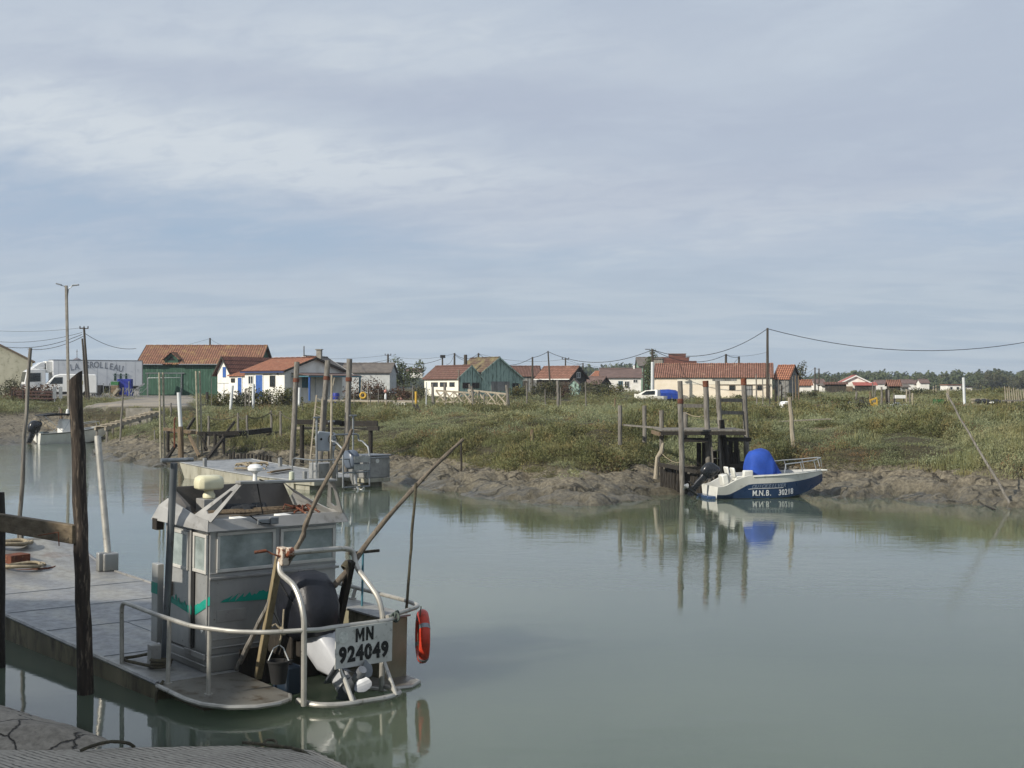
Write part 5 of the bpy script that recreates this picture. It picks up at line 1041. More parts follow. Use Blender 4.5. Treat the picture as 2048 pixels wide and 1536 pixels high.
root = thing('white_box', 'long white box raised on legs among the right stakes', 'box', gp(1799, 109)); mb = MB(); mb.bx(-.42, .42, -.3, .3, .78, 1.05); mb.build('body', MT['white_paint'], root, False, .03)
for s in (-.35, .35): mb = MB(); mb.bx(s-.03, s+.03, -.05, .05, -.2, .779); mb.build('leg', MT['wood_grey'], root, False)
root = thing('white_dinghy', 'small white dinghy with dark stripe behind the marsh grass', 'dinghy', gp(1796, 107.5)); mb = MB(); mb.prism([(-.55, .12), (.5, .12), (.62, .42), (-.58, .40)], 'y', -.4, .4); mb.build('hull', MT['white_gloss'], root, True, .05); mb = MB(); mb.bx(-.3, .1, -.3, .3, .421, .55); mb.build('seat', MT['grey_wall'], root, False, .02)
root = thing('pontoon', 'low white pontoon with a violet blue side', 'pontoon', gp(1848, 108)); mb = MB(); mb.bx(-.62, .62, -.6, .6, .0, .28); mb.build('hull', M('violet_blue', '#4a4c78', '#3f4168', 3, .6), root, False, .03); mb = MB(); mb.bx(-.64, .64, -.62, .62, .283, .42); mb.build('deck', MT['white_paint'], root, False, .02)
root = thing('crate_stack', 'stack of green plastic crates at the water side pontoon', 'crates', gp(1877, 107)); 
for i in range(4): mb = MB(); mb.bx(-.33, .33, -.3, .3, .12+.17*i, .27+.17*i); mb.bx(-.36, .36, -.33, .33, .272+.17*i, .288+.17*i); o = mb.build('crate', MT['crate_green'], root, False, .01)
b = gp(1930, 104, -.3); mb = MB(); mb.tube([b, at(1927, 755, 104)], .11, 12); tag(mb.build('pipe_post', MT['pvc']), 'tall white pipe post beside the grey pontoon', 'pipe post', 'white pipe posts')
root = thing('grey_pontoon', 'long grey concrete pontoon behind the white pipe post', 'pontoon', gp(1928, 108)); mb = MB(); mb.bx(-1.6, 1.55, -.8, .8, -.1, .34); mb.build('hull', MT['concrete'], root, False, .03); mb = MB(); mb.bx(-1.5, 1.4, -.7, .7, .342, .40); mb.build('deck', MT['wood_pale'], root, False); mb = MB(); mb.bx(.75, .85, -.86, -.81, -.05, .38); mb.bx(-.3, -.2, -.86, -.81, -.05, .38); mb.build('fender_post', MT['wood_pale'], root, False)
root = thing('tarp_stack', 'black tarpaulins heaped on crates at the far right', 'heap', gp(1977, 108)); mb = MB(); mb.bx(-1.0, 1.0, -.5, .5, .0, .42); mb.build('crates', MT['wood_dark'], root, False, .02); mb = MB(); [mb.ball((-.85+.24*i, 0, .52+RN.uniform(0, .1)), (.22, .45, .16+RN.uniform(0, .08)), 8, 6, .12) for i in range(8)]; mb.build('tarpaulin', MT['net'], root); mb = MB(); mb.ball((.12, -.42, .5), (.2, .1, .09), 8, 6, .1); mb.build('white_bag', MT['white_paint'], root)
root = thing('board_pile', 'pale boards stacked on edge left of the black tarpaulins', 'boards', gp(1957, 110)); mb = MB(); mb.bx(-.6, .8, -.4, .4, .55, .62); mb.bx(-.5, .6, -.3, .3, .632, .70); mb.bx(-.5, -.4, -.3, .3, .0, .548); mb.bx(.4, .5, -.3, .3, .0, .548); mb.build('boards', MT['wood_pale'], root, False)
root = thing('marsh_jetty', 'low timber jetty with thin legs at the far right', 'jetty', gp(2040, 110)); g = gp(2004, 110); mb = MB(); mb.bx(g.x, g.x+4, 109.4, 110.8, g.z+.45, g.z+.55); mb.build('deck', MT['wood_grey'], root, False, world=True)
for i in range(5): mb = MB(); p = Vector((g.x+.15+.5*i, 109.5, g.z)); mb.bar(p+Vector((0, 0, -.4)), p+Vector((0, 0, .449)), .10); mb.build('leg', MT['wood_dark'], root, False, world=True)
root = thing('small_jetty', 'low grey jetty in the creek before the beige building', 'jetty', gp(1535, 110)); g = gp(1508, 111); mb = MB(); mb.bx(g.x, g.x+2.2, 110.3, 111.5, g.z+.18, g.z+.28); mb.build('deck', MT['wood_grey'], root, False, world=True)
for i in range(4): mb = MB(); p = Vector((g.x+.1+.62*i, 110.4, g.z)); mb.bar(p+Vector((0, 0, -.4)), p+Vector((0, 0, .179)), .12); mb.build('leg', MT['wood_grey'], root, False, world=True)
mb = MB(); p0, p1 = at(1660, 838, 72.5), at(1560, 843, 71.5); mb.bar(p0, p1, .3, .05); tag(mb.build('marsh_plank', MT['wood_pale'], smooth=False), 'bleached plank lying along the marsh path', 'plank')

# ================================================================ boats
def hull_mesh(L_, B, f0, f1, keel0, flare=.80, low=None, white_from=None, n=18, bow_p=2.1):
    """stations from stern x=0 to bow x=L; returns MB with material 0 = lower side, 1 = upper side, 2 = inside"""
    mb = MB(); rows = []
    for i in range(n+1):
        t = i/n; x = L_*t; b = B/2*(1-max(0, (t-.42)/.58)**bow_p*.985); zs = (f0+(f1-f0)*t*t) if low is None else low(t)
        k = max(0, (t-.62)/.38); zk = keel0+(zs-.08-keel0)*k**2.0; zc_ = keel0+.30+(zs-.30-keel0-.30)*max(0, (t-.5)/.5)**2.2*.75; zc_ = min(zc_, zs-.06)
        wf = white_from(t) if white_from else .55; zm = zc_+(zs-zc_)*wf; bc = b*(flare+(1-flare)*0); bm = bc+(b-bc)*wf
        rx = -.0 if t < .99 else 0
        rows.append([(x-.10*0, 0, zk), (x, -bc*.97, zc_), (x, -bm, zm), (x, -b, zs), (x, -b*.86 if b > .12 else -b*.5, zs), (x, -b*.80 if b > .12 else -b*.4, zs-min(.38, .55*(zs-keel0)))])
    m = len(rows[0])
    for side in (1, -1):
        vs = [(p[0], p[1]*side, p[2]) for r in rows for p in r]; base = len(mb.v); mb.v += vs
        for i in range(n):
            for j in range(m-1):
                q = (base+i*m+j, base+(i+1)*m+j, base+(i+1)*m+j+1, base+i*m+j+1); mb.f.append(q if side > 0 else q[::-1]); mb.mi.append((0, 0, 1, 1, 2)[j])
    # floor and transom
    fl = [(r[5][0], r[5][1], r[5][2]) for r in rows]; base = len(mb.v); mb.v += fl+[(p[0], -p[1], p[2]) for p in fl]; k = len(fl)
    for i in range(k-1): mb.f.append((base+i, base+i+1, base+k+i+1, base+k+i)); mb.mi.append(2)
    r = rows[0]; base = len(mb.v); mb.v += list(r[:5])+[(p[0], -p[1], p[2]) for p in r[:5]]
    for j in range(4): mb.f.append((base+j, base+j+1, base+5+j+1, base+5+j)); mb.mi.append((0, 1, 1, 1)[j])
    mb.f.append((base+4, base+9, base+8, base+3)); mb.mi.append(1)
    return mb, rows
def outboard(parent, m4, cowl, leg, s=1.0, prop=None, gear=None, cm4=None, lw=1.0):
    """untilted frame: x aft, z up, origin at the clamp"""
    def ring(x, z, hx, hy, e=.35, n=14):
        o = []
        for k in range(n):
            t = 2*math.pi*k/n; c, s_ = math.cos(t), math.sin(t); o.append(Vector((x+math.copysign(abs(c)**.6, c)*hx, math.copysign(abs(s_)**.6, s_)*hy, z))*s)
        return o
    mb = MB(); mb.loft([ring(.16, .02, .20, .15), ring(.15, .10, .28, .20), ring(.13, .30, .33, .23), ring(.10, .50, .33, .22), ring(.06, .63, .28, .19), ring(.03, .69, .18, .12)]); mb.xf(cm4 or m4); c = mb.build('motor_cowl', cowl, parent, True, ang=60)
    mb = MB(); mb.loft([ring(.14, .015, .17*lw, .12*lw), ring(.15, -.15, .15*lw, .10*lw), ring(.18, -.36, .15*lw, .085*lw), ring(.20, -.50, .12, .06), ring(.22, -.72, .14, .045)]); mb.xf(m4); l_ = mb.build('motor_leg', leg, c, True, ang=60)
    mb = MB(); mb.slab([Vector((.05, -.10, -.55))*s, Vector((.55, -.12, -.55))*s, Vector((.55, .12, -.55))*s, Vector((.05, .10, -.55))*s], .02*s); mb.loft([[Vector((x_, math.cos(t)*r_, -.80+math.sin(t)*r_))*s for t in [2*math.pi*k/12 for k in range(12)]] for x_, r_ in ((-.14, .012), (-.05, .055), (.15, .072), (.36, .066), (.44, .05))]); mb.prism([(-.02*s, -.84*s), (.28*s, -.84*s), (.30*s, -1.06*s), (.14*s, -1.05*s)], 'y', -.012*s, .012*s); mb.xf(m4); mb.build('gearcase', gear or leg, c, True)
    mb = MB(); mb.lathe([(.05*s, 0), (.055*s, .12*s), (.045*s, .17*s)], Vector((.445, 0, -.80))*s, 12, (1, 0, 0))
    for k in range(3):
        a = k*2.094+.4; e = Vector((0, math.cos(a), math.sin(a))); f = Vector((0, -math.sin(a), math.cos(a))); b0 = Vector((.52, 0, -.80))*s; P_ = []
        for u, w_, tw_ in ((.04, .035, 1.0), (.07, .065, .9), (.10, .085, .8), (.135, .095, .68), (.165, .085, .6), (.19, .055, .55), (.205, .012, .5)):
            P_.append((b0+e*u*s+(f*math.cos(tw_)+Vector((1, 0, 0))*math.sin(tw_))*w_*s, b0+e*u*s-(f*math.cos(tw_)+Vector((1, 0, 0))*math.sin(tw_))*w_*s))
        for (p, q), (p2, q2) in zip(P_[:-1], P_[1:]): mb.slab([p, q, q2, p2], .008*s, (1, 0, 0))
    mb.xf(m4); mb.build('propeller', prop or leg, c, True); return c
BLK = M('black_gloss_plastic', '#15171b', '#1c1e22', 4, .28, coat=.4, rvar=.08); BLUEH = M('blue_gelcoat', '#2b4263', '#263b5a', 1.2, .3, coat=.3, c3='#20324c', sc3=3); WH = M('white_gelcoat', '#d8d8d1', '#c8c8c0', 1.2, .32, coat=.25, c3='#9f9d8e', sc3=5, lo3=.57, hi3=.78, st=(1, 1, .6)); INN = M('boat_inside', '#b9bab6', '#a9aaa6', 2, .6); STEEL = M('stainless_tube', '#b5b8ba', None, rough=.32, metal=.7)
# -- blue and white open motorboat moored at the jetty
yaw = math.radians(11); bb = thing('motorboat', 'blue and white open motorboat with a bright blue cover over its console', 'motorboat', W(1426, 999)+Vector((0, .95, 0)), yaw)
def bl_low(t): return float(np.interp(t, [0, .06, .16, .26, .5, 1], [.50, .52, .78, .95, .99, 1.12]))
def bl_wf(t): return float(np.interp(t, [0, .10, .26, .32, .6, 1], [.34, .26, .60, .63, .63, .63]))
mb, rows = hull_mesh(4.95, 2.05, 0, 0, -.28, .84, bl_low, bl_wf, 26, 2.3); mb.build('hull', [BLUEH, WH, INN], bb, True, ang=50)
mb = MB(); mb.tube([(r[3][0], r[3][1]*1.005, r[3][2]-.05) for r in rows[8:]], .025, 6); mb.tube([(r[3][0], -r[3][1]*1.005, r[3][2]-.05) for r in rows[8:]], .025, 6); mb.build('rubbing_strake', WH, bb)
mb = MB(); mb.loft([[Vector((x_+.03*math.sin(7*z_+3*y_), y_*w_*(1+.07*math.sin(9*z_+4*x_+2*y_)), z_+.02*math.sin(13*y_+5*x_))) for y_, z_ in ((-.97, .60), (-1.03, .60+(zt-.6)*.25), (-.99, .60+(zt-.6)*.5), (-.95, .60+(zt-.6)*.72), (-.82, .60+(zt-.6)*.9), (-.5, zt*.985), (-.2, zt*.99+.01), (.2, zt), (.5, zt*.985), (.82, .60+(zt-.6)*.9), (.95, .60+(zt-.6)*.72), (.99, .60+(zt-.6)*.5), (1.03, .60+(zt-.6)*.25), (.97, .60))] for x_, w_, zt in ((1.62, .40, 1.38), (1.66, .46, 1.74), (1.78, .50, 1.90), (2.02, .56, 1.98), (2.27, .55, 2.00), (2.50, .53, 1.93), (2.56, .56, 1.79), (2.70, .50, 1.49), (2.87, .47, 1.22), (3.10, .45, .96))]); mb.build('console_cover', M('blue_canvas', '#2148a0', '#1c3f8e', 2.5, .8, bump=.9, bsc=5), bb, True, ang=50)
for y_ in (-.42, .32): mb = MB(); mb.box((1.1, y_, .72), (.42, .42, .40)); mb.box((.86, y_, 1.05), (.10, .44, .42), 0, Matrix.Rotation(-.25, 3, 'Y')); mb.build('seat', WH, bb, True, .05)
mb = MB(); mb.box((.42, -.55, .75), (.26, .5, .5), 0, Matrix.Rotation(-.2, 3, 'Y')); mb.build('bench', WH, bb, True, .05); mb = MB(); mb.box((1.42, -.62, .98), (.42, .22, .34)); mb.build('side_box', WH, bb, True, .05)
for s in (-1, 1):
    P_ = [(2.9, s*.93, 1.05), (2.95, s*.92, 1.40), (3.6, s*.86, 1.46), (4.3, s*.62, 1.52), (4.80, s*.18, 1.60)]; mb = MB(); mb.tube(P_, .022, 7)
    for i in (2, 3): mb.tube([P_[i], (P_[i][0]+.12, P_[i][1]*1.02, 1.08)], .018, 6)
    mb.tube([(4.80, s*.18, 1.60), (4.88, s*.1, 1.22)], .018, 6); mb.build('bow_rail', STEEL, bb)
mb = MB(); mb.tube([(4.80, -.18, 1.6), (4.86, 0, 1.6), (4.80, .18, 1.6)], .022, 7); mb.build('pulpit', STEEL, bb)
mb = MB(); mb.box((4.98, 0, 1.07), (.34, .22, .08)); mb.build('bow_roller', WH, bb, True, .03)
def hside(x): # point and outward normal on the starboard (viewer) side of the blue band
    t = x/4.95; i = min(25, int(t*26)); f_ = t*26-i; a = Vector(rows[i][1]).lerp(Vector(rows[i+1][1]), f_); b_ = Vector(rows[i][2]).lerp(Vector(rows[i+1][2]), f_); return a, b_
def hull_text(body, x0, size, hfrac, mat, nm, off=0, sh=0.0, sx=1.0, step=None):
    for i, ch in enumerate(body):
        x = x0+i*step
        if ch == ' ': continue
        a, b_ = hside(x); a2, b2 = hside(x+.05); p = a.lerp(b_, hfrac); xd = (a2.lerp(b2, hfrac)-p).normalized(); yd = (b_-a); nrm = xd.cross(yd).normalized()
        text(nm, ch, size, mat, bb, facing(p+nrm*.012, xd, yd), .004, off, sx=sx, shear=sh)
WT = M('white_lettering', '#dfe2e2', None, rough=.5); DT = M('grey_blue_lettering', '#6d7a8c', None, rough=.4)
hull_text('M.N.B.  30218', 1.62, .34, .33, WT, 'registration_letter', .003, 0, .78, .138)
hull_text('QUICKSILVER', 1.55, .22, .80, DT, 'maker_letter', .008, .3, .9, .135)
mb = MB(); [mb.tube([Vector(rows[i][1]).lerp(Vector(rows[i][2]), .66)+Vector((0, -.012, 0)) for i in range(a, b_)], .008, 5) for a, b_ in ((7, 16),)]; mb.build('pinstripe', WT, bb)
outboard(bb, Matrix.Translation((-.12, 0, .78))@Matrix.Rotation(math.radians(38), 4, 'Y')@Matrix.Rotation(math.pi, 4, 'Z'), BLK, BLK, .98, STEEL)
mb = MB(); mb.slab([(.0, -.8, .12), (-.34, -.7, .12), (-.34, .7, .12), (.0, .8, .12)], .14); mb.build('swim_platform', BLUEH, bb, True, .03)
# -- white motorboat with bimini in the creek
lb_ = thing('motorboat', 'white motorboat with dark sun canopy and black outboard in the left creek', 'motorboat', W(64, 888)+Vector((0, .7, 0)), math.radians(38))
mb, rows2 = hull_mesh(6.0, 2.65, .85, 1.45, -.3, .84, None, lambda t: .35, 20, 2.3); mb.build('hull', [WH, WH, INN], lb_, True, ang=50)
mb = MB(); mb.tube([(r[3][0], r[3][1]*1.01, r[3][2]-.06) for r in rows2], .03, 6); mb.tube([(r[3][0], -r[3][1]*1.01, r[3][2]-.06) for r in rows2], .03, 6); mb.build('rubbing_strake', MT['black'], lb_)
mb = MB(); mb.loft([[Vector((x_, y_*w_, z_)) for y_, z_ in ((-.5, .45), (-.5, h_*.8), (-.38, h_), (.38, h_), (.5, h_*.8), (.5, .45))] for x_, w_, h_ in ((2.0, 1.15, 1.7), (2.15, 1.15, 1.95), (2.75, 1.1, 1.9), (3.1, 1.0, 1.3))]); mb.build('console_cover', MT['white_paint'], lb_, True, ang=50)
mb = MB(); mb.slab([(.3, -.95, 2.28), (1.4, -1.0, 2.44), (2.9, -.9, 2.36), (2.9, .9, 2.36), (1.4, 1.0, 2.44), (.3, .95, 2.28)], .10); cn = mb.build('sun_canopy', MT['net'], lb_, True, .02)
for s in (-1, 1): mb = MB(); mb.tube([(.4, s*.9, 2.24), (1.9, s*1.0, .95)], .022, 6); mb.tube([(2.8, s*.88, 2.31), (1.9, s*1.0, .95)], .022, 6); mb.build('canopy_frame', STEEL, cn)
for s in (-1, 1): mb = MB(); mb.tube([(3.4, s*1.0, 1.05), (3.5, s*.98, 1.5), (4.4, s*.75, 1.62), (5.1, s*.4, 1.72), (5.2, s*.35, 1.3)], .024, 6); mb.build('bow_rail', STEEL, lb_)
mb = MB(); mb.box((.75, .0, .85), (.3, 1.3, .16)); mb.build('stern_bench', M('teal_seat', '#3d4a50', None, rough=.7), lb_, True, .04)
mb = MB(); mb.tube([(.1, .8, .7), (.3, .85, 1.75)], .03, 6); mb.build('stern_pole', MT['white_paint'], lb_)
outboard(lb_, Matrix.Translation((-.15, -.45, .80))@Matrix.Rotation(math.radians(14), 4, 'Y')@Matrix.Rotation(math.pi, 4, 'Z'), BLK, BLK, 1.5, STEEL)
# -- cruiser and tarp covered boat laid up on land
cr = thing('laid_up_cruiser', 'white cabin cruiser laid up on land before the beige building', 'boat', gp(1331, 139)+Vector((0, 0, .25)), math.radians(180-22))
mb, _r = hull_mesh(3.3, 1.5, .55, .78, -.1, .84, None, lambda t: .4, 12, 2.3); mb.build('hull', [WH, WH, INN], cr, True, ang=50)
mb = MB(); mb.loft([[Vector((x_, y_*w_, z_)) for y_, z_ in ((-.5, .5), (-.42, h_), (.42, h_), (.5, .5))] for x_, w_, h_ in ((.7, 1.25, 1.15), (.9, 1.2, 1.22), (2.0, 1.1, 1.12), (2.9, .6, .72))]); cb = mb.build('cabin', WH, cr, True, ang=50); mb = MB(); mb.prism([(1.0, .72), (2.4, .72), (1.85, 1.05), (1.0, 1.1)], 'y', -.66, .66); mb.build('window_band', MT['glass'], cb, False)
mb = MB(); mb.bx(.3, 2.6, -.5, .5, -.55, -.12); mb.build('trailer', MT['rust'], cr, False)
tb = thing('covered_boat', 'boat laid up under a bright blue tarpaulin by the beige wall', 'boat', gp(1337, 142), math.radians(-4)); mb = MB(); mb.loft([[Vector((x_, y_*1.0, z_)) for y_, z_ in ((-.9, .35), (-.95, h_*.72), (-.5, h_*.95), (0, h_), (.5, h_*.95), (.95, h_*.72), (.9, .35))] for x_, h_ in ((-1.1, 1.15), (-.9, 1.3), (0, 1.34), (.75, 1.25), (1.02, 1.05))]); mb.build('tarpaulin', MT['blue_tarp'], tb, True, ang=50); mb = MB(); mb.bx(-.9, .8, -.6, .6, -.2, .34); mb.build('trailer', MT['black'], tb, False)
mb = MB(); g = gp(1372, 144); mb.prism([(g.x-.5, g.z-.1), (g.x+.75, g.z-.1), (g.x+.1, g.z+.65), (g.x-.4, g.z+.75)], 'y', g.y, g.y+.5); tag(mb.build('wall_shadow', MT['concrete'], smooth=False), 'grey sloped block standing in for a shadow on the beige wall', 'shadow_block')  # block put in for the tarpaulin's shadow on the wall

# ================================================================ jetty on the right
J = thing('timber_jetty', 'timber jetty with four tall weathered piles above the blue motorboat', 'jetty', Vector((8.5, 60, 0)))
def pile(px0, py0, px1, d0, d1, r, mat='wood_grey', cap=None, band=None, zb=-.9, root=J):
    t = at(px0, py0, d0); b = Vector((X(px1, d1), d1, zb)); mb = MB(); log(mb, b, t, r*1.05, r*.95, 9, 11, .015, .05); p = mb.build('pile', MT[mat], root, world=True)
    ax = (b-t).normalized()
    if cap: mb = MB(); mb.tube([t-ax*.012, t+ax*cap], r*1.06, 12); mb.build('rusty_cap', MT['rust'], p, world=True)
    if band: mb = MB(); mb.tube([t+ax*band, t+ax*(band+.2)], r*1.12, 12); mb.build('iron_band', MT['rust'], p, world=True)
    return p
pile(1360, 762, 1366, 57.8, 57.8, .115, band=.75); pile(1411, 762, 1421, 59.6, 59.6, .125, cap=.25); pile(1435, 762, 1449, 60.6, 60.3, .115); pile(1487, 757, 1498, 62.0, 62.0, .125, cap=.3)
mb = MB()
for i in range(12): y_ = 58.7+i*.27; mb.bx(X(1320, 59.0), X(1489, 59.0), y_, y_+.255, 2.66+RN.uniform(-.006, .006), 2.72)
mb.build('deck', MT['wood_grey'], J, False, world=True)
for nm, a, b_ in (('edge_beam', (X(1320, 59), 58.68, 2.57), (X(1489, 59), 58.68, 2.57)), ('cross_beam', (X(1368, 59), 58.9, 2.28), (X(1412, 59.6), 59.0, 2.26)), ('cross_beam', (X(1448, 60), 59.4, 2.28), (X(1490, 61), 59.6, 2.26)), ('end_beam', (X(1320, 59)-.05, 58.75, 2.53), (X(1320, 59)-.05, 61.9, 2.53))):
    mb = MB(); mb.bar(a, b_, .08 if 'cross' not in nm else .18, .16 if 'cross' not in nm else .18); mb.build(nm, MT['wood_dark' if nm != 'end_beam' else 'wood_brown'], J, False, world=True)
mb = MB(); [mb.bx(X(1400, 61)+i*.24, X(1400, 61)+i*.24+.2, 61.9+RN.uniform(0, .15), 62.15, .3, 1.5+RN.uniform(0, .7)) for i in range(8)]; mb.build('back_boarding', MT['wood_dark'], J, False, world=True)
for a, b_ in (((1355, 811.5, 59.9), (1412, 811.5, 60.1)), ((1440, 800, 61.1), (1488, 801, 62)), ((1441, 825, 61), (1491, 826, 62))): mb = MB(); mb.bar(at(*a), at(*b_), .06, .16); mb.build('rail_plank', MT['wood_grey'], J, False, world=True)
w0, w1 = at(1247, 848.5, 65.0), at(1326, 855, 61.2); mb = MB(); mb.slab([w0+Vector((0, .4, 0)), w0+Vector((0, -.3, 0)), w1+Vector((0, -.3, 0)), w1+Vector((0, .5, 0))], .07); mb.build('walkway', MT['wood_grey'], J, False, world=True)
for px, py, d, zb in ((1240, 811, 65, 1.8), (1289, 811, 65.5, 1.9), (1323, 821, 61.0, 1.6), (1371, 824, 62.2, 2.2)): mb = MB(); log(mb, Vector((X(px, d), d, zb)), at(px, py, d), .10, .10, 4, 9, .008, .04); mb.build('post', MT['wood_grey'], J, world=True)
mb = MB(); mb.tube(sag(at(1372, 826, 62), at(1413, 831, 60), .1), .018, 5); mb.build('hand_rope', MT['rope'], J, world=True)
mb = MB(); log(mb, Vector((X(1459, 60.1), 60.1, .2)), at(1443, 840, 60.35), .12, .12, 6, 9, .02, .06); mb.build('charred_pile', MT['wood_dark'], J, world=True)
ladder('ladder', 'narrow wooden ladder hanging from the jetty behind the black outboard', Vector((X(1427, 59.3), 59.2, .55)), Vector((X(1443, 59.3), 59.2, .55)), at(1421, 862, 59.1), at(1437, 862, 59.1), 6, .028, MT['wood_grey'])
GP = 'retaining stakes along the mud under the jetty'
for i in range(15):
    px = 1322+i*5.6+RN.uniform(-1, 1); d = 58.6-(i*.06); h = (930+RN.uniform(-4, 10)+(8 if i > 8 else 0))
    stake(f'{["first","second","third","fourth","fifth","sixth","seventh","eighth","ninth","tenth","eleventh","twelfth","thirteenth","fourteenth","fifteenth"][i]} dark retaining stake from the left under the jetty', px, h, d, .085, px+RN.uniform(-2, 3), 'wood_dark', GP, 'retaining_stake', zb=-.2)
for i in range(9):
    px = 1450+i*4.4; stake(f'{["first","second","third","fourth","fifth","sixth","seventh","eighth","ninth"][i]} upper dark stake from the left behind the jetty ladder', px, 872+RN.uniform(0, 30)+i*3, 61.2, .08, px+RN.uniform(-1, 2), 'wood_dark', 'upper stakes behind the jetty ladder', 'retaining_stake', zb=.3)
for nm, a, b_ in (('first timber waling plank across the retaining stakes', (1316, 928, 58.2), (1392, 944, 57.6)), ('second timber waling plank beside the black outboard', (1372, 938, 58.9), (1500, 930, 60.2))):
    mb = MB(); mb.bar(at(*a), at(*b_), .07, .16); tag(mb.build('waling_plank', MT['wood_dark'], smooth=False), nm, 'plank')
mb = MB(); P_ = [Vector((X(1312, 58.8), 58.8, .6)), at(1315, 915, 58.8), at(1323, 903, 58.7), at(1326, 886, 58.6)]; mb.tube(P_, [.11, .10, .10, .05], 9, .1); tag(mb.build('broken_stake', MT['wood_pale']), 'crooked broken stake left of the jetty piles', 'stake')
stake('tall pale pole alone on the marsh right of the jetty', 1579, 795, 65.5, .105, 1589, 'wood_pale', None, 'mooring_pole')
mb = MB(); log(mb, Vector((X(2041, 51.5), 51.5, -.5)), at(1893, 787, 54), .06, .035, 10, 9, .03, .06); tag(mb.build('leaning_pole', MT['wood_grey']), 'long thin pole leaning left out of the mud at the right edge', 'pole')
mb = MB(); mb.tube([W(1968, 1010), W(1990, 1021)+Vector((0, 0, .03))], .03, 6); tag(mb.build('driftwood', MT['wood_dark']), 'dark driftwood stick at the right waterline', 'driftwood')
mb = MB(); mb.tube(sag(at(1322, 905, 58.7), at(1365, 925, 57.7), .15), .015, 5); tag(mb.build('mooring_line', MT['rope']), 'thin line between the crooked stake and first pile', 'rope')

# ================================================================ ruined jetty at the left
K = thing('ruined_jetty', 'collapsed dark timber jetty on the mud at the left bank', 'jetty', Vector((-18.5, 80, .3)))
def kb(nm, a, b_, w, h=None, mat='wood_dark'): mb = MB(); mb.bar(at(*a), at(*b_), w, h or w); return mb.build(nm, MT[mat], K, False, world=True)
kb('beam', (328, 858, 79.5), (396, 866, 79), .2, .18, 'wood_brown'); kb('beam', (330, 864, 80.5), (395, 861, 80.5), .18, .14, 'wood_grey'); kb('beam', (398, 868, 79), (478, 866, 79.5), .22, .25); kb('beam', (440, 872, 80), (540, 860, 84), .25, .3)
kb('brace', (377, 869, 78.8), (398, 912, 77), .14, .14, 'wood_brown'); kb('brace', (352, 890, 79.5), (328, 925, 78), .16); kb('brace', (448, 874, 79), (415, 918, 77.5), .15); kb('brace', (470, 843, 79.5), (452, 866, 79.3), .13); kb('brace', (389, 836, 80), (375, 858, 79.6), .13); kb('brace', (404, 876, 79), (414, 900, 78.5), .1)
for px, y0, y1 in ((430, 868, 905), (447, 868, 905), (410, 866, 902), (336, 862, 905)): mb = MB(); log(mb, at(px, y1, 79), at(px, y0, 79), .1, .1, 4, 8, .01, .05); mb.build('leg', MT['wood_dark'], K, world=True)
mb = MB(); mb.tube([at(349, 895, 79), at(349, 838, 79), at(352, 835, 79)], .05, 8); mb.build('rusty_pipe', MT['rust'], K, world=True)
mb = MB(); mb.tube(sag(at(328, 840, 80), at(345, 858, 79.6), .2), .035, 6); mb.tube(sag(at(336, 868, 79.5), at(372, 905, 78.5), .3), .03, 6); mb.build('hanging_rope', MT['rope_dark'], K, world=True)
for lb, px, py, pb, d in [('left pale metal mooring pole of the outer pair by the ruined jetty', 318.5, 745, 322, 80), ('right pale metal mooring pole of the outer pair by the ruined jetty', 326, 745, 330, 80.2), ('left pale metal mooring pole of the inner pair by the ruined jetty', 392, 742, 397, 79), ('right pale metal mooring pole of the inner pair by the ruined jetty', 399.5, 742, 404.5, 79.2)]:
    mb = MB(); mb.tube([Vector((X(pb, d), d, -.2)), at(px, py, d)], .055, 10); tag(mb.build('mooring_pole', M('pale_pole_'+str(int(px)), '#a09a86', '#8b8674', 3, .6, c3='#5f5a48', sc3=8) if px < 319 else bpy.data.materials['pale_pole_318']), lb, 'mooring pole', 'paired metal mooring poles')
wp = thing('capped_post', 'thick dark post topped by a tall white pipe', 'post', Vector((X(362, 78.5), 78.5, .2))); mb = MB(); log(mb, Vector((X(362, 78.5), 78.5, 0)), at(361, 853, 78.5), .17, .16, 5, 10, .01, .05); mb.build('post', MT['wood_brown'], wp, world=True); mb = MB(); mb.tube([at(361.5, 856, 78.5), at(357.5, 785, 78.5)], .115, 12); mb.build('white_pipe', MT['pvc'], wp, world=True)
for i in range(16): stake(f'small dark stake of the low row behind the barge bow, number {["one","two","three","four","five","six","seven","eight","nine","ten","eleven","twelve","thirteen","fourteen","fifteen","sixteen"][i]} from the left', 432+i*7.2, 903+RN.uniform(-2, 4)+i*.35, 79-i*.35, .09, 432+i*7.2, 'wood_dark', 'low row of dark stakes behind the barge bow', 'retaining_stake', zb=.2)

# ================================================================ landing with three tall piles
T3 = thing('timber_landing', 'timber landing with three tall round piles behind the moored barge', 'landing', Vector((-9.5, 71, 0)))
pile(594, 724, 581, 70.5, 70.0, .145, 'wood_grey', None, .85, root=T3); pile(656, 721, 634, 69.5, 69.2, .15, 'wood_grey', None, .80, root=T3); pile(699, 718, 690, 70.0, 69.6, .15, 'wood_grey', None, .95, root=T3)
def tb_(nm, a, b_, w, h, mat): mb = MB(); mb.bar(at(*a), at(*b_), w, h); mb.build(nm, MT[mat], T3, False, world=True)
tb_('beam', (592, 844, 72), (682, 845, 72), .3, .25, 'wood_dark'); tb_('beam', (680, 847, 72.3), (755, 847, 72), .25, .28, 'wood_dark'); tb_('beam', (735, 857, 71.8), (758, 857, 71.6), .2, .22, 'wood_dark'); tb_('deck', (594, 856, 72.5), (746, 858, 72.5), .5, .12, 'wood_pale')
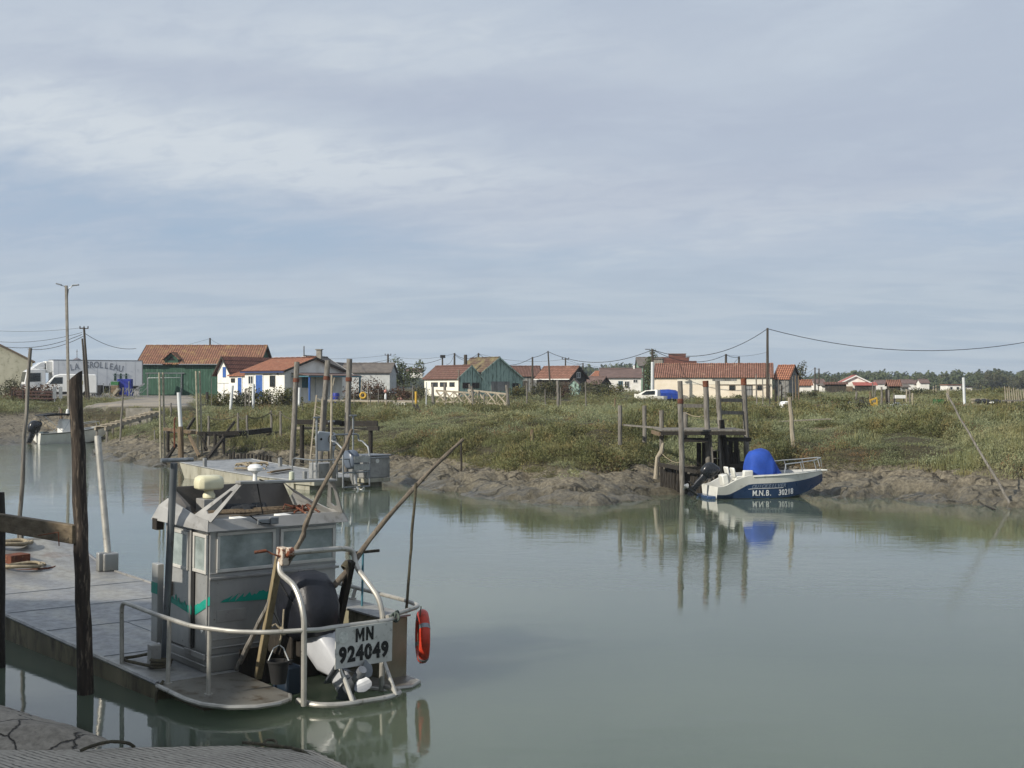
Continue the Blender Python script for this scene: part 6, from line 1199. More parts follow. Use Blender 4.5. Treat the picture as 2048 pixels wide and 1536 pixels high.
for px, y0, y1, d in ((741, 854, 905, 72), (661, 843, 850, 71.5), (604, 850, 915, 72)): mb = MB(); log(mb, Vector((X(px, d), d, .4)), at(px, y0, d), .12, .12, 4, 9, .01, .05); mb.build('leg', MT['wood_dark'], T3, world=True)
ladder('ladder', 'long pale aluminium ladder leaning on the middle tall pile', Vector((X(617, 68.6), 68.6, .1)), Vector((X(632, 68.6), 68.6, .1)), at(633, 790, 69), at(645, 795, 69), 10, .03, MT['wood_pale'])

# ================================================================ second barge, moored at the far bank
B2 = thing('oyster_barge', 'flat grey aluminium work barge moored below the three tall piles', 'barge', W(628, 982), math.atan2(.675, .737))
SH = lambda y: .40+.32*max(0, (y-3)/8)**1.6
def barge_hull(root, x0, x1, stern, bow, sheer, bottom, rake, mats):
    ys = [stern+(bow-stern)*i/14 for i in range(15)]; mb = MB(); R_ = []
    for y in ys: z = sheer(y); yb = min(y, bow-rake); R_.append([Vector((x0, y, z)), Vector((x0, yb if y > bow-rake*1.2 else y, bottom)), Vector((x1, yb if y > bow-rake*1.2 else y, bottom)), Vector((x1, y, z))])
    for i in range(14):
        a, b_ = R_[i], R_[i+1]; mb.cm = 0; mb.add([a[0], a[1], b_[1], b_[0]], [(0, 3, 2, 1)]); mb.add([a[3], b_[3], b_[2], a[2]], [(0, 3, 2, 1)]); mb.add([a[1], a[2], b_[2], b_[1]], [(0, 1, 2, 3)]); mb.cm = 1; mb.add([a[0], a[3], b_[3], b_[0]], [(0, 1, 2, 3)])
    mb.cm = 0; mb.add(R_[0], [(0, 1, 2, 3)]); mb.add(R_[-1], [(3, 2, 1, 0)])
    h = mb.build('hull', mats, root, False)
    mb = MB()
    for x in (x0, x1): mb.tube([(x, y, sheer(y)+.0) for y in ys], .035, 6)
    mb.tube([(x0, bow, sheer(bow)), (x1, bow, sheer(bow))], .035, 6); mb.build('gunwale', mats[1], h); return h
barge_hull(B2, 0, 4.2, 1.6, 11.9, SH, -.35, .75, [MT['alu_hull'], MT['alu']])
for a, b_ in ((0, 1.15), (2.75, 4.2)): mb = MB(); mb.prism([(a, 0), (b_, 0), (b_, 1.598), (a, 1.598)], 'z', .22, .40); mb.prism([(a+.1, .5), (b_-.1, .5), (b_-.1, 1.598), (a+.1, 1.598)], 'z', -.35, .218); mb.build('stern_pod', [MT['alu_hull']], B2, False, .02)
mb = MB(); mb.tube([(0, 1.7, .42), (0, 1.7, 1.3), (0, 1.5, 1.38), (0, .15, 1.34), (.15, 0, 1.34), (1.2, -.15, 1.34), (2.7, -.15, 1.34), (4.05, 0, 1.34), (4.2, .15, 1.34), (4.2, 1.5, 1.34)], .032, 7)
for p in ((0, .1), (1.15, -.1), (2.75, -.1), (4.2, .1)): mb.tube([(p[0], p[1], .4), (p[0], p[1], 1.33)], .03, 7)
mb.build('rail', MT['galv'], B2)
for x in (1.3, 2.75): mb = MB(); mb.tube([(x, -.35, .1), (x, -.35, 1.5), (x, -.25, 1.85), (x, .2, 2.1), (x, .45, 2.12), (x, .5, 2.2)], .042, 8); mb.build('engine_guard', MT['galv'], B2)
mb = MB(); mb.tube([(1.3, .5, 2.2), (1.3, .48, 2.35), (1.45, .45, 2.42), (2.6, .45, 2.42), (2.75, .48, 2.35), (2.75, .5, 2.2)], .042, 8); mb.build('guard_bar', MT['galv'], B2)
for z_ in (.1, .75): mb = MB(); mb.tube([(1.3, -.35, z_), (2.75, -.35, z_)], .038, 8); mb.build('guard_bar', MT['galv'], B2)
PL = M('worn_plate', '#a9aaa6', '#8f918e', 4, .6, c3='#4d4f50', sc3=26, lo3=.56, hi3=.64)
for z0 in (.83, 1.18): mb = MB(); mb.bx(1.85, 2.7, -.42, -.40, z0, z0+.28); mb.build('number_plate', PL, B2, False)
mb = MB(); mb.prism([(-.5, 1.55), (.5, 1.5), (.62, 2.0), (.55, 2.35), (-.35, 2.45), (-.55, 2.2)], 'y', 1.35, 1.43); mb.xf(Matrix.Translation((1.55, 0, .12))); cs = mb.build('console', M('pale_blue_grey_panel', '#a7adb3', '#979da3', 2, .5), B2, True, .04)
mb = MB(); mb.torus((1.85, 1.2, 2.15), .25, .02, (0, -1, .25), 20, 6); [mb.tube([(1.85, 1.22, 2.15), (1.85+.24*math.cos(k*2.09+.3), 1.2, 2.15+.24*math.sin(k*2.09+.3))], .014, 5) for k in range(3)]; mb.build('steering_wheel', MT['black'], cs)
mb = MB(); mb.lathe([(.05, 0), (.06, .03)], (1.28, 1.33, 2.2), 10, (0, -1, 0)); mb.build('gauge', MT['black'], cs)
for x in (1.12, 2.0): mb = MB(); mb.tube([(x, 1.38, .42), (x, 1.38, 1.75)], .035, 7); mb.build('console_leg', MT['galv'], cs)
mb = MB(); mb.bx(1.0, 2.1, 1.15, 1.9, .41, 1.12); mb.build('console_box', MT['alu'], B2, False, .03); mb = MB(); mb.bx(3.0, 4.3, .2, 1.5, .41, 1.38); lk = mb.build('locker', MT['alu'], B2, False, .03); mb = MB(); mb.bx(2.95, 4.35, .15, 1.55, 1.39, 1.45); mb.build('lid', MT['galv'], lk, False, .01)
mb = MB(); mb.lathe([(.1, 0), (.1, .012)], (3.6, .19, 1.18), 14, (0, -1, 0)); mb.build('round_badge', MT['white_paint'], lk)
outboard(B2, Matrix.Translation((2.05, .15, .85))@Matrix.Rotation(math.radians(-8), 4, 'X')@Matrix.Rotation(-math.pi/2, 4, 'Z'), M('blue_grey_cowl', '#5d6673', '#525b67', 3, .35), MT['alu'], 1.25, MT['white_paint'])
for x, y, zt, r in ((.55, .6, 3.2, .05), (2.75, .9, 3.25, .05)): mb = MB(); mb.tube([(x, y, .2), (x, y, zt)], r, 8); mb.tube([(x-.18, y, zt), (x+.18, y, zt)], .04, 8); mb.build('spud_pole', MT['galv'], B2)
mb = MB(); mb.tube([(1.25, .5, .4), (1.5, .8, 5.1)], [.07, .045], 8); mb.build('sounding_pole', MT['wood_pale'], B2)
mb = MB(); mb.tube([(3.3, 3.4, .4), (3.3, 3.4, 2.9)], .045, 8); mb.tube([(3.12, 3.4, 2.92), (3.48, 3.4, 2.92)], .045, 8); mb.build('spud_pole', MT['galv'], B2)
for x, y in ((.12, 9.6), (.12, .9), (3.75, 8.5), (3.75, 5.5)): mb = MB(); mb.bx(x-.08, x+.08, y-.08, y+.08, SH(y)+.002, SH(y)+.42); mb.build('bollard', MT['alu'], B2, False, .01)
def coil(root_or_label, c, R_, n, mat, amp=.08, r=.022, name='rope_coil', parent=None, turns=4, sq=1.0):
    mb = MB(); pts = []
    for i in range(n*turns): t = 2*math.pi*i/n; q = R_*(.55+.45*math.sin(i*.37+1)+RN.uniform(-.12, .12)); pts.append(Vector(c)+Vector((math.cos(t)*q, math.sin(t)*q*sq, r+amp*abs(math.sin(i*.9))+.01*i/n)))
    mb.tube(pts, r, 7); o = mb.build(name, mat, parent); return o
m2 = B2.matrix_basis
o = coil(None, m2@Vector((2.0, 8.3, SH(8.3)+.03)), .75, 14, MT['rope'], .16, .035, turns=6); tag(o, 'tangled pale rope coil on the bow of the far barge', 'rope')
o = coil(None, m2@Vector((1.2, 7.2, SH(7.2)+.03)), .8, 14, MT['rope'], .05, .03, turns=3, sq=.5); tag(o, 'flat loose rope on the deck of the far barge', 'rope')
mb = MB(); mb.bar(m2@Vector((1.0, 5.2, .52)), m2@Vector((2.9, 6.2, .56)), .22, .05); mb.bar(m2@Vector((1.0, 5.0, .58)), m2@Vector((2.4, 5.6, .61)), .14, .05); tag(mb.build('deck_planks', MT['wood_brown'], smooth=False), 'two brown planks lying on the deck of the far barge', 'planks')
mb = MB(); mb.tube(sag(m2@Vector((3.75, 5.5, .8)), at(575, 905, 72), .25), .022, 6); tag(mb.build('mooring_line', MT['rope_dark']), 'dark mooring line from the far barge to the mud', 'rope')
# ================================================================ near shore: slipway, mud, quay and an added unseen building that shades them
def slip_mat():
    t = NT('ribbed_concrete'); p = kind_v(t)
    m = t.n('ShaderNodeMapping'); m.inputs['Rotation'].default_value = (0, 0, math.radians(-37.6)); t.l(p, m.inputs[0])
    w = t.n('ShaderNodeTexWave', bands_direction='X', wave_profile='SIN'); t.l(m.outputs[0], w.inputs[0]); w.inputs['Scale'].default_value = 3.3; w.inputs['Distortion'].default_value = 1.8; w.inputs['Detail'].default_value = 4; w.inputs['Detail Scale'].default_value = 1.6
    nz = t.noise(1.3, 8, .65, p); fine = t.noise(14, 6, .7, p)
    g = t.math('MULTIPLY', t.ramp(w.outputs[1], [(.12, .9), (.32, 0)]), t.ramp(t.noise(2.6, 6, .65, p), [(.40, .12), (.60, 1)]))
    col = t.mix(t.ramp(nz, [(.35, 0), (.65, 1)]), '#a59d90', '#bdb4a5'); col = t.mix(t.ramp(fine, [(.4, .35), (.65, 0)]), col, '#4a453c'); col = t.mix(t.math('MULTIPLY', g, .9), col, '#2b2822')
    b = t.bump(t.math('SUBTRACT', t.math('MULTIPLY', fine, .4), g), .8, .025)
    return t.set(color=col, rough=.75, normal=b, spec=.35)
def crack_mat():
    t = NT('cracked_mud'); p = kind_v(t); nz = t.noise(.8, 6, .6, p)
    dv = t.n('ShaderNodeVectorMath', operation='ADD'); t.l(p, dv.inputs[0]); n3 = t.n('ShaderNodeTexNoise'); t.l(p, n3.inputs[0]); n3.inputs['Scale'].default_value = 2.2; n3.inputs['Detail'].default_value = 5
    sc3 = t.n('ShaderNodeVectorMath', operation='SCALE'); t.l(n3.outputs['Color'], sc3.inputs[0]); sc3.inputs['Scale'].default_value = .55; t.l(sc3.outputs[0], dv.inputs[1])
    v = t.n('ShaderNodeTexVoronoi', feature='DISTANCE_TO_EDGE'); t.l(dv.outputs[0], v.inputs[0]); v.inputs['Scale'].default_value = 1.5
    cr = t.math('MULTIPLY', t.ramp(v.outputs['Distance'], [(.0, 1), (.04, 0)]), t.ramp(nz, [(.30, 0), (.42, 1)])); fine = t.noise(9, 8, .7, p)
    col = t.mix(t.ramp(fine, [(.35, .6), (.65, 0)]), t.ramp(nz, [(.35, '#8f877a'), (.65, '#a59c8e')]), '#4b443a'); col = t.mix(cr, col, '#1d1a15')
    b = t.bump(t.math('SUBTRACT', t.math('MULTIPLY', fine, .35), cr), .9, .05)
    return t.set(color=col, rough=.7, normal=b, spec=.4)
def mudshore(x): return np.interp(x, [-30, -12, -8.5, -7.25, -6.5, -5.9, -4.95, -4.2, -3.5], [27, 22.5, 20.4, 19.6, 18.9, 18.45, 17.45, 17.0, 16.6])
def mud_h(x, y):
    s = mudshore(x)-y; return np.clip(.26*s, -.5, .24)-sm(17.7, 17.05, y)*.22-sm(17.1, 16.7, y)*1.0+.07*(fbm(x*1.2, y*1.2, 4, 51)-.5)*sm(-.2, .5, s)+.03*(fbm(x*5, y*5, 3, 52)-.5)-np.clip(s-2.2, 0, 3)*.35
v, f = grid_mesh(np.arange(-18, -3.2, .09), np.arange(14.5, 24, .09), mud_h); tag(np_obj('mud_bank', v, f, crack_mat()), 'cracked grey mud bank beside the slipway', kind='structure')
def slip_h(x, y):
    edge = np.interp(x, [-12, -5.3, -3.7, -2.5, -1.9, -1.2, 2], [17.6, 17.35, 17.45, 17.25, 16.4, 15.2, 9.0])+.12*(fbm(x*1.5, x*0, 3, 55)-.5)
    return np.clip((edge-y)*.15, -.6, 9)-np.where(edge < y, (y-edge)*.9, 0)+.02*(fbm(x*3, y*3, 3, 56)-.5)
v, f = grid_mesh(np.arange(-13, 6, .10), np.concatenate([np.arange(2, 14, .5), np.arange(14, 18.4, .07)]), slip_h); tag(np_obj('slipway', v, f, slip_mat()), 'ribbed concrete slipway running into the water', kind='structure')
mb = MB(); mb.bx(-60, 40, -40, 2.2, -1.5, 2.95); tag(mb.build('quay', MT['concrete'], smooth=False), 'stone quay', kind='structure')
mb = MB(); mb.bx(-60, -13.05, 2.3, 12.8, -1.5, 2.6); tag(mb.build('quay_apron', MT['concrete'], smooth=False), 'quay apron beside the slipway', kind='structure')
wh = thing('shade_building', 'added building out of view, casting shade on slipway and near barge', 'shade_building', Vector((-26, 7, 2.6)))  # added out of view, shaped to shade the slipway, deck and hull
mb = MB(); mb.prism([(-5, 0), (5, 0), (5, 12.0), (0, 12.25), (-5, 12.0)], 'x', -16, 2.2); mb.prism([(-4, 0), (4.6, 0), (4.6, 4.1), (0, 5.4), (-4, 4.1)], 'x', 2.203, 13.6); mb.build('wall', MT['tan_wall'], wh, False)
mb = MB()
for x0, x1, w_, h0, h1 in ((-16.3, 2.4, 5.4, 12.14, 12.40), (2.41, 14.0, 5.0, 3.97, 5.53)):
    mb.slab([(x0, 0, h1), (x0, -w_, h0), (x1, -w_, h0), (x1, 0, h1)], .15); mb.slab([(x1, .003, h1), (x1, w_, h0), (x0, w_, h0), (x0, .003, h1)], .15)
mb.build('roof', MT['roof_brown'], wh, False)
def rope_on(label, pxs, r, mat, name='rope', lift=None):
    mb = MB(); P_ = []
    for px, py, z in pxs: P_.append(W(px, py, z))
    Q = []
    for i in range(len(P_)-1):
        for k in range(5): Q.append(P_[i].lerp(P_[i+1], k/5))
    Q.append(P_[-1]); mb.tube(Q, r, 8, .08); return tag(mb.build(name, mat), label, 'rope')
rope_on('frayed mooring rope arching over the edge of the cracked mud', [(160, 1502, .06), (178, 1494, .10), (200, 1487, .14), (222, 1483, .15), (245, 1484, .13), (258, 1487, .08), (268, 1493, .0)], .022, MT['rope_dark'])
rope_on('frayed mooring rope along the right edge of the slipway', [(486, 1485, .05), (510, 1487, .07), (535, 1490, .07), (562, 1493, .07), (585, 1496, .06), (604, 1502, .06), (620, 1512, .05)], .022, MT['rope_dark'])
mb = MB(); mb.torus(W(541, 1486, .08), .075, .018, (.2, -.3, 1), 16, 7); tag(mb.build('rope_loop', MT['rope_dark']), 'small rope loop lying on the slipway rope', 'rope')

# ---------------------------------------------------------------- mooring frame and lone pole
mf = thing('mooring_gantry', 'black tarred timber mooring frame with a heavy cross beam', 'mooring frame', W(177, 1385, -.3))
t = at(151, 752, 20.2); b = Vector((X(177, 20.45), 20.45, -1.2)); mb = MB(); n = 16; pts = wob(b, t, n, .012); rr = [.125+(.095-.125)*i/n for i in range(n+1)]; mb.tube(pts, rr, 14, .05)
mb.v = [(v_[0], v_[1], v_[2]+(.10*(v_[0]-t.x)/.12 if v_[2] > t.z-.12 else 0)) for v_ in mb.v]
mb.build('post', M('tarred_pile', '#3a3129', '#221d18', 2.2, .75, st=(5, 5, .8), c3='#74685a', sc3=4, lo3=.54, hi3=.68, bump=1.0, bsc=7), mf, world=True, ang=50)
mb = MB(); log(mb, Vector((X(-5, 22.3), 22.3, -1.2)), at(-6, 985, 22.3), .13, .12, 8, 12, .01, .05); mb.build('post', MT['wood_dark'], mf, world=True)
a, b = at(-45, 1040, 22.95), at(158, 1066, 20.42); d_ = (b-a).normalized(); o = Vector((0, -.19, 0)); a.z = b.z; mb = MB(); mb.bar(a+o, b+o+d_*.02, .12, .28); bmn = mb.build('cross_beam', M('sawn_beam', '#6f634f', '#564b3a', 1.6, .8, st=(.6, 3, 7), c3='#332b21', sc3=2.6, lo3=.55, hi3=.7, bump=.7, bsc=6), mf, False, .012, world=True)
mb = MB(); p = a.lerp(b, .22)+o; mb.box(p+Vector((.02, -.13, -.02)), (.34, .14, .30), .0); mb.build('packing_block', MT['wood_dark'], bmn, False, .01, world=True)
mb = MB(); p = b+o+Vector((-.22, -.075, .04)); mb.tube([p, p+Vector((-.30, .0, -.05))], .008, 6); mb.tube([p, p+Vector((.01, 0, -.2))], .008, 6); mb.build('bent_nail', MT['rust'], bmn, world=True)
mb = MB(); log(mb, Vector((X(29, 33), 33, -.8)), at(61, 696, 33), .06, .042, 12, 9, .02, .05); tag(mb.build('mooring_pole', MT['wood_grey']), 'tall thin grey pole leaning out of the water behind the cross beam', 'mooring pole')
mb = MB(); log(mb, Vector((X(38, 32.6), 32.6, -.8)), at(43, 1055, 32.8), .06, .05, 6, 9, .02, .05); tag(mb.build('short_pole', MT['wood_grey']), 'short grey pole beside the foot of the tall thin pole', 'pole')

# ================================================================ near oyster barge
TH, PT = math.radians(39.8), math.radians(1.8)
B1 = thing('oyster_barge', 'grey aluminium work barge with a wheelhouse and tilted outboard, nearest', 'barge', W(416, 1345, .25), rot=(PT, 0, TH))
MX = B1.matrix_basis.copy(); MI = MX.inverted()
def BL(px, py, ax, c):
    o = MI@Vector((0, 0, H)); d = MI.to_3x3()@Vector(((px-1024)/F, 1, -(py-HZ)/F)); t = (c-o[ax])/d[ax]; return o+d*t
ALU = M('weathered_aluminium', '#a9a8a4', '#8d8c89', 1.7, .48, metal=.45, c3='#67645c', sc3=4.2, lo3=.56, hi3=.76, bump=.10, bsc=18)
def deck_mat():
    t = NT('worn_deck_plate'); a = t.noise(.55, 8, .65, st=(1.5, .6, 1)); b = t.noise(5, 7, .7)
    col = t.ramp(a, [(.32, '#74767a'), (.48, '#8f9090'), (.60, '#a19f97'), (.75, '#7d7b76')]); col = t.mix(t.ramp(b, [(.35, .5), (.6, 0)]), col, '#6a6863'); r_ = t.ramp(t.noise(.5, 5, .6, st=(1, 1, 1)), [(.60, 0), (.72, .8)])
    y = t.sep(t.co())[1]; far = t.n('ShaderNodeMapRange'); t.l(y, far.inputs[0]); far.inputs[1].default_value = 8.6; far.inputs[2].default_value = 11.0
    col = t.mix(t.math('MULTIPLY', r_, far.outputs[0]), col, '#6e4f3a')
    return t.set(color=col, rough=t.ramp(b, [(.3, .62), (.7, .38)]), metal=.35, normal=t.bump(b, .15, .01))
DECK = deck_mat()
def paint_mat():
    t = NT('stained_shaded_paint'); a = t.noise(1.1, 7, .62, st=(1, 1, .5)); st_ = t.noise(1.3, 6, .6, st=(2.2, 2.2, .5)); b = t.noise(16, 6, .7)
    col = t.ramp(a, [(.30, '#989a9a'), (.5, '#a9aaa8'), (.70, '#b7b7b3')])
    col = t.mix(t.ramp(st_, [(.50, 0), (.80, .32)]), col, '#6a655a'); z = t.sep(t.co())[2]; g = t.n('ShaderNodeMapRange'); t.l(t.math('ADD', z, t.math('MULTIPLY', st_, .5)), g.inputs[0]); g.inputs[1].default_value = .15; g.inputs[2].default_value = .75; g.inputs[3].default_value = .7; g.inputs[4].default_value = 0
    col = t.mix(g.outputs[0], col, '#5a5548'); col = t.mix(t.ramp(b, [(.62, 0), (.68, .7)]), col, '#4a453b')  # stains and specks; shade low on the walls painted in as darker colour
    return t.set(color=col, metal=.55, rough=t.ramp(b, [(.3, .50), (.7, .36)]), normal=t.bump(b, .12, .008))
PAINT = paint_mat()
HULL1 = M('stained_shaded_hull', '#7a735c', '#58523f', 1.3, .6, metal=.1, c3='#3c3628', sc3=3.0, lo3=.48, hi3=.66, st=(1, 1, .4), bump=.2)  # stained, and darkened in colour for the shade along the hull
TUBE = M('weathered_tube', '#b7b4ab', '#9c9a93', 4, .42, metal=.5, c3='#6b665a', sc3=9, lo3=.58, hi3=.72)
SH1 = lambda y: 0.0+.42*max(0, (y-9.8)/2.4)**1.3
hl = barge_hull(B1, -.92, 2.72, -.2, 12.3, SH1, -1.05, .6, [HULL1, DECK])
mb = MB()
for y in (1.9, 4.3, 6.2, 8.1, 9.8): mb.bx(-.88, 2.68, y, y+.035, .001, .009)
for x in (.6, 1.6): mb.bx(x, x+.03, 1.94, 4.3, .001, .008)
mb.build('deck_seams', MT['galv'], hl, False)
mb = MB(); mb.bx(-.925, -.885, -.2, 9.8, -.01, .03); mb.bx(2.685, 2.725, -.2, 9.8, -.01, .03); mb.build('deck_edge', ALU, hl, False)
pod = [(-.92, -.205), (-.94, -1.15), (-.88, -1.55), (-.66, -1.90), (-.34, -2.09), (0, -2.1), (.24, -2.0), (.36, -1.8), (.40, -.205)]
mb = MB(); mb.prism(pod, 'z', -.05, -.002); sp_ = mb.build('stern_plate', M('wet_stained_plate', '#7f7c74', '#67645d', 1.5, .42, metal=.3, c3='#4a3f31', sc3=3.2, lo3=.52, hi3=.66), B1, False)
mb = MB(); mb.tube([(p[0], p[1], -.03) for p in pod[:-1]], .036, 8); mb.build('rim_tube', TUBE, sp_)
mb = MB(); mb.bx(-.7, .25, -1.25, -.21, -.9, -.055); mb.build('under_float', HULL1, B1, False)
mb = MB(); mb.bx(2.24, 2.70, -1.40, 1.7, -.9, .79); bk = mb.build('side_locker', M('mossy_aluminium', '#8f8a74', '#736e5a', 1.6, .6, metal=.2, c3='#4b4635', sc3=3.0, lo3=.5, hi3=.7, st=(1, 1, .5), bump=.15), B1, False, .02); mb = MB(); mb.bx(2.20, 2.74, -1.42, 1.72, .793, .82); mb.build('locker_top', DECK, bk, False)
pod2 = [(1.85, -.205), (1.80, -1.6), (1.95, -1.86), (2.4, -1.92), (2.68, -1.75), (2.72, -1.3), (2.72, -.205)]
mb = MB(); mb.prism(pod2, 'z', -.20, -.14); s2 = mb.build('stern_plate', bpy.data.materials['wet_stained_plate'], B1, False); mb = MB(); mb.tube([(p[0], p[1], -.17) for p in pod2], .036, 8); mb.build('rim_tube', TUBE, s2)
mb = MB(); mb.bx(.41, 1.84, -.24, -.205, -.9, .34); mb.build('transom', MT['wood_dark'], B1, False)
mb = MB(); mb.bx(1.86, 2.22, -1.2, -.21, -.9, -.205); mb.build('under_float', HULL1, B1, False)
# rails
def rail(name, pts, r=.036, posts=(), parent=B1, mat=TUBE):
    mb = MB(); P_ = [Vector(p) for p in pts]; Q = [P_[0]]
    for i in range(1, len(P_)-1): # round the corners
        a, c, b = P_[i-1], P_[i], P_[i+1]; k = min(.16, (c-a).length*.45, (b-c).length*.45); p, q = c+(a-c).normalized()*k, c+(b-c).normalized()*k
        for j in range(5): u = j/4; Q.append(p*(1-u)**2+c*2*u*(1-u)+q*u*u)
    Q.append(P_[-1]); mb.tube(Q, r, 10)
    for a, b in posts: mb.tube([a, b], r*.95, 10); mb.lathe([(r*1.9, 0), (r*1.9, .02)], a, 10)
    return mb.build(name, mat, parent)
rail('port_rail', [(-.80, 1.30, .0), (-.80, 1.34, .96), (-.80, .2, .95), (-.76, -.95, .95), (-.45, -1.62, .95), (-.1, -1.98, .96), (.33, -2.21, .98)], .034, [((-.80, -.30, 0), (-.79, -.30, .94)), ((-.62, -1.22, 0), (-.62, -1.22, .94))])
rail('starboard_rail', [(2.74, 1.8, .83), (2.76, 1.8, 1.0), (2.80, -1.2, 1.0), (2.70, -1.72, 1.0), (1.88, -2.02, .97)], .034, [((2.72, .2, .82), (2.77, .2, .99))])
gd = rail('engine_guard', [(.36, -2.19, -.10), (.33, -2.21, 1.15), (.33, -2.10, 1.40), (.33, -1.92, 1.58), (.33, -1.50, 1.70), (.40, -1.42, 1.92), (.62, -1.36, 1.95), (1.58, -1.22, 1.92), (1.79, -1.20, 1.88), (1.80, -1.28, 1.62), (1.80, -1.58, 1.46), (1.86, -1.84, 1.22), (1.88, -1.92, .9), (1.88, -1.9, -.15)], .042)
rail('sign_rail', [(.34, -2.22, .98), (.60, -2.20, .955), (.86, -2.14, .95), (1.84, -2.17, .95), (1.99, -2.05, .96)], .036, (), gd)
rail('bumper_bar', [(.40, -1.95, -.08), (.47, -2.33, -.08), (.78, -2.52, -.08), (1.58, -2.56, -.08), (1.88, -2.42, -.08), (1.93, -1.95, -.1)], .042, (), gd)
mb = MB()
for (x0, x1) in ((.98, .96), (1.73, 1.70)): mb = MB(); mb.tube([(x0, -2.15, .37), (x1, -2.54, -.08)], .034, 9); mb.build('guard_leg', TUBE, gd)
pl = MB(); pl.bx(.86, 1.85, -2.205, -2.19, .35, .94); PLT = M('worn_white_plate', '#c9c9c3', '#b4b4ae', 3, .6, c3='#8d8d86', sc3=9, lo3=.56, hi3=.68)
plate = pl.build('number_plate', PLT, B1, False, .004); CH = M('stencil_black', '#141414', '#232322', 12, .6, c3='#8f8f88', sc3=16, lo3=.64, hi3=.68)
def plate_text(s, x0, z, size, step, zs=0.0, off=.036):
    for i, ch in enumerate(s): text('stencil_letter', ch, size, CH, plate, facing((x0+i*step, -2.211, z+zs*i), (1, 0, .02), (0, 0, 1)), .002, size*off, sx=.84)
mb = MB(); mb.prism([(1.20+.15*a, .705+.20*b) for a, b in ((0, 0), (.24, 0), (.24, .62), (.5, .12), (.76, .62), (.76, 0), (1, 0), (1, 1), (.74, 1), (.5, .5), (.26, 1), (0, 1))], 'y', -2.2085, -2.2125); mb.build('stencil_letter', CH, plate, False)
mb = MB(); mb.prism([(1.38+.13*a, .712+.20*b) for a, b in ((0, 0), (.26, 0), (.26, .58), (.74, 0), (1, 0), (1, 1), (.74, 1), (.74, .42), (.26, 1), (0, 1))], 'y', -2.2085, -2.2125); mb.build('stencil_letter', CH, plate, False); plate_text('924049', .985, .535, .30, .146, 0, .05)
mb = MB(); mb.lathe([(.085, 0), (.085, .004)], (.99, -2.207, .80), 16, (0, -1, 0)); mb.build('round_sticker', M('faded_sticker', '#d2d3cd', '#bfc1ba', 20, .6, c3='#9aa09a', sc3=24), plate)
# wheelhouse
mb = MB(); mb.bx(-.06, 2.31, -.06, 1.56, .003, .25); cm_ = mb.build('coaming', PAINT, B1, False, .015); mb = MB(); mb.bx(-.10, -.062, -.04, .62, .20, .29); mb.bx(-.09, -.062, -.06, 1.4, .105, .125); mb.build('step', ALU, cm_, False, .01)
mb = MB(); mb.bx(0, 2.25, 0, 1.5, .253, 2.17); wl = mb.build('wheelhouse_wall', PAINT, B1, False, .012)
mb = MB(); mb.bx(-.01, 2.29, -.045, -.003, 1.405, 1.445); mb.build('wall_ledge', ALU, wl, False, .008)
mb = MB(); mb.bx(.0, 2.26, -.012, -.003, .47, .49); mb.build('wall_seam', ALU, wl, False, .004)
mb = MB(); mb.bx(-.022, -.003, .455, .545, .30, 2.10); mb.build('door_gap', MT['black'], wl, False)
mb = MB(); mb.bx(-.035, -.003, .55, .60, .26, 2.12); mb.bx(-.028, -.003, .02, .05, .26, 2.12); mb.bx(-.03, -.003, 1.38, 1.42, .26, 2.12); mb.build('door_jamb', ALU, wl, False, .006)
mb = MB(); mb.bx(-.024, -.003, .605, 1.375, .27, 2.1); dr = mb.build('sliding_door', PAINT, B1, False, .006); mb = MB(); mb.bx(-.06, -.025, 1.18, 1.21, 1.0, 1.22); mb.build('handle', MT['wood_brown'], dr, False, .006)
WG = NT('dusty_glass'); nzg = WG.noise(1.6, 6, .6, st=(1, 1, 1.4)); WG.set(color=WG.ramp(nzg, [(.35, '#66706d'), (.6, '#98a29f'), (.75, '#7a8481')]), rough=.12, spec=1.0); WG = WG.m
FR = M('window_frame_aluminium', '#cfcdc6', '#b8b6af', 3, .45, metal=.3)
def bwin(ax, a0, a1, z0, z1, fw=.05):
    mb = MB()
    if ax == 'aft': bxf = lambda s0, s1, p0, p1, o: mb.bx(s0, s1, -o, -.003, p0, p1)
    else: bxf = lambda s0, s1, p0, p1, o: mb.bx(-o, -.0 if ax == 'x' else -.003, s0, s1, p0, p1)
    bs = .03 if ax == 'aft' else .055
    bxf(a0-fw, a1+fw, z1, z1+fw, bs); bxf(a0-fw, a1+fw, z0-fw, z0, bs); bxf(a0-fw, a0, z0+.002, z1-.002, bs); bxf(a1, a1+fw, z0+.002, z1-.002, bs); w = mb.build('window', FR, B1, False, .006)
    mb = MB(); bxf(a0+.002, a1-.002, z0+.002, z1-.002, .012 if ax == 'aft' else .034); mb.build('pane', WG, w, False)
bwin('aft', .16, 1.07, 1.56, 2.07); bwin('aft', 1.26, 2.17, 1.58, 2.06); bwin('port', .68, 1.20, 1.52, 2.02); bwin('port', .07, .41, 1.54, 2.04)
TEAL = M('teal_vinyl', '#1d8f7c', '#1a8271', 4, .4)
def ragged(name, up, lowp, pl_, seed, jag):
    rr_ = random.Random(seed); mb = MB(); n = 22; U = []; L_ = []
    for i in range(n+1):
        t_ = i/n
        def ip(P_): k = t_*(len(P_)-1); j = min(len(P_)-2, int(k)); return Vector(P_[j]).lerp(Vector(P_[j+1]), k-j)
        u, l = ip(up), ip(lowp); e = jag(t_); U.append(u.lerp(l, max(0, min(.95, e*rr_.random())))); L_.append(l)
    for i in range(n): mb.slab([U[i], L_[i], L_[i+1], U[i+1]], .003, pl_)
    return mb.build(name, TEAL, wl, False)
def onp(px, py, dx): p = BL(px, py, 0, 0.0); return (dx, p.y, p.z)
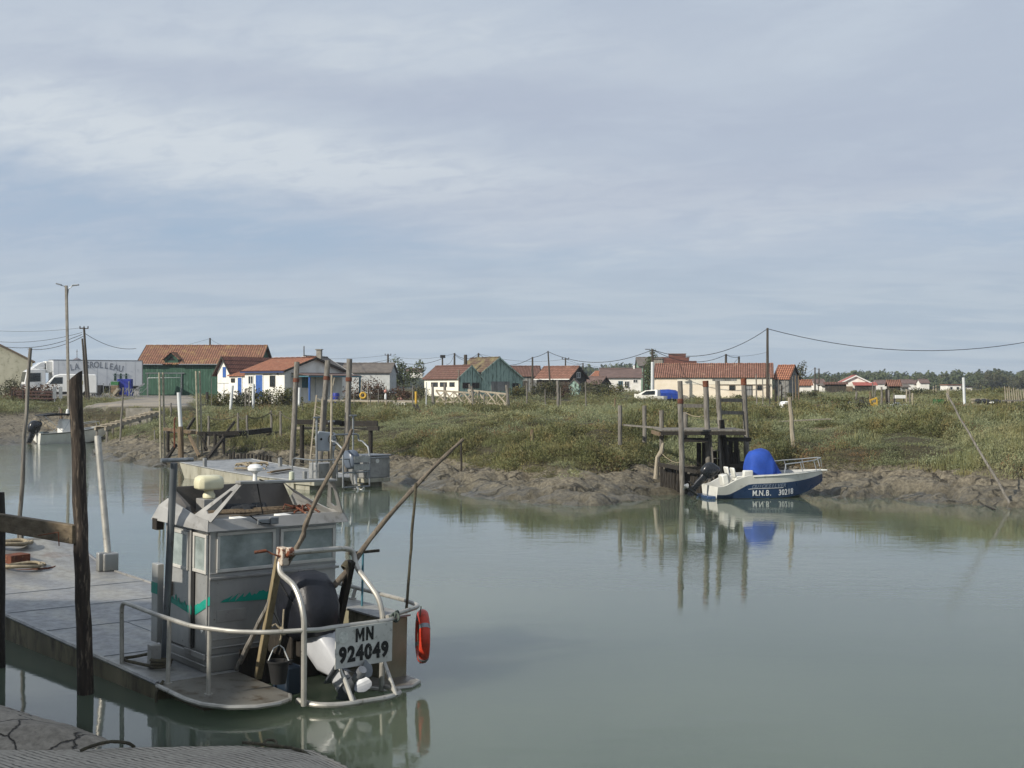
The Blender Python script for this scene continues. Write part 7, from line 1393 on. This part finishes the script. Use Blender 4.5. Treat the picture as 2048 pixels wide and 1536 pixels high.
def ona(px, py): p = BL(px, py, 1, 0.0); return (p.x, -.006, p.z)
ragged('teal_stripe', [onp(345, 1182, -.028), onp(386, 1206, -.028)], [onp(345, 1204, -.028), onp(386, 1229, -.028)], (-1, 0, 0), 3, lambda t: .95-.5*t)
ragged('teal_stripe', [onp(391, 1210, -.008), onp(421, 1193, -.008)], [onp(391, 1230, -.008), onp(421, 1210, -.008)], (-1, 0, 0), 4, lambda t: .2*(1-t))
ragged('teal_stripe', [ona(462, 1188), ona(545, 1176)], [ona(440, 1205), ona(545, 1198)], (0, -1, 0), 9, lambda t: 1.3*(1-t)**1.2+.18)
mb = MB(); mb.bx(.13, .62, -.010, -.003, .74, .93); mb.build('patch_panel', ALU, wl, False, .004)
mb = MB(); mb.bx(-.13, -.02, 1.50, 1.72, .2, 1.46); cb_ = mb.build('side_cabinet', PAINT, B1, False, .012); mb = MB(); mb.bx(-.135, -.131, 1.50, 1.72, .98, 1.16); mb.build('teal_stripe', TEAL, cb_, False)
# roof with raised collar, arch, radar
mb = MB(); mb.bx(-.04, 2.30, -.06, 1.62, 2.173, 2.24); rf1 = mb.build('roof', ALU, B1, False, .01)
mb = MB(); mb.slab([(-.12, -.14, 2.16), (2.40, -.14, 2.16), (2.36, -.03, 2.32), (-.06, -.03, 2.32)], .025, (0, 1, 0)); mb.slab([(-.16, 1.72, 2.16), (-.12, -.14, 2.16), (-.06, -.03, 2.32), (-.04, .38, 2.34), (-.02, 1.42, 2.52), (-.08, 1.60, 2.40)], .025, (1, 0, 0)); mb.slab([(2.40, -.14, 2.16), (2.44, 1.72, 2.16), (2.36, 1.60, 2.40), (2.30, 1.42, 2.52), (2.32, .38, 2.34), (2.36, -.03, 2.32)], .025, (-1, 0, 0)); mb.build('fascia', ALU, rf1, False, .006)
mb = MB(); mb.slab([(-.02, 1.40, 2.242), (2.30, 1.40, 2.242), (2.16, 1.56, 2.68), (.12, 1.56, 2.68)], .03, (0, 1, 0)); mb.slab([(-.02, 1.40, 2.50), (.12, 1.56, 2.68), (.10, .9, 2.45), (-.02, .6, 2.36)], .02, (1, 0, 0)); mb.slab([(2.30, 1.40, 2.50), (2.30, .6, 2.36), (2.18, .9, 2.45), (2.16, 1.56, 2.68)], .02, (-1, 0, 0)); mb.build('front_coaming', M('shade_dark_sheet', '#4a4744', '#393735', 2, .6, c3='#5c5852', sc3=5), rf1, False, .006)  # dark colour stands in for the shade inside the coaming
mb = MB(); mb.box((-.10, 1.58, 2.10), (.12, .16, .18)); mb.build('visor_bracket', MT['wood_dark'], rf1, False)
ar0, ar1 = BL(482, 968, 1, -.45), BL(668, 963, 1, -.45)
for s, top, bx0 in ((1, ar0, -.04), (-1, ar1, 2.32)):
    mb = MB(); A_, B_ = Vector((bx0, -.10, 2.30)), Vector((bx0-.02*s, .42, 2.36)); T0, T1 = top+Vector((0, -.03, 0)), top+Vector((0, .14, -.01)); nrm = Vector((.02*s, 0, 0))
    def strip(p, q, w): mb.bar(p, q, .03, w)
    mb.slab([A_, T0, T0+(T1-T0)*.42, A_+(B_-A_)*.26], .02, (s, 0, 0)); mb.slab([A_+(B_-A_)*.72, T0+(T1-T0)*.58, T1, B_], .02, (s, 0, 0))
    m0 = lambda f, g_: (A_+(B_-A_)*f).lerp(T0+(T1-T0)*f, g_)
    mb.slab([m0(.2, 0), m0(.2, .22), m0(.5, .14), m0(.8, .22), m0(.8, 0)], .0185, (s, 0, 0)); mb.slab([m0(.3, .80), m0(.3, 1), m0(.7, 1), m0(.7, .80)], .0185, (s, 0, 0)); mb.build('arch_bracket', ALU, rf1, False)
mb = MB(); mb.bar(ar0+Vector((-.03, .05, .02)), ar1+Vector((.03, .05, .02)), .16, .04); mb.build('arch_bar', ALU, rf1, False, .008)
ga = ar0.lerp(ar1, .16)+Vector((0, .05, .04)); mb = MB(); mb.lathe([(.035, 0), (.03, .10), (.05, .13), (.11, .16), (.115, .20), (.08, .24), (.01, .255)], ga, 16); mb.build('antenna', MT['white_gloss'], B1)
mb = MB(); g2_ = ar0.lerp(ar1, .55)+Vector((0, .05, .04)); mb.lathe([(.04, 0), (.045, .02), (.04, .12), (.01, .13)], g2_, 12); mb.build('mast_light', M('lamp_plastic', '#b9bda9', None, rough=.3), B1)
mb = MB(); P_ = [ga+Vector((.0, -.06, .0)), ga+Vector((.03, -.10, -.25)), ga+Vector((.10, -.08, -.5)), Vector((.62, -.10, 2.36)), Vector((.78, -.18, 2.24)), Vector((.95, -.17, 2.22))]; mb.tube(P_, .010, 6); mb.tube(sag(ga+Vector((.05, -.05, .02)), g2_+Vector((0, -.05, .0)), .05), .012, 6); mb.build('aerial_cable', MT['black'], B1)
mb = MB(); mb.box((1.0, -.16, 2.27), (.14, .08, .11)); mb.bx(.72, .95, -.17, -.13, 2.22, 2.30); mb.build('deck_light', MT['galv'], rf1, False, .01)
rd = (.62, 1.25); mb = MB(); mb.bx(rd[0]-.16, rd[0]+.16, rd[1]-.14, rd[1]+.14, 2.243, 2.50); mb.build('radar_plinth', ALU, rf1, False, .01)
mb = MB(); mb.lathe([(.10, 2.503), (.10, 2.56), (.075, 2.60), (.075, 2.64)], (rd[0], rd[1], 0), 16); mb.loft([[Vector((rd[0]+x_*w_, rd[1]+y_*w_*.75, z_)) for x_, y_ in ((-.23, -.12), (-.16, -.20), (.14, -.20), (.23, -.10), (.23, .10), (.14, .20), (-.16, .20), (-.23, .12))] for w_, z_ in ((.80, 2.645), (.98, 2.67), (1.0, 2.76), (.95, 2.83), (.70, 2.87))]); mb.build('radar', M('cream_plastic', '#d6d2b4', '#c6c2a4', 4, .4), B1, True, .015, ang=50)
mb = MB(); [mb.tube([(.15+.1*i, .95+.08*i, 2.30), (2.1, .62+.12*i, 2.29+.02*i)], .022, 7) for i in range(3)]; mb.tube([(.6, .5, 2.28), (2.2, .55, 2.32)], .02, 7); o = mb.build('roof_poles', MT['wood_brown'], rf1)
mb = MB(); mb.bx(.55, .75, .0, .45, 2.243, 2.29); mb.bx(1.35, 1.55, .0, .45, 2.243, 2.29); mb.build('roof_hatch', MT['white_paint'], rf1, False, .01)
mb = MB(); [mb.ball((1.15+RN.uniform(-.35, .4), 1.15+RN.uniform(-.08, .08), 2.31), (.16, .12, .09), 9, 6, .15) for i in range(9)]; mb.xf(MX); tag(mb.build('net_bundle', MT['net']), 'black net bundle stowed on the wheelhouse roof', 'net')
mb = MB(); [mb.tube([MX@Vector((1.75+RN.uniform(-.2, .3), .45+RN.uniform(-.2, .3), 2.30)), MX@Vector((1.9+RN.uniform(-.3, .3), .6+RN.uniform(-.3, .3), 2.38)), MX@Vector((2.0+RN.uniform(-.2, .2), .5+RN.uniform(-.3, .3), 2.29))], .018, 6) for i in range(6)]; tag(mb.build('rusty_hooks', MT['rust']), 'rusty hooks and rods lying on the wheelhouse roof', 'hooks')
# outboard, props and gear
CV = M('black_motor_cover', '#14151a', '#1e2027', 3, .42, bump=.9, bsc=5)
WM = M('pearl_white_motor', '#b4b6b9', '#a5a7aa', 2, .32, coat=.2)
em = Matrix.Translation((1.22, -.95, .50))@Matrix.Rotation(math.radians(-46), 4, 'X')@Matrix.Rotation(-math.pi/2, 4, 'Z'); ecm = Matrix.Translation((1.14, -.92, .50))@Matrix.Rotation(math.radians(-16), 4, 'X')@Matrix.Rotation(-math.pi/2, 4, 'Z')@Matrix.Diagonal((1.12, 1.12, 1.06, 1))
ec_ = outboard(B1, em, CV, WM, 1.42, M('dull_propeller', '#85888c', '#6f7276', 5, .45, metal=.4), M('dark_silver', '#565b60', '#474b50', 4, .4, metal=.3), ecm, 1.35)
mb = MB()
for sgn in (-1, 1):
    mb.tube([ecm@(Vector((x_, sgn*y_, z_))*1.42) for x_, y_, z_ in ((-.20, .10, .10), (-.2, .19, .35), (-.05, .2, .6), (.1, .03, .70))], .008, 6); mb.tube([ecm@(Vector((x_, sgn*y_, z_))*1.42) for x_, y_, z_ in ((.40, .16, .12), (.2, .24, .45), (.0, .2, .62))], .008, 6)
mb.build('cover_strap', MT['black'], ec_)
mb = MB(); mb.bx(.88, 1.36, -.95, -.24, .25, .62); mb.bx(.95, 1.28, -1.1, -.95, .3, .7); mb.build('motor_bracket', MT['wood_dark'], B1, False, .03)
def M2W(p): return MX@Vector(p)
mb = MB(); mb.bar((.46, -1.28, 1.90), (.62, -.42, -.08), .10, .11); mb.build('timber_prop', M('fresh_timber', '#8a7d60', '#71654c', 1.6, .75, st=(8, 8, .6), c3='#5a4c36', sc3=4, bump=.3), B1, False, .01)
mb = MB(); log(mb, (.50, -1.0, 1.25), (.42, -.12, .02), .035, .045, 6, 8, .01, .06); mb.build('branch_prop', MT['wood_grey'], B1)
mb = MB(); mb.bar((1.72, -1.26, 1.72), (1.70, -.75, .05), .12, .10); mb.build('timber_prop', MT['wood_dark'], B1, False, .01)
mb = MB(); mb.bx(.34, .46, -1.56, -1.38, 1.80, 2.06); mb.lathe([(.07, 0), (.07, .10)], (.40, -1.58, 2.0), 12, (1, 0, 0)); mb.build('winch', M('rusty_white_paint', '#c3b9a9', '#a99a88', 7, .6, c3='#6b3d28', sc3=9, lo3=.48, hi3=.56), B1, True, .015); mb = MB(); mb.tube([(.36, -1.5, 1.92), (.22, -1.45, 1.98), (.16, -1.42, 2.02)], .014, 6); mb.tube([(.16, -1.42, 2.02), (.0, -1.36, 2.0)], .024, 8); mb.build('winch_handle', MT['rust'], B1)
mb = MB(); [mb.torus((.52+.02*i, -1.36, 1.90+.015*i), .07, .014, (1, .3, .4), 14, 6) for i in range(4)]; tag(mb.xf(MX).build('lashing', MT['rope_dark']), 'dark rope lashing tying the steep branch pole beside the rusty winch', 'rope')
mb = MB(); [mb.torus((1.66+.02*i, -1.2, 1.60+.02*i), .075, .015, (1, 0, .9), 14, 6) for i in range(4)]; tag(mb.xf(MX).build('lashing', MT['rope_dark']), 'dark rope lashing tying the slanting branch to the engine guard', 'rope')
def pole_pts(pxs, c): return [M2W(BL(px, py, 1, c)) for px, py in pxs]
def smoothp(P_, k=4):
    Q = []
    for i in range(len(P_)-1):
        p0, p1, p2, p3 = P_[max(0, i-1)], P_[i], P_[i+1], P_[min(len(P_)-1, i+2)]
        for j in range(k): t_ = j/k; Q.append(.5*((2*p1)+(p2-p0)*t_+(2*p0-5*p1+4*p2-p3)*t_*t_+(3*p1-p0-3*p2+p3)*t_**3))
    return Q+[P_[-1]]
BR = M('bare_branch', '#716759', '#564d42', 3, .8, st=(3, 3, 1), c3='#2f2923', sc3=9, lo3=.55, hi3=.66, bump=.6, bsc=16)
P_ = smoothp(pole_pts([(572, 1128), (586, 1108), (606, 1072), (611, 1050), (638, 988), (664, 940), (690, 892), (704, 858)], -1.28)); mb = MB(); mb.tube(P_, [.044-.020*i/len(P_)+.004*math.sin(i*1.7) for i in range(len(P_))], 10, .06); tag(mb.build('branch_pole', BR), 'crooked bare branch pole rising steeply from the rusty winch', 'pole', 'branch poles lashed to the near barge')
P_ = smoothp(pole_pts([(668, 1172), (704, 1130), (735, 1085), (776, 1034), (830, 974), (880, 922), (926, 879)], -1.18)); mb = MB(); mb.tube(P_, [.046-.018*i/len(P_)+.003*math.sin(i*1.3) for i in range(len(P_))], 10, .06); tag(mb.build('branch_pole', BR), 'long bare branch pole slanting out over the water to the right', 'pole', 'branch poles lashed to the near barge')
a_, b_ = M2W(BL(832, 966, 1, -1.45)), M2W(BL(812, 1226, 1, -1.45)); mb = MB(); mb.tube(wob(a_, b_, 10, .006), .022, 8, .12); tag(mb.build('hanging_rope', MT['rope_dark']), 'thick dark rope hanging from the slanting branch to the rail', 'rope')
sq = thing('deck_squeegee', 'blue grey deck squeegee standing head up by the starboard rail', 'squeegee', M2W(BL(724, 1205, 0, 2.5))); mb = MB(); mb.tube([M2W(BL(724, 1212, 0, 2.5)), M2W(BL(726, 1106, 0, 2.5))], .018, 8); mb.build('handle', MT['teal_paint'], sq, world=True); mb = MB(); mb.bar(M2W(BL(697, 1107, 1, -.3)), M2W(BL(758, 1101, 1, -.3)), .05, .045); mb.build('head', MT['dark_plank'], sq, False, .006, world=True)
lbc = M2W((2.83, -1.62, .50)); mb = MB(); ax = (MX.to_3x3()@Vector((.86, -.50, 0))); mb.torus(lbc, .335, .085, ax, 36, 12); lf = thing('lifebuoy', 'orange lifebuoy hanging edge-on at the stern rail of the near barge', 'lifebuoy', lbc-Vector((0, 0, .42))); mb.build('ring', MT['orange_red'], lf, world=True)
for k in range(4):
    t_ = k*math.pi/2+.6; e, n_ = frame_of(ax); c = lbc+(e*math.cos(t_)+n_*math.sin(t_))*.335; tg = (-e*math.sin(t_)+n_*math.cos(t_)); mb = MB(); mb.tube([c-tg*.035, c+tg*.035], .0885, 12); mb.build('reflective_band', MT['galv'], lf, world=True)
mb = MB(); mb.tube([M2W((2.72, -1.72, 1.0)), M2W((2.62, -1.78, .55)), M2W((2.72, -1.72, .1))], .009, 6); tag(mb.build('lifebuoy_line', MT['rope_dark']), 'thin dark line hanging beside the orange lifebuoy', 'rope')
rp = BL(565, 1262, 2, .95); bk_ = thing('bucket', 'black plastic bucket hanging from the port rail by a rope', 'bucket', M2W((rp.x, rp.y, .25))); bc_ = M2W((rp.x+.02, rp.y+.12, .18)); mb = MB(); mb.lathe([(.105, 0), (.15, .30), (.165, .30), (.165, .325), (.14, .325), (.10, .02)], bc_, 20); mb.build('pail', MT['black'], bk_, world=True)
mb = MB(); hp = M2W((rp.x, rp.y+.08, .74)); mb.tube([bc_+Vector((-.15, 0, .31)), bc_+Vector((-.07, 0, .5)), hp, bc_+Vector((.07, 0, .5)), bc_+Vector((.15, 0, .31))], .009, 6); mb.build('handle', MT['pvc'], bk_, world=True)
mb = MB(); k0 = M2W((rp.x, rp.y, .95)); [mb.torus(k0+Vector((.012*i-.02, 0, 0)), .052, .013, MX.to_3x3()@Vector((.8, -.5, .1*i)), 12, 6) for i in range(4)]; mb.tube([k0, hp], .014, 7); mb.tube([k0, k0+Vector((-.10, 0, .10)), k0+Vector((-.14, -.03, .08))], .014, 6); mb.tube([k0, k0+Vector((.01, .05, .30))], .013, 6); tag(mb.build('bucket_rope', MT['rope']), 'pale rope knotted round the port rail above the bucket', 'rope')
jc = thing('jerrycan', 'dark blue jerrycan beside the tilted motor', 'jerrycan', M2W((.55, -1.35, -.1))); mb = MB(); mb.bx(.42, .68, -1.6, -1.2, -.1, .33); mb.xf(MX); mb.build('can', M('dark_blue_plastic', '#1d2a38', '#17222e', 3, .4), jc, False, .04, world=True); mb = MB(); mb.lathe([(.035, .335), (.035, .40)], (.55, -1.48, 0), 10); mb.xf(MX); mb.build('cap', MT['black'], jc, world=True)
mb = MB(); mb.bx(-.60, -.44, .68, .84, .003, .36); mb.build('bollard', ALU, B1, False, .012)
mb = MB(); [mb.torus((-.48, .60, .05+.045*i), .13+.01*i, .026, (.05*i, .1, 1), 22, 8) for i in range(3)]; mb.tube(smoothp([Vector((-.6, .62, .05)), Vector((-.68, .9, .05)), Vector((-.74, 1.25, .04)), Vector((-.72, 1.4, .05)), Vector((-.5, 1.42, .05)), Vector((-.4, .9, .2))]), .026, 8); mb.xf(MX); tag(mb.build('mooring_rope', MT['rope_dark']), 'grey rope wound round the port deck bollard', 'rope')
mb = MB(); mb.tube(smoothp([M2W((-.86, -.28, .05)), M2W((-.97, -.3, -.1)), M2W((-.99, -.32, -.25)), M2W((-1.0, -.33, -.42))]), .022, 7); tag(mb.build('dripping_rope', MT['rope_dark']), 'wet rope end dangling from the port rail post into the water', 'rope')
s0, s1 = BL(326, 1352, 0, -.30), BL(348, 926, 0, -.30); mb = MB(); mb.tube([s0+Vector((0, 0, -.3)), s1], .055, 12); spd = mb.build('spud_pole', M('bluish_steel_pole', '#6d7275', '#565b5f', 3, .45, metal=.4, c3='#3a2f28', sc3=5, lo3=.56, hi3=.7, st=(1, 1, .5)), B1); mb = MB(); t0_, t1_ = BL(322, 921, 1, s1.y), BL(386, 919, 1, s1.y); mb.tube([t0_, t1_], .034, 10); mb.build('tee_handle', MT['galv'], spd)
s1 = BL(195, 872, 0, 2.6); s0 = Vector((2.62, 9.75, .25)); mb = MB(); mb.tube([s0, s1], .075, 14); sp2 = mb.build('spud_pole', TUBE, B1); mb = MB(); mb.bx(2.46, 2.80, 9.60, 9.88, .003, .40); mb.bx(2.36, 2.56, 9.66, 9.82, .003, .42); mb.build('pole_bracket', PAINT, B1, False, .03)
mb = MB(); mb.box((0, 0, 0), (.5, .34, .22)); mb.xf(MX@Matrix.Translation((1.05, 11.0, .22))@Matrix.Rotation(.3, 4, 'Z')); tag(mb.build('rusty_box', MT['rust'], smooth=False, bevel=.01), 'rusty iron box on the bow deck of the near barge', 'box')
for lb_t, c, R_, tn, r in (('thick rope coil by the left frame edge on the bow deck', (1.35, 12.0, SH1(11.9)+.02), .42, 4, .035), ('loose thick rope in front of the rusty iron box', (1.12, 10.45, .1), .38, 3, .03)):
    mb = MB(); pts = []
    for i in range(tn*18): t_ = 2*math.pi*i/18; q = R_*(.75+.25*math.sin(i*.31)); pts.append(MX@(Vector(c)+Vector((math.cos(t_)*q*1.3, math.sin(t_)*q, .03+.012*i/6*.5+.02*math.sin(i*.7)))))
    mb.tube(pts, r, 8, .05); tag(mb.build('rope_coil', MT['rope']), lb_t, 'rope')
mb = MB(); mb.tube(smoothp([MX@Vector(p) for p in ((.0, 10.2, .06), (.6, 10.5, .05), (1.5, 10.3, .07), (1.9, 10.9, .05), (1.6, 11.4, .15))]), .03, 8); tag(mb.build('loose_chain_rope', MT['rust']), 'rust coloured chain rope trailing across the bow deck', 'rope')
mb = MB(); k0 = MX@Vector((1.95, -2.08, .99)); [mb.torus(k0+Vector((RN.uniform(-.05, .05), RN.uniform(-.03, .03), RN.uniform(-.03, .03))), .065, .014, Vector((RN.uniform(-1, 1), RN.uniform(-.6, .6), RN.uniform(-.5, .5))), 14, 6) for i in range(7)]; tag(mb.build('rope_knot', M('green_grey_rope', '#56605a', '#434b46', 18, .9, bump=.8, bsc=60)), 'greenish rope knotted round the rail corner above the number plate', 'rope')
mb = MB(); mb.prism([(.02, .52), (.08, .58), (.02, .64), (-.04, .58)], 'x', -.006, -.003); mb.xf(Matrix.Translation((-.02, .16, .05))); mb.build('white_sticker', MT['white_paint'], wl, False)
for zz_, rr__ in ((.36, .012), (1.50, .010)): mb = MB(); mb.tube([(.0, -.006, zz_), (2.25, -.006, zz_)], rr__, 6); mb.build('weld_seam', ALU, wl)
